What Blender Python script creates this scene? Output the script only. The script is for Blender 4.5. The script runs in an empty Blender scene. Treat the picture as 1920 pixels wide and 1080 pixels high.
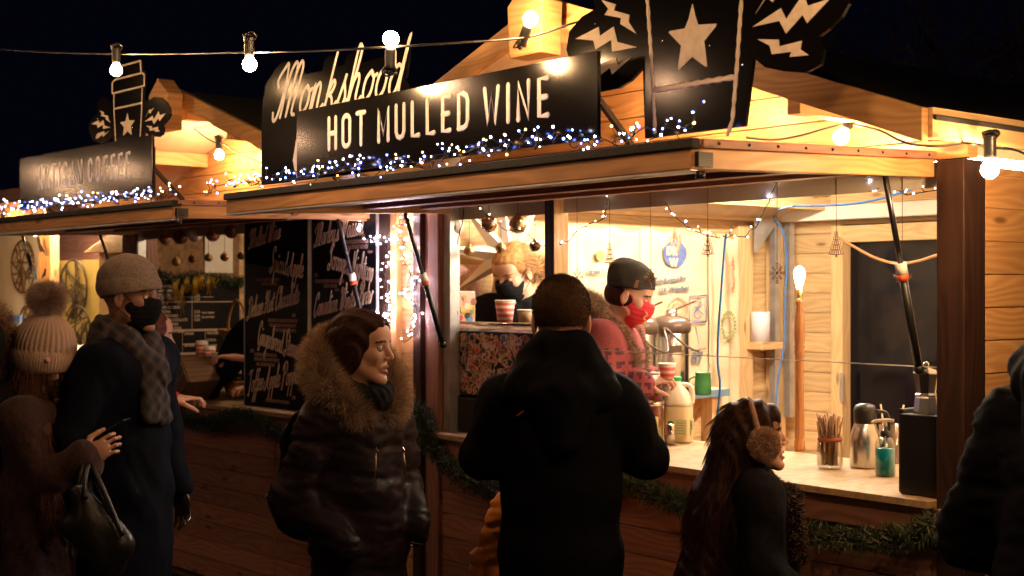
import bpy, math, random
import numpy as np
from mathutils import Matrix, Vector, noise
R_ = math.radians
SC = bpy.context.scene
COL = SC.collection
# ---------------------------------------------------------------- camera, world, exposure
CAMP = Vector((0, -3.35, 1.6)); FPX = 2500.0
cd = bpy.data.cameras.new('camera'); cam = bpy.data.objects.new('camera', cd); COL.objects.link(cam)
cam.location = CAMP; cam.rotation_euler = (R_(90), 0, R_(50.5))
cd.sensor_width = 36; cd.lens = FPX / 1920 * 36; cd.shift_y = 6 / 1920
cd.clip_start = .05; cd.clip_end = 500
cd.dof.use_dof = True; cd.dof.focus_distance = 4.2; cd.dof.aperture_fstop = 4.5
SC.camera = cam
W = bpy.data.worlds.new('World'); SC.world = W; W.use_nodes = True
bg = W.node_tree.nodes['Background']; bg.inputs[0].default_value = (.17, .15, .60, 1); bg.inputs[1].default_value = .005
SC.view_settings.view_transform = 'Standard'; SC.view_settings.look = 'None'
SC.view_settings.exposure = 0; SC.view_settings.gamma = 1
SC.cycles.use_denoising = True; SC.cycles.sample_clamp_indirect = 6
SC.cycles.max_bounces = 8; SC.cycles.transparent_max_bounces = 16
SC.cycles.caustics_reflective = False; SC.cycles.caustics_refractive = False
random.seed(7); RNG = np.random.default_rng(7)
FWD = Vector((-math.sin(R_(50.5)), math.cos(R_(50.5)), 0)); RGT = Vector((math.cos(R_(50.5)), math.sin(R_(50.5)), 0))
BULB = (1, .56, .22)
# ---------------------------------------------------------------- frames and pixel rays (survey of the photo)
I4 = Matrix.Identity(4)
PIV = Vector((-4.9, 0, 0))
ML = Matrix.Translation(PIV) @ Matrix.Rotation(R_(3), 4, 'Z') @ Matrix.Translation(-PIV) @ Matrix.Translation((-2.83, 0, 0))
P3 = ML @ Vector((-4.9, 0, 0))
M3 = Matrix.Translation(P3) @ Matrix.Rotation(R_(5), 4, 'Z')
def ray(px, py): return FWD + RGT * ((px - 960) / FPX) + Vector((0, 0, (546 - py) / FPX))
def plane(px, py, axis, val, M=I4):
    Mi = M.inverted(); o = Mi @ CAMP; d = Mi.to_3x3() @ ray(px, py)
    t = (val - o[axis]) / d[axis]; return o + d * t
def PY(px, py, y, M=I4): return plane(px, py, 1, y, M)
def PX(px, py, x, M=I4): return plane(px, py, 0, x, M)
def PZ(px, py, z, M=I4): return plane(px, py, 2, z, M)
def PT(px, py, t): return CAMP + ray(px, py) * t
def lerp(a, b, t): return a + (b - a) * t
# ---------------------------------------------------------------- materials
def mat(name, col=(.5, .5, .5), rough=.5, metal=0, coat=0, emis=None, es=0, trans=0, ior=1.45, alpha=1, sheen=0, sss=0, sample=True, spec=None):
    m = bpy.data.materials.new(name); m.use_nodes = True; b = m.node_tree.nodes['Principled BSDF']
    b.inputs['Base Color'].default_value = (*col, 1); b.inputs['Roughness'].default_value = rough
    b.inputs['Metallic'].default_value = metal; b.inputs['Coat Weight'].default_value = coat
    b.inputs['Transmission Weight'].default_value = trans; b.inputs['IOR'].default_value = ior
    b.inputs['Alpha'].default_value = alpha; b.inputs['Sheen Weight'].default_value = sheen
    if spec is not None: b.inputs['Specular IOR Level'].default_value = spec
    if sss: b.inputs['Subsurface Weight'].default_value = sss; b.inputs['Subsurface Radius'].default_value = (.02, .008, .004); b.inputs['Subsurface Scale'].default_value = .6
    if emis: b.inputs['Emission Color'].default_value = (*emis, 1); b.inputs['Emission Strength'].default_value = es
    if not sample: m.cycles.emission_sampling = 'NONE'
    return m
class NT:
    def __init__(s, m): s.t = m.node_tree; s.b = s.t.nodes['Principled BSDF']
    def n(s, ty, **k):
        nd = s.t.nodes.new(ty)
        for a, v in k.items():
            if a.startswith('_'): setattr(nd, a[1:], v)
            else: nd.inputs[a.replace('__', ' ')].default_value = v
        return nd
    def l(s, a, b): s.t.links.new(a, b)
    def math(s, op, a, b=None, c=None, clamp=False):
        nd = s.t.nodes.new('ShaderNodeMath'); nd.operation = op; nd.use_clamp = clamp
        for i, v in enumerate((a, b, c)):
            if v is None: continue
            if isinstance(v, (int, float)): nd.inputs[i].default_value = v
            else: s.l(v, nd.inputs[i])
        return nd.outputs[0]
    def ramp(s, fac, stops):
        nd = s.t.nodes.new('ShaderNodeValToRGB'); e = nd.color_ramp.elements
        while len(e) < len(stops): e.new(.5)
        for el, (p, c) in zip(e, stops): el.position = p; el.color = (*c, 1)
        s.l(fac, nd.inputs[0]); return nd.outputs[0]
    def mix(s, f, a, b, mode='MIX'):
        nd = s.t.nodes.new('ShaderNodeMix'); nd.data_type = 'RGBA'; nd.blend_type = mode
        for i, v in ((0, f), (6, a), (7, b)):
            if isinstance(v, (int, float)): nd.inputs[i].default_value = v
            elif isinstance(v, tuple): nd.inputs[i].default_value = (*v, 1)
            else: s.l(v, nd.inputs[i])
        return nd.outputs[2]
    def bump(s, h, st, dist=.002):
        nd = s.t.nodes.new('ShaderNodeBump'); nd.inputs['Strength'].default_value = st; nd.inputs['Distance'].default_value = dist
        s.l(h, nd.inputs['Height']); s.l(nd.outputs[0], s.b.inputs['Normal'])
def wood(name, dark, light, rough=.5, knots=1., coat=.0, grain=1.):
    m = mat(name, light, rough, coat=coat); t = NT(m)
    uv = t.n('ShaderNodeUVMap'); at = t.n('ShaderNodeAttribute', _attribute_name='rnd')
    sp = t.n('ShaderNodeSeparateXYZ'); t.l(uv.outputs[0], sp.inputs[0]); u, v = sp.outputs[0], sp.outputs[1]
    rz = t.math('MULTIPLY', at.outputs['Fac'], 37.)
    def vec(a, b):
        c = t.n('ShaderNodeCombineXYZ'); t.l(t.math('MULTIPLY', u, a), c.inputs[0]); t.l(t.math('MULTIPLY', v, b), c.inputs[1]); t.l(rz, c.inputs[2]); return c.outputs[0]
    warp = t.n('ShaderNodeTexNoise', Scale=1., Detail=2.); t.l(vec(1.6, 9), warp.inputs['Vector'])
    kn = t.n('ShaderNodeTexVoronoi', _voronoi_dimensions='2D', Scale=1., Randomness=1.)
    kc = t.n('ShaderNodeCombineXYZ'); t.l(t.math('ADD', t.math('MULTIPLY', u, 2.6), rz), kc.inputs[0]); t.l(t.math('ADD', t.math('MULTIPLY', v, 9.), rz), kc.inputs[1]); t.l(kc.outputs[0], kn.inputs['Vector'])
    kd = kn.outputs['Distance']
    near = t.math('SMOOTH_MIN', t.math('MULTIPLY', kd, 2.2), 1., .3)
    ph = t.math('ADD', t.math('MULTIPLY', v, 210.), t.math('MULTIPLY', warp.outputs['Fac'], 24.))
    ph = t.math('ADD', ph, t.math('MULTIPLY', near, -9.))
    ring = t.math('MULTIPLY_ADD', t.math('SINE', ph), .5, .5)
    fine = t.n('ShaderNodeTexNoise', Scale=1., Detail=5., Roughness=.6); t.l(vec(5, 190), fine.inputs['Vector'])
    blot = t.n('ShaderNodeTexNoise', Scale=1., Detail=2.); t.l(vec(1.1, 4), blot.inputs['Vector'])
    fac = t.math('ADD', t.math('MULTIPLY', ring, .28 * grain), t.math('MULTIPLY', fine.outputs['Fac'], .5))
    fac = t.math('ADD', fac, t.math('MULTIPLY', blot.outputs['Fac'], .35))
    c = t.ramp(fac, [(.2, tuple(.95 * a + .05 * b for a, b in zip(dark, light))), (.85, light)])
    tone = t.math('MULTIPLY_ADD', at.outputs['Fac'], .36, .8)
    cc = t.n('ShaderNodeCombineColor'); [t.l(tone, cc.inputs[i]) for i in range(3)]
    c = t.mix(1., c, cc.outputs[0], 'MULTIPLY')
    sepc = t.n('ShaderNodeSeparateColor'); t.l(kn.outputs['Color'], sepc.inputs[0])
    on = t.math('GREATER_THAN', sepc.outputs[0], 1 - .34 * knots)
    k1 = t.n('ShaderNodeMapRange'); k1.inputs[1].default_value = .045; k1.inputs[2].default_value = .12; k1.inputs[3].default_value = 1; k1.inputs[4].default_value = 0; t.l(kd, k1.inputs[0])
    kf = t.math('MULTIPLY', t.math('MULTIPLY', k1.outputs[0], on), .85)
    c = t.mix(kf, c, tuple(.38 * x for x in dark))
    t.l(c, t.b.inputs['Base Color'])
    t.bump(t.math('ADD', t.math('MULTIPLY', fine.outputs['Fac'], .7), ring), .3, .001)
    rr = t.math('MULTIPLY_ADD', fine.outputs['Fac'], .25, rough - .12); t.l(rr, t.b.inputs['Roughness'])
    return m
def noisy(name, c0, c1, scale=8, rough=.6, bump=.3, detail=5, metal=0, coat=0, coord='Object', bd=.003, sheen=0, r2=None, stretch=None, spec=None):
    m = mat(name, c1, rough, metal, coat, sheen=sheen, spec=spec); t = NT(m)
    tc = t.n('ShaderNodeTexCoord'); src = tc.outputs[coord]
    if stretch:
        mp = t.n('ShaderNodeMapping'); mp.inputs['Scale'].default_value = stretch; t.l(src, mp.inputs[0]); src = mp.outputs[0]
    n = t.n('ShaderNodeTexNoise', Scale=float(scale), Detail=float(detail), Roughness=.62); t.l(src, n.inputs['Vector'])
    c = t.ramp(n.outputs['Fac'], [(.3, c0), (.7, c1)]); t.l(c, t.b.inputs['Base Color'])
    if r2 is not None: t.l(t.math('MULTIPLY_ADD', n.outputs['Fac'], r2, rough - r2 / 2), t.b.inputs['Roughness'])
    if bump: t.bump(n.outputs['Fac'], bump, bd)
    return m
PINE = wood('pine', (.36, .17, .06), (.62, .36, .15), .42)
PINE_IN = wood('pine_pale', (.5, .3, .13), (.74, .53, .28), .55)
STAIN = wood('stained_pine', (.20, .085, .06), (.46, .22, .15), .5)
DARKW = wood('dark_timber', (.016, .008, .006), (.05, .022, .016), .45, knots=.3)
OAK = wood('turned_hardwood', (.22, .08, .025), (.42, .19, .07), .3, knots=.1, coat=.4)
OSB = noisy('chipboard', (.27, .165, .08), (.50, .34, .19), 60, .6, .4, coord='Object', stretch=(1, .35, 1))
WHITEP = noisy('white_painted_board', (.70, .66, .58), (.82, .8, .73), 5, .55, .1)
ALU = noisy('galvanised_metal', (.42, .43, .45), (.66, .67, .70), 14, .42, .05, metal=.8)
STEEL = noisy('brushed_steel', (.55, .55, .55), (.72, .72, .72), 3, .24, .06, metal=1, stretch=(1, 1, .03), r2=.1)
CHROME = mat('polished_metal', (.8, .8, .8), .12, 1)
BLACKP = mat('black_plastic', (.012, .012, .013), .35)
RUBBER = mat('black_cable', (.012, .012, .012), .5)
FELT = noisy('roof_felt', (.008, .008, .01), (.025, .025, .03), 90, .85, .5)
BLACKBOARD = noisy('black_sign_board', (.0015, .0013, .0018), (.004, .0032, .0035), 160, .13, .05, coat=0, r2=.07, bd=.0004, spec=.45)
SLATE = noisy('black_menu_board', (.004, .004, .006), (.011, .010, .013), 30, .33, .12, r2=.2, bd=.0006)
SIGNW = noisy('sign_lettering', (.62, .58, .56), (.80, .78, .76), 30, .55, .05)
SIGNP = noisy('cup_sign_paint', (.50, .40, .32), (.66, .55, .46), 40, .6, .05)
CHALK = noisy('menu_lettering', (.62, .48, .37), (.88, .74, .6), 25, .6, 0)
CHALKD = mat('menu_small_print', (.42, .28, .22), .7)
ASPH = noisy('asphalt', (.016, .015, .016), (.05, .046, .046), 70, .8, .6, bd=.006)
SACK = None
# ---------------------------------------------------------------- mesh builder
def as3(M): return M.to_3x3() if M is not None else None
class G:
    def __init__(s): s.v = []; s.f = []; s.m = []; s.uv = []; s.r = []; s.s = []
    def add(s, vs, fs, m=0, uvs=None, smooth=False, r=None):
        o = len(s.v); s.v.extend([tuple(x) for x in vs]); r = random.random() if r is None else r
        for i, f in enumerate(fs):
            s.f.append([o + k for k in f]); s.m.append(m); s.s.append(smooth); s.r.append(r)
            s.uv.append(uvs[i] if uvs else [(vs[k][0] + vs[k][1], vs[k][2]) for k in f])
        return s
    def box(s, c, d, rot=None, m=0):
        c = Vector(c); h = [x / 2 for x in d]; ax = max(range(3), key=lambda i: d[i]); o = [i for i in range(3) if i != ax]
        ou, ov = random.random() * 9, random.random() * 9
        loc = [Vector((sx * h[0], sy * h[1], sz * h[2])) for sx in (-1, 1) for sy in (-1, 1) for sz in (-1, 1)]
        fs = [(0, 1, 3, 2), (4, 6, 7, 5), (0, 4, 5, 1), (2, 3, 7, 6), (0, 2, 6, 4), (1, 5, 7, 3)]
        nax = [0, 0, 1, 1, 2, 2]; uvs = []
        for f, na in zip(fs, nax):
            r = []
            for k in f:
                p = loc[k]
                if na == ax: r.append((p[o[0]] + ou, p[o[1]] + ov))
                else:
                    q = [i for i in o if i != na][0]; r.append((p[ax] + ou, p[q] + ov + na * .37))
            uvs.append(r)
        vs = [(rot @ p if rot is not None else p) + c for p in loc]
        return s.add(vs, fs, m, uvs)
    def b2(s, x0, x1, y0, y1, z0, z1, m=0): return s.box(((x0 + x1) / 2, (y0 + y1) / 2, (z0 + z1) / 2), (x1 - x0, y1 - y0, z1 - z0), None, m)
    def beam(s, p0, p1, w, h, up=(0, 0, 1), m=0):
        p0 = Vector(p0); p1 = Vector(p1); x = (p1 - p0); L = x.length; x.normalize(); y = Vector(up).cross(x)
        if y.length < 1e-4: y = Vector((0, 1, 0)).cross(x)
        y.normalize(); z = x.cross(y); rot = Matrix((x, y, z)).transposed()
        return s.box((p0 + p1) / 2, (L, w, h), rot, m)
    def prism(s, poly, o, ax, ay, dep, m=0):
        o = Vector(o); ax = Vector(ax); ay = Vector(ay); dep = Vector(dep); n = len(poly)
        a = [o + ax * p[0] + ay * p[1] for p in poly]; b = [p + dep for p in a]
        flip = sum(poly[i][0] * poly[(i + 1) % n][1] - poly[(i + 1) % n][0] * poly[i][1] for i in range(n)) > 0
        if ax.cross(ay).dot(dep) > 0: flip = not flip
        f0 = list(range(n)); f1 = [n + i for i in range(n)][::-1]; ou = random.random() * 9
        fs = [f0, f1] + [[(i + 1) % n, i, n + i, n + (i + 1) % n] for i in range(n)]
        if not flip: fs = [f[::-1] for f in fs]
        vs = a + b; uvs = []
        for f in fs: uvs.append([(poly[k % n][0] + ou + (.02 if k >= n else 0), poly[k % n][1] + ou) for k in f])
        return s.add(vs, fs, m, uvs)
    def tube(s, pts, r, n=6, m=0, cap=True, closed=False, flat=None):
        pts = [Vector(p) for p in pts]; N = len(pts)
        rs = r if isinstance(r, (list, tuple)) else [r] * N
        vs = []; prev = None
        for i, p in enumerate(pts):
            a = pts[i - 1] if (i > 0 or closed) else p; b = pts[(i + 1) % N] if (i < N - 1 or closed) else p
            t = b - a; t = t.normalized() if t.length > 1e-9 else Vector((1, 0, 0))
            if flat is not None: e2 = Vector(flat); e1 = t.cross(e2).normalized()
            else:
                if prev is None: e1 = t.orthogonal().normalized()
                else: e1 = (prev - t * prev.dot(t)); e1 = e1.normalized() if e1.length > 1e-6 else t.orthogonal().normalized()
                e2 = t.cross(e1); prev = e1
            for k in range(n):
                an = 2 * math.pi * k / n
                vs.append(p + e1 * (rs[i] * math.cos(an)) + e2 * ((rs[i] if flat is None else 1) * math.sin(an)))
        fs = []
        for i in range(N if closed else N - 1):
            j = (i + 1) % N
            for k in range(n): fs.append((i * n + k, i * n + (k + 1) % n, j * n + (k + 1) % n, j * n + k))
        if cap and not closed: fs += [tuple(range(n))[::-1], tuple((N - 1) * n + k for k in range(n))]
        return s.add(vs, fs, m, None, True)
    def lathe(s, prof, c=(0, 0, 0), n=20, m=0, rot=None, a0=0, a1=2 * math.pi, poly=False):
        c = Vector(c); vs = []; full = abs(a1 - a0 - 2 * math.pi) < 1e-6; N = n if full else n + 1
        for r, z in prof:
            for k in range(N):
                an = a0 + (a1 - a0) * k / n; p = Vector((max(r, 1e-5) * math.cos(an), max(r, 1e-5) * math.sin(an), z))
                vs.append((rot @ p if rot is not None else p) + c)
        fs = []; uvs = []
        for i in range(len(prof) - 1):
            for k in range(n):
                k2 = (k + 1) % N; fs.append((i * N + k, i * N + k2, (i + 1) * N + k2, (i + 1) * N + k))
                uvs.append([(prof[i][1], k / n * .2), (prof[i][1], (k + 1) / n * .2), (prof[i + 1][1], (k + 1) / n * .2), (prof[i + 1][1], k / n * .2)])
        return s.add(vs, fs, m, uvs, not poly)
    def ball(s, c, r, n=12, m=0, sc=(1, 1, 1), rot=None):
        prof = [(r * math.sin(math.pi * i / n), -r * math.cos(math.pi * i / n)) for i in range(n + 1)]
        Rm = Matrix.Diagonal(sc) if rot is None else rot @ Matrix.Diagonal(sc)
        return s.lathe(prof, c, max(8, int(n * 1.5)), m, Rm)
    def build(s, name, mats, parent=None, M=None, bev=0, origin=None, sub=0):
        me = bpy.data.meshes.new(name); me.from_pydata(s.v, [], s.f); uvl = me.uv_layers.new(name='UVMap')
        flat = [c for f in s.uv for p in f for c in p]; uvl.data.foreach_set('uv', flat)
        me.polygons.foreach_set('material_index', s.m); me.polygons.foreach_set('use_smooth', s.s)
        a = me.attributes.new('rnd', 'FLOAT', 'FACE'); a.data.foreach_set('value', s.r)
        return link(me, name, mats, parent, M, bev, origin, sub)
WM = {}
def link(me, name, mats, parent=None, M=None, bev=0, origin=None, sub=0):
    if not isinstance(mats, (list, tuple)): mats = [mats]
    for x in mats: me.materials.append(x)
    if M is not None: me.transform(M)
    o = bpy.data.objects.new(name, me); COL.objects.link(o)
    if parent is not None:
        root = parent
        while root.parent is not None: root = root.parent
        me.transform(WM[root.name].inverted()); o.parent = parent
    else:
        if origin is None:
            co = np.empty(len(me.vertices) * 3); me.vertices.foreach_get('co', co); co = co.reshape(-1, 3)
            lo = co.min(0); hi = co.max(0); origin = Vector(((lo[0] + hi[0]) / 2, (lo[1] + hi[1]) / 2, lo[2]))
        T = Matrix.Translation(origin); me.transform(T.inverted()); o.location = origin; WM[o.name] = T
    if bev:
        b = o.modifiers.new('bevel', 'BEVEL'); b.width = bev; b.segments = 2; b.limit_method = 'ANGLE'; b.angle_limit = R_(40)
    if sub:
        b = o.modifiers.new('subdivision', 'SUBSURF'); b.levels = sub; b.render_levels = sub
    me.update()
    return o
def tag(o, label, cat, group=None, kind=None):
    if label: o['label'] = label
    if cat: o['category'] = cat
    if group: o['group'] = group
    if kind: o['kind'] = kind
    return o
def thing(name, label, cat, loc=(0, 0, 0), rz=0, group=None, kind=None, rot=None):
    o = bpy.data.objects.new(name, None); COL.objects.link(o); o.empty_display_size = .1
    o.location = loc; o.rotation_euler = (0, 0, rz)
    m = Matrix.Translation(loc) @ Matrix.Rotation(rz, 4, 'Z')
    if rot is not None: m = Matrix.Translation(loc) @ rot; o.rotation_euler = rot.to_euler()
    WM[o.name] = m
    return tag(o, label, cat, group, kind)
def dup(root, loc, rz=None, label=None, scale=None, group=None, rot=None):
    r = root.copy(); COL.objects.link(r); r.location = loc
    if rz is not None: r.rotation_euler = (0, 0, rz)
    if rot is not None: r.rotation_euler = rot.to_euler()
    if scale: r.scale = (scale,) * 3
    if label: r['label'] = label
    if group: r['group'] = group
    for c0 in list(root.children):
        c = c0.copy(); COL.objects.link(c); c.parent = r
        for g0 in c0.children: g = g0.copy(); COL.objects.link(g); g.parent = c
    return r
def smooth(pts, n=6, closed=False):
    pts = [Vector(p) for p in pts]; N = len(pts); out = []
    if N < 3: return pts
    for i in range(N if closed else N - 1):
        p1, p2 = pts[i], pts[(i + 1) % N]
        p0 = pts[i - 1] if (i > 0 or closed) else p1; p3 = pts[(i + 2) % N] if (i < N - 2 or closed) else p2
        for k in range(n):
            t = k / n; out.append(.5 * ((2 * p1) + (p2 - p0) * t + (2 * p0 - 5 * p1 + 4 * p2 - p3) * t * t + (3 * p1 - p0 - 3 * p2 + p3) * t ** 3))
    if not closed: out.append(pts[-1])
    return out
# ---------------------------------------------------------------- stroke lettering
def rr(x0, y0, x1, y1, r, a=0):
    out = []
    for cx, cy, s in ((x1 - r, y1 - r, 0), (x0 + r, y1 - r, 90), (x0 + r, y0 + r, 180), (x1 - r, y0 + r, 270)):
        for k in range(5): an = R_(s + k * 22.5); out.append((cx + r * math.cos(an), cy + r * math.sin(an)))
    return out + [out[0]]
UP = {'H': (.4, [[(0, 0), (0, 1)], [(.4, 0), (.4, 1)], [(0, .5), (.4, .5)]]), 'O': (.4, [rr(0, 0, .4, 1, .19)]),
 'T': (.42, [[(0, 1), (.42, 1)], [(.21, 1), (.21, 0)]]), 'M': (.5, [[(0, 0), (0, 1), (.25, .2), (.5, 1), (.5, 0)]]),
 'U': (.4, [[(0, 1), (0, .2), (.06, .06), (.2, 0), (.34, .06), (.4, .2), (.4, 1)]]), 'L': (.32, [[(0, 1), (0, 0), (.32, 0)]]),
 'E': (.33, [[(.33, 1), (0, 1), (0, 0), (.33, 0)], [(0, .5), (.28, .5)]]), 'F': (.33, [[(.33, 1), (0, 1), (0, 0)], [(0, .5), (.28, .5)]]),
 'D': (.4, [[(0, 0), (0, 1), (.2, 1), (.34, .93), (.4, .78), (.4, .22), (.34, .07), (.2, 0), (0, 0)]]),
 'W': (.58, [[(0, 1), (.14, 0), (.29, .85), (.44, 0), (.58, 1)]]), 'I': (.0, [[(0, 0), (0, 1)]]), 'N': (.42, [[(0, 0), (0, 1), (.42, 0), (.42, 1)]]),
 'A': (.44, [[(0, 0), (.22, 1), (.44, 0)], [(.07, .3), (.37, .3)]]), 'R': (.38, [[(0, 0), (0, 1), (.25, 1), (.38, .88), (.38, .64), (.25, .52), (0, .52)], [(.2, .52), (.4, 0)]]),
 'S': (.36, [[(.36, .82), (.3, .96), (.18, 1), (.05, .95), (0, .8), (.03, .64), (.33, .38), (.36, .2), (.3, .05), (.18, 0), (.05, .04), (0, .18)]]),
 'C': (.38, [[(.38, .78), (.36, .9), (.2, 1), (.05, .92), (0, .78), (0, .22), (.05, .08), (.2, 0), (.36, .1), (.38, .24)]])}
SCR = {  # script hand: x-height 1, ascender 2, descender -1
 'a': (.8, [[(.6, .85), (.35, 1), (.08, .6), (.08, .2), (.25, 0), (.5, .3), (.62, 1), (.6, .2), (.8, 0)]]),
 'b': (.75, [[(0, 0), (.3, 1.2), (.38, 1.9), (.2, 2), (.12, 1.4), (.1, .3), (.28, 0), (.5, .3), (.5, .8), (.35, 1), (.15, .7)]]),
 'c': (.62, [[(.52, .8), (.35, 1), (.1, .7), (.06, .25), (.25, 0), (.62, .25)]]),
 'd': (.82, [[(.6, .85), (.35, 1), (.08, .6), (.08, .2), (.25, 0), (.5, .3), (.72, 2), (.6, .2), (.82, 0)]]),
 'e': (.62, [[(.08, .4), (.45, .65), (.42, .95), (.25, 1), (.07, .6), (.1, .15), (.28, 0), (.62, .3)]]),
 'f': (.5, [[(.5, 1.8), (.38, 2), (.25, 1.6), (.15, 0), (.05, -.8), (-.1, -.9), (0, -.4), (.4, .2)], [(-.02, .95), (.45, 1.05)]]),
 'g': (.8, [[(.6, .85), (.35, 1), (.08, .6), (.1, .15), (.3, .05), (.55, .6), (.62, 1), (.5, -.5), (.25, -1), (.05, -.7), (.4, -.3), (.85, .1)]]),
 'h': (.8, [[(0, 0), (.3, 1.2), (.38, 1.9), (.2, 2), (.1, 1.2), (.05, 0), (.2, .75), (.42, 1), (.52, .75), (.48, .2), (.62, 0), (.8, .15)]]),
 'i': (.42, [[(0, .1), (.18, 1), (.14, .2), (.26, 0), (.42, .15)], [(.2, 1.4), (.24, 1.5)]]),
 'k': (.8, [[(.1, 0), (.36, 1.95)], [(.15, .5), (.4, .95), (.55, .85), (.4, .55), (.2, .5), (.45, .35), (.58, 0), (.8, .15)]]),
 'l': (.42, [[(0, .1), (.3, 1.3), (.34, 1.9), (.2, 2), (.1, 1.3), (.1, .2), (.24, 0), (.42, .15)]]),
 'm': (1.15, [[(0, 0), (.12, 1), (.08, 0), (.22, .8), (.4, 1), (.46, .75), (.4, 0), (.56, .8), (.74, 1), (.82, .75), (.78, .15), (.92, 0), (1.15, .15)]]),
 'n': (.82, [[(0, 0), (.12, 1), (.08, 0), (.22, .8), (.42, 1), (.5, .75), (.46, .15), (.6, 0), (.82, .15)]]),
 'o': (.7, [[(.35, 1), (.1, .75), (.06, .25), (.25, 0), (.5, .25), (.54, .75), (.35, 1), (.5, .8), (.7, .85)]]),
 'p': (.75, [[(0, .3), (.2, 1), (.0, -.95)], [(.14, .6), (.36, 1), (.54, .8), (.5, .2), (.3, 0), (.12, .2)]]),
 'r': (.6, [[(0, 0), (.14, 1), (.1, 0), (.25, .8), (.45, 1), (.55, .9)]]),
 's': (.6, [[(0, 0), (.3, .9), (.34, 1.1), (.3, .8), (.46, .3), (.35, 0), (.1, .05), (.4, 0), (.6, .15)]]),
 't': (.5, [[(.28, 1.7), (.12, .2), (.25, 0), (.5, .2)], [(-.05, 1.15), (.5, 1.25)]]),
 'u': (.8, [[(0, .8), (.12, 1), (.08, .2), (.25, 0), (.48, .4), (.56, 1), (.54, .15), (.66, 0), (.8, .15)]]),
 'w': (1.0, [[(0, .8), (.1, 1), (.08, .2), (.25, 0), (.42, .8), (.42, .2), (.6, 0), (.78, .5), (.8, 1), (1, .85)]]),
 'x': (.6, [[(0, .9), (.12, 1), (.4, 0), (.6, .1)], [(.5, 1), (.02, 0)]]),
 'y': (.75, [[(0, .8), (.12, 1), (.1, .25), (.25, .05), (.5, .5), (.6, 1), (.5, -.4), (.25, -1), (.05, -.8), (.4, -.25), (.8, .1)]]),
 "'": (.25, [[(.15, 2), (.08, 1.6)]]), 
 'M': (1.5, [[(-.15, 1.2), (-.2, 1.5), (.15, 1.9), (.35, 2), (.35, 1.2), (.1, .1), (-.15, -.1), (-.25, .2)], [(.3, 0), (.55, 1.5), (.85, 2), (.98, 1.7), (.7, 0)], [(.72, .3), (1.0, 1.6), (1.25, 2), (1.36, 1.6), (1.05, .2), (1.25, 0)]]),
 'W': (1.4, [[(-.1, 1.6), (.1, 2), (.3, 1.8), (.2, .3), (.3, 0), (.6, 1.2), (.75, 1.9), (.62, .3), (.75, 0), (1.1, 1.2), (1.2, 2.1), (1.0, 2.3), (1.05, 1.9)]]),
 'S': (1.0, [[(.9, 1.8), (.75, 2.2), (.45, 2), (.35, 1.5), (.6, .8), (.55, .2), (.2, -.2), (-.1, 0), (.05, .35), (.4, .2)]]),
 'A': (1.15, [[(-.1, .7), (-.3, .3), (0, -.1), (.3, .5), (.7, 2), (.68, .8), (.7, .1), (.95, 0)], [(.2, .8), (.8, .9)]]),
 'D': (1.1, [[(.35, 1.8), (.25, .2), (.0, -.2), (-.25, .0), (.0, .2), (.5, 0), (.9, .5), (.9, 1.5), (.5, 2), (.05, 1.8), (-.05, 1.4)]]),
 'H': (1.2, [[(.0, 1.4), (.1, 1.8), (.3, 2), (.22, .8), (.05, 0), (-.15, .1)], [(-.05, .9), (.9, 1.1)], [(.85, 2), (.7, .8), (.72, .1), (1.0, 0)]]),
 'C': (.95, [[(.75, 1.5), (.85, 1.9), (.6, 2.1), (.2, 1.6), (.05, .6), (.25, -.05), (.55, .1), (.85, .5)]]),
 'G': (1.05, [[(.75, 1.6), (.8, 2), (.55, 2.1), (.2, 1.6), (.05, .6), (.25, -.05), (.6, .3), (.75, .9), (.7, 0), (.5, -.5), (.25, -.4), (.6, -.1), (.95, .1)]]),
 'T': (.8, [[(-.1, 1.6), (.1, 1.9), (.8, 1.95)], [(.45, 1.9), (.35, .6), (.2, -.3), (0, -.2)]]),
 'P': (1.0, [[(.3, 1.8), (.2, .5), (.1, -.3)], [(-.1, 1.4), (.1, 1.9), (.6, 2.1), (.9, 1.7), (.8, 1.2), (.3, .95)]]),
 'N': (1.2, [[(-.1, .2), (.1, -.1), (.25, .6), (.35, 1.9), (.55, .9), (.7, .05), (.85, 1.2), (1.0, 2), (1.2, 2)]]),
 'B': (1.05, [[(.35, 1.8), (.2, .2), (0, 0)], [(-.05, 1.4), (.1, 1.9), (.6, 2.1), (.8, 1.7), (.65, 1.2), (.35, 1.1), (.8, .95), (.9, .4), (.6, -.1), (.2, .1)]])}
def letter(g, text, font, o, ax, ay, nrm, h, wx, r, gap, slant=0, rise=0, m=0, sm=False, dep=.0018):
    o = Vector(o); ax = Vector(ax); ay = Vector(ay); nrm = Vector(nrm); x = 0
    for ch in text:
        if ch == ' ': x += (.34 if font is UP else .5) * wx; continue
        w, st = font[ch]
        for s in st:
            pts = [Vector((p[0] * wx + x + slant * p[1] * h, p[1] * h + rise * (p[0] * wx + x), 0)) for p in s]
            if sm: pts = smooth(pts, 5)
            P = [o + ax * p.x + ay * p.y for p in pts]
            if len(P) < 2: continue
            a = (P[0] - P[1]).normalized(); b = (P[-1] - P[-2]).normalized()
            Q = [P[0] + a * r * .95, P[0] + a * r * .7] + P + [P[-1] + b * r * .7, P[-1] + b * r * .95]
            Rr = [r * .25, r * .72] + [r] * len(P) + [r * .72, r * .25]
            g.tube(Q, Rr, 8, m, flat=nrm * dep)
        x += w * wx + gap
    return x
def textw(text, font, wx, gap): return sum((.34 if font is UP else .5) * wx if c == ' ' else font[c][0] * wx + gap for c in text)
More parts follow.
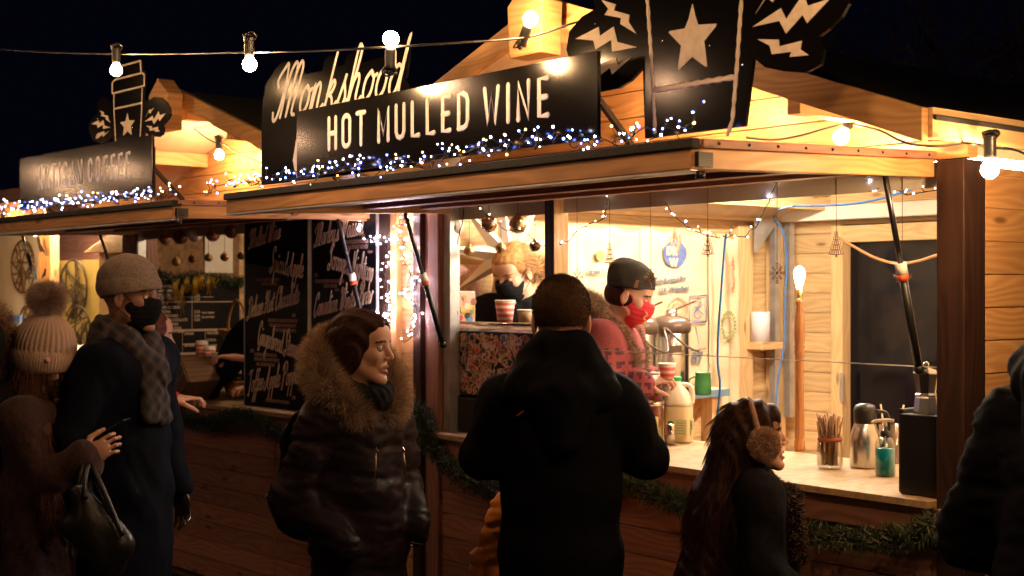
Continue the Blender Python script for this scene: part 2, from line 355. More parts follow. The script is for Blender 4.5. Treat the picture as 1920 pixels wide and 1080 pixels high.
def ftext(g, body, o, ax, ay, nrm, size, sx=.62, m=0, align='LEFT', off=.0):
    cu = bpy.data.curves.new('t', 'FONT'); cu.body = body; cu.size = size; cu.align_x = align; cu.resolution_u = 2; cu.offset = off
    ob = bpy.data.objects.new('t', cu); me = bpy.data.meshes.new_from_object(ob)
    o = Vector(o); ax = Vector(ax); ay = Vector(ay)
    vs = [o + ax * (v.co.x * sx) + ay * v.co.y for v in me.vertices]
    g.add(vs, [list(p.vertices) for p in me.polygons], m)
    bpy.data.objects.remove(ob); bpy.data.curves.remove(cu); bpy.data.meshes.remove(me)
def bar_text(g, n, o, ax, ay, nrm, h, w, m=0): pass
BLACKGL = mat('dark_window_glass', (.003, .003, .006), .1, spec=.25)
SOFFIT = noisy('soffit_board', (.62, .50, .36), (.76, .64, .48), 6, .6, .1)
DARKMET = mat('dark_metal', (.08, .08, .09), .3, .9)
ORANGEP = mat('orange_plastic', (.6, .1, .03), .45)

WEATH = wood('weathered_pine', (.17, .075, .03), (.42, .21, .09), .6, knots=1.3)
MATTB = mat('matt_sign_board', (.0012, .0011, .0016), .2); MATTB.node_tree.nodes['Principled BSDF'].inputs['Specular IOR Level'].default_value = .02
# ================================================================ ground
g = G(); g.add([(-60, -40, 0), (60, -40, 0), (60, 60, 0), (-60, 60, 0)], [(0, 1, 2, 3)])
tag(g.build('ground', ASPH), 'dark wet asphalt underfoot', None, None, 'structure')
# ================================================================ market huts
def planks(g, o, ax, L, nrm, z0, z1, h, xr=None, th=.018, m=0, gap=.004, joints=()):
    """horizontal boards from z0 to z1 on the wall that starts at o and runs along ax for L; xr(z) limits the run"""
    o = Vector(o); ax = Vector(ax); nrm = Vector(nrm); z = z0; k = 0
    while z < z1 - .01:
        zt = min(z + h, z1); a, b = (0, L) if xr is None else xr(z); a2, b2 = (0, L) if xr is None else xr(zt)
        if b - a > .03:
            if b2 < a2: a2 = b2 = (a2 + b2) / 2
            g.prism([(a + .001, z + gap / 2), (b - .001, z + gap / 2), (b2 - .001 if b2 > a2 else b2, zt - gap / 2), (a2, zt - gap / 2)], o, ax, Vector((0, 0, 1)), nrm * -th, m)
            # shadow gap tongue behind
            g.prism([(a, z), (b, z), (b2, zt), (a2, zt)], o - nrm * (th + .001), ax, Vector((0, 0, 1)), nrm * -.006, m)
        z = zt; k += 1
def RZ(x):  # roof underside height over x
    return 2.44 + (x + 3.33) * .353 if x < -3.33 else 2.44 - (x + 3.33) * .369
def make_hut(M, label, near=True):
    XL = -4.89 if near else -4.66; AX = -3.33 if near else -3.16
    hut = thing('market_hut', label, 'market hut', M @ Vector((-3.45, 1.3, 0)), 0)
    P = lambda g, name, mats, par=None, **k: g.build(name, mats, par or hut, M, **k)
    # lower front wall with panelled cladding
    g = G(); planks(g, (-4.55, 0, 0), (1, 0, 0), 2.42, (0, -1, 0), .08, .93, .098)
    P(g, 'front_wall', STAIN)
    g = G()
    for x in (-3.02,): g.b2(x - .004, x + .004, -.006, .0, .08, .9)
    g.b2(-4.56, -2.13, -.03, .02, .9, .985)
    P(g, 'counter_fascia', STAIN, bev=.004)
    g = G(); g.b2(-4.54, -2.15, -.06, .58, .986, 1.008)
    P(g, 'counter_top', OSB, bev=.002)
    g = G(); g.b2(-4.5, -2.2, .56, .6, .1, .98); g.b2(-4.5, -2.2, .1, .14, .1, .98) if False else None
    P(g, 'counter_back', PINE_IN)
    # posts
    for nm, x0, x1, y0, y1, z0, z1, mt in (('post', -2.15, -2.062, -.02, .09, .0, 1.97, DARKW), ('post', -4.6, -4.53, -.02, .08, 0, 1.97, STAIN), ('post', -4.72, -4.665, -.015, .05, 0, 1.97, DARKW),
                                     ('post', -4.885, -4.84, -.02, .06, 0, 1.99, PINE)):
        if x0 < -4.61 and not near: continue
        g = G(); g.b2(x0, x1, y0, y1, z0, z1); P(g, nm, mt, bev=.003)
    if near:
        g = G(); g.b2(-3.868, -3.818, .0, .075, 1.008, 2.0); P(g, 'post', DARKW, bev=.002)  # dark timber stands in for the post's unlit outer face
        g = G(); g.b2(-3.817, -3.813, .002, .073, 1.01, 1.97); P(g, 'lit_post_side', PINE_IN)  # pale strip added as the post's lit side, light put into the colour
    g = G(); g.b2(-4.525, -4.475, .005, .03, 1.008, 1.965); g.b2(-4.475, -4.471, .0, .05, 1.008, 1.965); P(g, 'metal_frame', ALU)
    # filler panel beside the opening
    if near: g = G(); planks(g, (-4.84, .01, 0), (1, 0, 0), .12, (0, -1, 0), .05, 1.97, .098); P(g, 'side_panel', PINE)
    if near: g = G(); g.b2(-4.665, -4.6, .012, .03, 0, 1.97); P(g, 'side_batten', STAIN)
    # header above the opening
    g = G(); g.b2(XL, -2.062, .0, .05, 1.975, 2.03); P(g, 'header_beam', PINE, bev=.003)
    g = G(); g.b2(XL + .05, -2.1, .052, .06, 1.9, 1.975); P(g, 'header_lining', WHITEP)
    # gable boards
    g = G()
    def xr(z):
        a = AX - (2.52 - z) / .353; b = AX + (2.52 - z) / .369
        return max(0, a - XL), min(-2.06 - XL, b - XL)
    planks(g, (XL, .004, 0), (1, 0, 0), -2.06 - XL, (0, -1, 0), 2.032, 2.52, .093, xr); P(g, 'gable_wall', PINE)
    # side walls, boards outside on +x
    g = G(); planks(g, (-2.062, 0.09, 0), (0, 1, 0), 2.62, (1, 0, 0), .05, 1.955, .094); P(g, 'side_wall', PINE)
    g = G(); planks(g, (-2.095, 0.0, 0), (0, 1, 0), 2.68, (-1, 0, 0), .05, 1.955, .11); P(g, 'side_lining', PINE_IN)
    g = G(); planks(g, (XL + .018, 0.0, 0), (0, 1, 0), 2.68, (1, 0, 0), .05, 2.0, .11); P(g, 'side_wall', PINE_IN)
    g = G(); planks(g, (XL - .01, 0.0, 0), (0, 1, 0), 2.68, (-1, 0, 0), .05, 2.0, .11); P(g, 'side_cladding', STAIN)
    g = G(); g.b2(XL + .02, XL + .07, .03, 2.68, 1.985, 2.08); P(g, 'wall_plate', PINE_IN, bev=.003)
    g = G(); g.b2(XL + .022, XL + .09, .03, 2.68, 2.082, 2.2); P(g, 'white_rail', WHITEP, bev=.003)
    # back wall with dark glazed door
    dx0 = PY(1592, 600, 2.66, I4).x; dz = PY(1680, 452, 2.66, I4).z
    g = G(); planks(g, (XL, 2.68, 0), (1, 0, 0), dx0 - .07 - XL, (0, -1, 0), .05, 2.1, .11)
    planks(g, (dx0 - .07, 2.68, 0), (1, 0, 0), -2.09 - dx0 + .07, (0, -1, 0), dz + .1, 2.38, .11)
    planks(g, (-2.9, 2.68, 0), (1, 0, 0), .8, (0, -1, 0), .05, dz + .1, .11); P(g, 'back_wall', PINE_IN)
    d = G(); d.b2(dx0 + .0, -2.96, 2.672, 2.69, .1, dz); dr = P(d, 'door', BLACKGL)
    d = G(); d.b2(dx0 - .075, dx0, 2.6, 2.68, 0, dz + .09); d.b2(dx0, -2.96, 2.6, 2.66, dz, dz + .09); d.b2(-2.96, -2.9, 2.6, 2.68, 0, dz + .09); P(d, 'door_frame', PINE_IN, dr, bev=.003)
    d = G(); d.b2(dx0 - .012, dx0 + .012, 2.594, 2.6, 1.0, 1.16); P(d, 'hinge', ALU, dr)
    g = G(); g.b2(XL + .09, -2.1, 2.55, 2.62, 1.985, 2.06); P(g, 'back_rail', WHITEP, bev=.003)
    g = G(); g.b2(XL + .09, -2.1, 2.6, 2.66, 2.065, 2.15); P(g, 'tie_beam', PINE_IN, bev=.003)
    if near:  # metal strut frames, shelf bay in the back corner
        g = G(); x = PX(1447, 600, -4.80)
        g.b2(-4.80, -4.76, x.y - .02, x.y + .02, .9, 1.98)
        g.prism([(0, 0), (.16, .16), (.16, .18), (-.02, .18), (-.02, 0)], (-4.758, x.y - .18, 1.81), (0, 1, 0), (0, 0, 1), (.004, 0, 0))
        g.b2(-4.78, -4.74, 2.56, 2.6, .9, 1.98)
        P(g, 'metal_frame', ALU)
        g = G(); xa = PX(1388, 600, -4.80).y; xb = PX(1438, 600, -4.80).y
        g.b2(-4.865, -4.81, xa, xa + .12, .5, 1.96); P(g, 'stud', PINE_IN, bev=.003)
        g = G(); z = PX(1420, 648, -4.78).z; g.b2(-4.865, -4.70, xa + .06, xb + .03, z - .02, z + .02); P(g, 'wall_shelf', PINE_IN, bev=.003)
        g = G(); g.b2(-4.86, -4.80, 2.5, 2.6, .5, 1.96); P(g, 'stud', PINE_IN, bev=.003)
    # floor
    g = G(); g.b2(XL + .03, -2.1, .05, 2.66, .02, .1); P(g, 'hut_floor', STAIN)
    # roof
    for sx, sl in ((-1, .353), (1, .369)):
        xe = (-5.02 if near else -4.79) if sx < 0 else -1.9; ze = 2.53 - abs(xe - AX) * sl
        g = G(); y0, y1 = -.438, 2.95; x0 = AX
        v = [(x0, y0, 2.53), (xe, y0, ze), (xe, y1, ze), (x0, y1, 2.53)]
        up = Vector((sl * sx, 0, 1)).normalized() * .022
        vv = [Vector(q) for q in v] + [Vector(q) + up for q in v]
        g.add(vv, [(0, 1, 2, 3), (7, 6, 5, 4), (0, 4, 5, 1), (1, 5, 6, 2), (2, 6, 7, 3), (3, 7, 4, 0)]); rf = P(g, 'roof', SOFFIT)
        g = G(); v2 = [q + up * 1.05 + Vector((sx * .012 if i in (1, 2) else 0, 0, 0)) for i, q in enumerate(vv[:4])]; v3 = [q + Vector((0, 0, .012)) for q in v2]
        g.add(v2 + v3, [(0, 1, 2, 3), (7, 6, 5, 4), (0, 4, 5, 1), (1, 5, 6, 2), (2, 6, 7, 3), (3, 7, 4, 0)]); P(g, 'roof_felt', FELT, rf)
        # barge board with scooped cut
        g = G(); n = 14; top = []; bot = []
        for i in range(n + 1):
            s = i / n; x = lerp(x0 + sx * .0, xe, s); z = 2.575 - abs(x - AX) * sl * .985
            dd = .085 - ((.012) * abs(math.sin((s - .12) / .16 * math.pi)) if (.12 < s < .28 or .44 < s < .60) else 0)
            top.append((x, z)); bot.append((x, z - dd))
        poly = top + bot[::-1]
        g.prism(poly, (0, -.47, 0), (1, 0, 0), (0, 0, 1), (0, .028, 0)); P(g, 'barge_board', PINE, bev=.002)
        g = G(); g.beam((xe, -.44, ze + .017), (xe, 2.95, ze + .017), .022, .075, m=0); P(g, 'eave_board', PINE_IN if sx > 0 else PINE, rf)
        for k, q in enumerate((.34, .7)):
            g = G(); x = x0 + (xe - x0) * q; z = 2.53 - abs(x - AX) * sl - .04
            g.beam((x, -.43, z), (x, 2.6, z), .045, .07); P(g, 'purlin', PINE_IN, bev=.002)
    g = G(); g.beam((AX, -.43, 2.475), (AX, 2.6, 2.475), .05, .1); P(g, 'ridge_beam', PINE_IN)
    g = G(); g.prism([(-.08, 2.36), (.08, 2.36), (.09, 2.53), (0, 2.605), (-.09, 2.53)], (AX + .04, -.50, 0), (1, 0, 0), (0, 0, 1), (0, -.085, 0)); P(g, 'gable_finial', PINE, bev=.004)
    # serving hatch flap, hinged at the top and pushed up
    X0, X1 = -4.49, -2.16
    zf = lambda y: 1.995 + y * .035
    fl = G()
    fl.add([(X0, -1.0, zf(-1)), (X1, -1.0, zf(-1)), (X1, -.005, zf(0)), (X0, -.005, zf(0)), (X0, -1.0, zf(-1) - .012), (X1, -1.0, zf(-1) - .012), (X1, -.005, zf(0) - .012), (X0, -.005, zf(0) - .012)],
           [(0, 1, 2, 3), (7, 6, 5, 4), (0, 4, 5, 1), (1, 5, 6, 2), (2, 6, 7, 3), (3, 7, 4, 0)])
    flap = P(fl, 'hatch_flap', STAIN)
    g = G(); g.b2(X0 - .01, X1 + .01, -1.03, -1.001, zf(-1) - .022, zf(-1) + .002); P(g, 'flap_edging', FELT, flap, bev=.003)
    g = G(); g.b2(X0, X1, -1.022, -.985, zf(-1) - .072, zf(-1) - .023); P(g, 'front_rail', WEATH, flap, bev=.003)
    g = G(); g.b2(X0, X1, -1.024, -.98, zf(-1) - .078, zf(-1) - .073); P(g, 'metal_strip', ALU, flap)
    for x in (X0 + .02, X1 - .02):
        g = G(); g.beam((x, -.984, zf(-1) - .045), (x, -.01, zf(0) - .045), .036, .05); P(g, 'side_rail', PINE, flap, bev=.003)
        g = G(); g.beam((x + (.008 if x > -3 else -.008), -.984, zf(-1) - .008), (x + (.008 if x > -3 else -.008), -.01, zf(0) - .008), .036, .022)
        for k in range(9):
            yy = -.93 + k * .11; g.ball((x + (.027 if x > -3 else -.027), yy, zf(yy) - .008), .004, 6, 1)
        P(g, 'side_trim', [STAIN, BLACKP], flap, bev=.002)
    for y in (-.72, -.42, -.14):
        g = G(); g.beam((X0 + .04, y, zf(y) - .034), (X1 - .04, y, zf(y) - .034), .05, .042); P(g, 'batten', STAIN, flap, bev=.002)
    g = G(); g.b2(X1 + .001, X1 + .014, -1.01, -.96, zf(-1) - .065, zf(-1) - .03); g.lathe([(0, 0), (.012, 0), (.012, .02), (0, .02)], (X1 + .01, -1.0, zf(-1) - .095), 8); P(g, 'catch', BLACKP, flap)
    # gas struts
    def strut(x, ytop, ztop, zbot, collar=True):
        a = Vector((x, ytop, ztop)); b = Vector((x, -.045, zbot)); s = G(); mid = a.lerp(b, .52)
        s.tube([a, mid], .0085, 8, 0); s.tube([mid, b], .012, 8, 1)
        s.ball(a, .016, 8, 1); s.ball(b, .016, 8, 1)
        st = P(s, 'gas_strut', [DARKMET, BLACKP])
        if collar:
            c = G(); q = (b - a).normalized(); c.tube([mid - q * .02, mid + q * .012], .0165, 10, 0); c.tube([mid + q * .012, mid + q * .03], .0165, 10, 1); P(c, 'collar', [WHITEP, ORANGEP], st)
    strut(-4.46, -.25, 1.95, 1.378)
    strut(-2.19, -.22, 1.965, 1.378)
    return hut
near = make_hut(I4, 'near timber hut selling hot mulled wine with its serving hatch propped open', True)
left = make_hut(ML, 'timber hut selling artisan coffee with menu boards, left of the mulled wine hut', False)
# ================================================================ festoon lights
EM = lambda n, c, s, smp=True: mat(n, (0, 0, 0), .5, emis=c, es=s, sample=smp)
BULBM = EM('lit_bulb', (1, .57, .25), 750); BULBW = EM('lit_bulb_dim', (1, .55, .22), 120)
def make_bulb(label, group):
    r = thing('festoon_bulb', label, 'light bulb', (0, 0, 0), 0, group)
    g = G(); g.lathe([(0, .0), (.014, 0), (.016, .01), (.016, .05), (.019, .055), (.019, .062), (0, .062)], (0, 0, 0), 12); g.build('socket', BLACKP, r)
    g = G(); g.lathe([(.011, .0), (.013, -.006)] + [(.0225 * math.sin(R_(a)), -.026 - .0225 * -math.cos(R_(180 - a)) * -1 * -1) for a in ()] + [(.013, -.008)], (0, 0, 0), 10)
    g.ball((0, 0, -.026), .0225, 12); b = g.build('glass', BULBM, r)
    g = G(); g.tube([(-.02, 0, .066), (0, 0, .07), (.02, 0, .066)], .006, 6); g.tube(smooth([(-.014, .0, .05), (-.02, .012, .066), (0, .018, .075), (.02, .012, .066), (.014, 0, .05)], 3), .003, 5); g.build('clip', BLACKP, r)
    return r
FG = 'warm festoon bulbs strung over the stalls'
bulbs = []
B0 = make_bulb('lit festoon bulb on the overhead cable above the artisan coffee sign', FG)
BULBA = EM('added_far_bulb', (1, .56, .3), 430)
def put_bulb(p, label, dr=(0, 0, -1), first=False, group=FG, mt=None):
    d = Vector(dr).normalized(); rot = d.to_track_quat('-Z', 'Y').to_matrix().to_4x4()
    loc = Vector(p) - rot.to_3x3() @ Vector((0, 0, -.026))
    if first: B0.location = loc; B0.rotation_euler = rot.to_euler(); WM[B0.name] = Matrix.Translation(loc) @ rot; o = B0
    else: o = dup(B0, loc, label=label, rot=rot, group=group)
    if mt is not None:
        for c_ in o.children:
            if c_.name.startswith('glass'): c_.data = c_.data.copy(); c_.data.materials[0] = mt
    return o
cab = [PT(-60, 88, 5.6), PT(0, 92, 5.5), PT(110, 98, 5.3), PT(217, 101, 5.15), PT(340, 101, 4.9), PT(468, 98, 4.25), PT(600, 95, 3.95), PT(733, 88, 3.72), PT(860, 80, 3.86), PT(988, 70, 4.1), PT(1060, 48, 4.1), PT(1112, 28, 4.05), PT(1180, -30, 3.7), PT(1320, -285, 2.42), PT(1600, -360, 2.3), PT(2000, -460, 2.2)]
put_bulb(PT(218, 132, 5.12), None, (.02, 0, -1), True)
put_bulb(PT(468, 121, 4.23), 'lit festoon bulb hanging from the cable over the gap between the two huts', (.05, 0, -1))
put_bulb(PT(733, 73, 3.7), 'lit festoon bulb pointing upwards above the white script sign', (.02, 0, 1))
put_bulb(PT(995, 35, 4.10), 'lit festoon bulb turned up against the gable finial of the mulled wine hut', (.3, .25, 1))
put_bulb(PY(1577, 257, -.16), 'lit festoon bulb tilted under the right barge board of the near gable', (-.55, -.2, -1))
put_bulb(PX(1856, 318, -1.83), 'lit festoon bulb beside the side wall at the far right', (0, 0, -1))
put_bulb(PY(340, 247, -.22, ML) and ML @ PY(340, 247, -.22, ML), 'lit festoon bulb nearest the finial inside the coffee hut gable', (0, 0, -1))
put_bulb(ML @ PY(411, 291, -.15, ML), 'lit festoon bulb in front of the coffee hut gable boards', (.1, 0, -1))
put_bulb(PT(1320, -260, 2.4), 'unseen lit festoon bulb added on the cable run above the big cup sign', (0, 0, -1))  # this bulb and the next are out of view, added to light the signs
put_bulb(PT(1600, -332, 2.28), 'unseen lit festoon bulb added on the cable run nearer the viewer', (0, 0, -1))
for k_, (bx_, by_) in enumerate(((-13.6, -4.9), (-11.9, -3.85), (-11.1, -4.1), (-8.4, -3.4), (-5.6, -2.72), (-4.87, -3.42), (-3.2, -5.4), (-1.9, -6.2))):  # unseen row added to light lower walls and give the signs their glare
    put_bulb((bx_, by_, 2.68), 'unseen lit festoon bulb of the row added across the alley, number %s from its far left end' % ('one', 'two', 'three', 'four', 'five', 'six', 'seven', 'eight')[k_], (0, 0, -1), group='unseen festoon bulbs added across the alley', mt=BULBA)
g = G(); g.tube(smooth([(-15, -5.6, 2.95), (-13.6, -4.9, 2.75), (-11.9, -3.85, 2.75), (-11.1, -4.1, 2.75), (-8.4, -3.4, 2.75), (-5.6, -2.72, 2.75), (-4.87, -3.42, 2.75), (-3.2, -5.4, 2.75), (-.9, -6.6, 2.75), (1, -7.6, 2.9)], 6), .0035, 6); tag(g.build('festoon_cable', RUBBER), 'unseen dark cable carrying the added bulbs across the alley', 'cable')
put_bulb(PX(2060, 345, -1.5), 'unseen lit festoon bulb added just beyond the right frame edge on the side wall run', (0, 0, -1))  # out of view, added to brighten the side wall
put_bulb(PY(1290, 200, -.24), 'lit festoon bulb added out of sight behind the big cup sign in the near gable', (0, 0, -1))  # added behind the sign to brighten the gable boards
put_bulb(PT(-110, 118, 5.9), 'unseen lit festoon bulb added on the overhead cable left of the coffee sign', (0, 0, -1))  # out of view, added for more light from the left
g = G(); g.tube(smooth(cab, 6), .0035, 6); tag(g.build('festoon_cable', RUBBER), 'thin dark cable crossing the sky and carrying the round bulbs', 'cable')
g = G(); pr = [PX(1985, 350, -1.85), PX(1920, 288, -1.86), PX(1856, 276, -1.87), PX(1810, 268, -1.88), PY(1760, 274, -.1), PY(1700, 268, -.14), PY(1650, 245, -.15), PY(1610, 236, -.15), PY(1590, 232, -.15), PY(1550, 240, -.12), PY(1500, 254, -.1), PY(1450, 262, -.05), PY(1400, 258, -.04)]
g.tube(smooth(pr, 6), .0035, 6); tag(g.build('festoon_cable', RUBBER), 'dark cable drooping along the barge board and around the right corner of the near hut', 'cable')
g = G(); pl = [ML @ PY(a, b, c, ML) for a, b, c in ((335, 222, -.25), (346, 226, -.22), (375, 250, -.2), (400, 266, -.15), (416, 268, -.15), (450, 288, -.1), (492, 306, -.1), (520, 318, -.1))]
g.tube(smooth(pl, 5), .0035, 6); tag(g.build('festoon_cable', RUBBER), 'dark cable sagging across the coffee hut gable', 'cable')
g = G(); pr = [PY(1480, 190, -.42), PY(1500, 172, -.435), PY(1530, 170, -.43), PY(1570, 190, -.42), PY(1612, 222, -.4)]
g.tube(smooth(pr, 6), .003, 6); tag(g.build('lead', mat('pale_cable', (.5, .35, .2), .5)), 'thin pale lead looping over the right barge board', 'cable')
# lamps inside the huts
TUBEM = EM('lit_tube', (1, .84, .62), 500)
def tube_light(M, x, y0, y1, z, label, mt=None):
    t = thing('tube_light', label, 'tube light', M @ Vector((x, (y0 + y1) / 2, z)), 0)
    g = G(); g.tube([(x, y0, z), (x, y1, z)], .014, 10); g.build('lit_tube', mt or TUBEM, t, M)
    g = G(); g.b2(x - .03, x + .03, y0 - .03, y1 + .03, z + .02, z + .05); g.b2(x - .02, x + .02, y0 - .03, y0, z - .016, z + .02); g.b2(x - .02, x + .02, y1, y1 + .03, z - .016, z + .02); g.build('fitting', WHITEP, t, M)
tube_light(I4, -2.47, .35, 1.5, 2.03, 'bright white tube light at the right end of the mulled wine hut ceiling', EM('lit_tube_right', (1, .82, .60), 200))
tube_light(I4, -3.9, .5, 1.9, 2.20, 'bright white tube light under the ceiling above the baristas')
TUBED = EM('lit_tube_dim', (1, .72, .44), 300)
tube_light(ML, -3.4, .6, .85, 2.15, 'short tube light under the ceiling of the coffee hut', TUBED)
tube_light(M3, -1.6, .45, 1.0, 2.2, 'unseen short tube light added to brighten the craft stall at the far left')  # unseen tube added behind the header to brighten the stall
X3 = Vector((1, 0, 0)); Z3 = Vector((0, 0, 1)); NY = Vector((0, -1, 0))
# ================================================================ signs on the flaps
def sign_board(M, x0, x1, z0, z1, y, label, words, tx0, tx1, bz, h):
    t = thing('shop_sign', label, 'sign', M @ Vector(((x0 + x1) / 2, y, z0)), 0)
    g = G(); g.b2(x0, x1, y, y + .012, z0, z1); g.build('board', BLACKBOARD, t, M, bev=.0015)
    g = G(); wt = textw(words, UP, 1, 0); n = len([c for c in words if c != ' ']); gap = .045
    wx = (tx1 - tx0 - gap * (n - 1)) / wt
    xx = tx0
    for w_ in words.split(' '):
        g = G(); xx += letter(g, w_, UP, (xx, y - .0005, bz), X3, Z3, NY, h, wx, .0088, gap) + .34 * wx; g.build('word', SIGNW, t, M)
    for x in (x0 + .03, x1 - .03):
        g = G(); g.beam((x, y + .02, z0), (x, y + .02, z1 - .05), .02, .015); g.beam((x, y + .02, z0 + .12), (x, y + .16, z0 - .01), .015, .015)
        g.build('bracket', DARKW, t, M)
sign_board(I4, PY(556, 200, -.95).x, PY(1121, 200, -.95).x, 2.0, 2.232, -.95, 'long black board reading HOT MULLED WINE in white capitals', 'HOT MULLED WINE', PY(617, 300, -.95).x, PY(1027, 300, -.95).x, 2.083, .102)
yl = -.95
sign_board(ML, PY(37, 300, yl, ML).x, PY(285, 300, yl, ML).x, 2.0, PY(285, 252, yl, ML).z, yl, 'long black board reading ARTISAN COFFEE, glaring with bulb reflections', 'ARTISAN COFFEE', PY(73, 300, yl, ML).x, PY(243, 300, yl, ML).x, 2.095, .098)
# cup-shaped sign, drawn once in metres from the near one
def f5(x, y): p = PY(1060 + x / 3.5556, y / 3.5556, -.86); return (p.x + 2.33, p.z - 2.0)
def DX(x): return f5(x, 300)[0]
def DZ(y): return f5(850, y)[1]
def cup_sign(M, label, sc=1, low=0.):
    loc = M @ Vector((0, 0, 0)); t = thing('cup_sign', label, 'sign', loc, 0)
    S = Matrix.Diagonal((sc * 1.38, sc, sc, 1)) if sc != 1 else I4; MM = M @ S
    out = [(f5(530, 0)[0], low), (f5(515, 0)[0], f5(515, 450)[1]), f5(430, 540), f5(350, 590), f5(220, 615), f5(100, 560), f5(40, 450), f5(5, 330), f5(25, 210), f5(110, 110), f5(200, 60), f5(170, -60), f5(200, -180), f5(290, -260), f5(400, -250), f5(480, -170)]
    out += [(DX(500), DZ(-420)), (DX(470), DZ(-460)), (DX(470), DZ(-690)), (DX(510), DZ(-740)), (DX(590), DZ(-760)), (DX(600), DZ(-950)), (DX(650), DZ(-985)), (DX(1160), DZ(-985)), (DX(1200), DZ(-950)), (DX(1210), DZ(-760)), (DX(1260), DZ(-730)), (DX(1280), DZ(-690)), (DX(1280), DZ(-460)), (DX(1250), DZ(-420)), (DX(1240), DZ(-180))]
    out += [f5(1330, -240), f5(1460, -330), f5(1640, -330), f5(1790, -240), f5(1880, -110), f5(1890, 20), f5(1840, 110), f5(1760, 190), f5(1690, 240), f5(1725, 330), f5(1700, 430), f5(1600, 487), f5(1450, 475), f5(1330, 450), f5(1252, 385), (DX(1195), low)]
    g = G(); g.prism(out, (0, 0, 0), X3, Z3, (0, .012, 0)); g.build('board', BLACKBOARD, t, MM, bev=.001)
    g = G()
    def st(pts, r=.0062, wob=True):
        P = []
        for i in range(len(pts) - 1):
            a, b = Vector((pts[i][0], 0, pts[i][1])), Vector((pts[i + 1][0], 0, pts[i + 1][1])); n = max(2, int((b - a).length / .012))
            P += [a.lerp(b, k / n) for k in range(n)]
        P.append(Vector((pts[-1][0], 0, pts[-1][1]))); P = [p + Vector((0, -.0005, 0)) for p in P]
        g.tube(P, [r * (1 + (.22 * math.sin(i * 2.1) if wob else 0)) for i in range(len(P))], 6, flat=NY * .0016)
    zt = DZ(540)
    st([(DX(548), DZ(-400)), f5(548, 0), f5(575, 400), f5(600, 890)]); st([(DX(1190), DZ(-400)), f5(1175, 0), f5(1140, 500), f5(1115, 800), f5(1080, 905)])
    st([(DX(585), DZ(560)), (DX(1130), DZ(560))], .0075); st([(DX(548), DZ(-113)), (DX(1180), DZ(-113))], .0075)
    st([(DX(510), DZ(-430)), (DX(1238), DZ(-430)), (DX(1238), DZ(-640)), (DX(1190), DZ(-690)), (DX(560), DZ(-690)), (DX(510), DZ(-640)), (DX(510), DZ(-430))], .0075)
    st([(DX(626), DZ(-700)), (DX(626), DZ(-930)), (DX(1150), DZ(-930)), (DX(1160), DZ(-700))], .0075)
    g.build('cup_outline', SIGNP, t, MM)
    g = G(); star = [f5(*q) for q in ((850, 25), (870, 110), (888, 165), (1010, 158), (1005, 178), (928, 275), (948, 440), (940, 447), (850, 380), (762, 465), (755, 450), (775, 305), (693, 218), (698, 208), (800, 190), (825, 130))]
    g.prism(star, (0, -.0024, 0), X3, Z3, (0, .002, 0))
    g.build('star', SIGNP, t, MM)
    B = [[(245, 0), (340, 30), (325, 70), (430, 100), (425, 145), (475, 225), (370, 160), (375, 120), (265, 100), (290, 60)],
         [(70, 260), (225, 180), (235, 240), (325, 178), (350, 280), (480, 315), (315, 345), (310, 265), (205, 330), (190, 270)],
         [(190, 440), (340, 385), (350, 435), (445, 380), (315, 495), (300, 450), (190, 535), (160, 520)],
         [(1270, 92), (1345, -20), (1385, 15), (1470, -110), (1405, -60), (1370, -70)],
         [(1250, 180), (1440, 55), (1475, 130), (1590, -40), (1620, 40), (1770, -10), (1615, 155), (1585, 100), (1475, 225), (1430, 140)],
         [(1285, 262), (1425, 265), (1430, 310), (1580, 272), (1570, 330), (1625, 368), (1500, 380), (1510, 345), (1380, 362), (1365, 305)]]
    for b in B:
        g = G(); g.prism([f5(*q) for q in b], (0, -.0024, 0), X3, Z3, (0, .002, 0)); g.build('lightning_bolt', SIGNP, t, MM)
    g = G()
    for q in ((650, 275), (1190, 430), (205, 155), (970, 305)): a = f5(*q); g.ball((a[0], -.003, a[1]), .004, 6)
    g.build('screw', CHROME, t, MM)
    return t
cup_sign(Matrix.Translation((-2.33, -.86, 2.0)), 'big black takeaway cup sign with pale star above the mulled wine hut')
cl = PY(235, 213, -.86, ML); sc = .60
cup_sign(ML @ Matrix.Translation((cl.x, -.86, cl.z - sc * DZ(25))), 'smaller black takeaway cup sign with pale star behind the coffee sign', sc, -.3)
# script sign
def f4(x, y, Y=-.88): p = PY(490 + x / 3.8586, 60 + y / 3.8586, Y); return (p.x, p.z)
o4 = [(0, 700), (8, 520), (30, 380), (100, 270), (150, 215), (250, 203), (300, 250), (322, 305), (380, 290), (440, 280), (455, 200), (500, 162), (540, 185), (552, 250), (600, 235), (620, 160), (680, 130), (718, 160), (728, 220), (800, 200), (880, 182), (955, 165), (985, 60), (1035, 30), (1068, 80), (1060, 200), (1040, 330), (1080, 400), (1100, 500)]
P4 = [f4(*q) for q in o4]; P4 = [(P4[0][0], 2.0)] + P4 + [(P4[-1][0], 2.0)]
t = thing('script_sign', 'black cut-out sign with white script lettering behind the mulled wine board', 'sign', (-4.0, -.88, 2.0))
g = G(); g.prism(P4, (0, -.88, 0), X3, Z3, (0, .012, 0)); g.build('board', MATTB, t, bev=.001)
a = f4(85, 650); b = f4(1015, 450); g = G(); gap = .004; slant = .33; h = .093
wx = (b[0] - a[0] - .02) / (textw('Monkshood', SCR, 1, 0)) - .004
letter(g, 'Monkshood', SCR, (a[0] + .02, -.8805, a[1] + .012), X3, Z3, NY, h, wx, .0072, gap, slant, 0, sm=True); g.build('lettering', SIGNW, t)
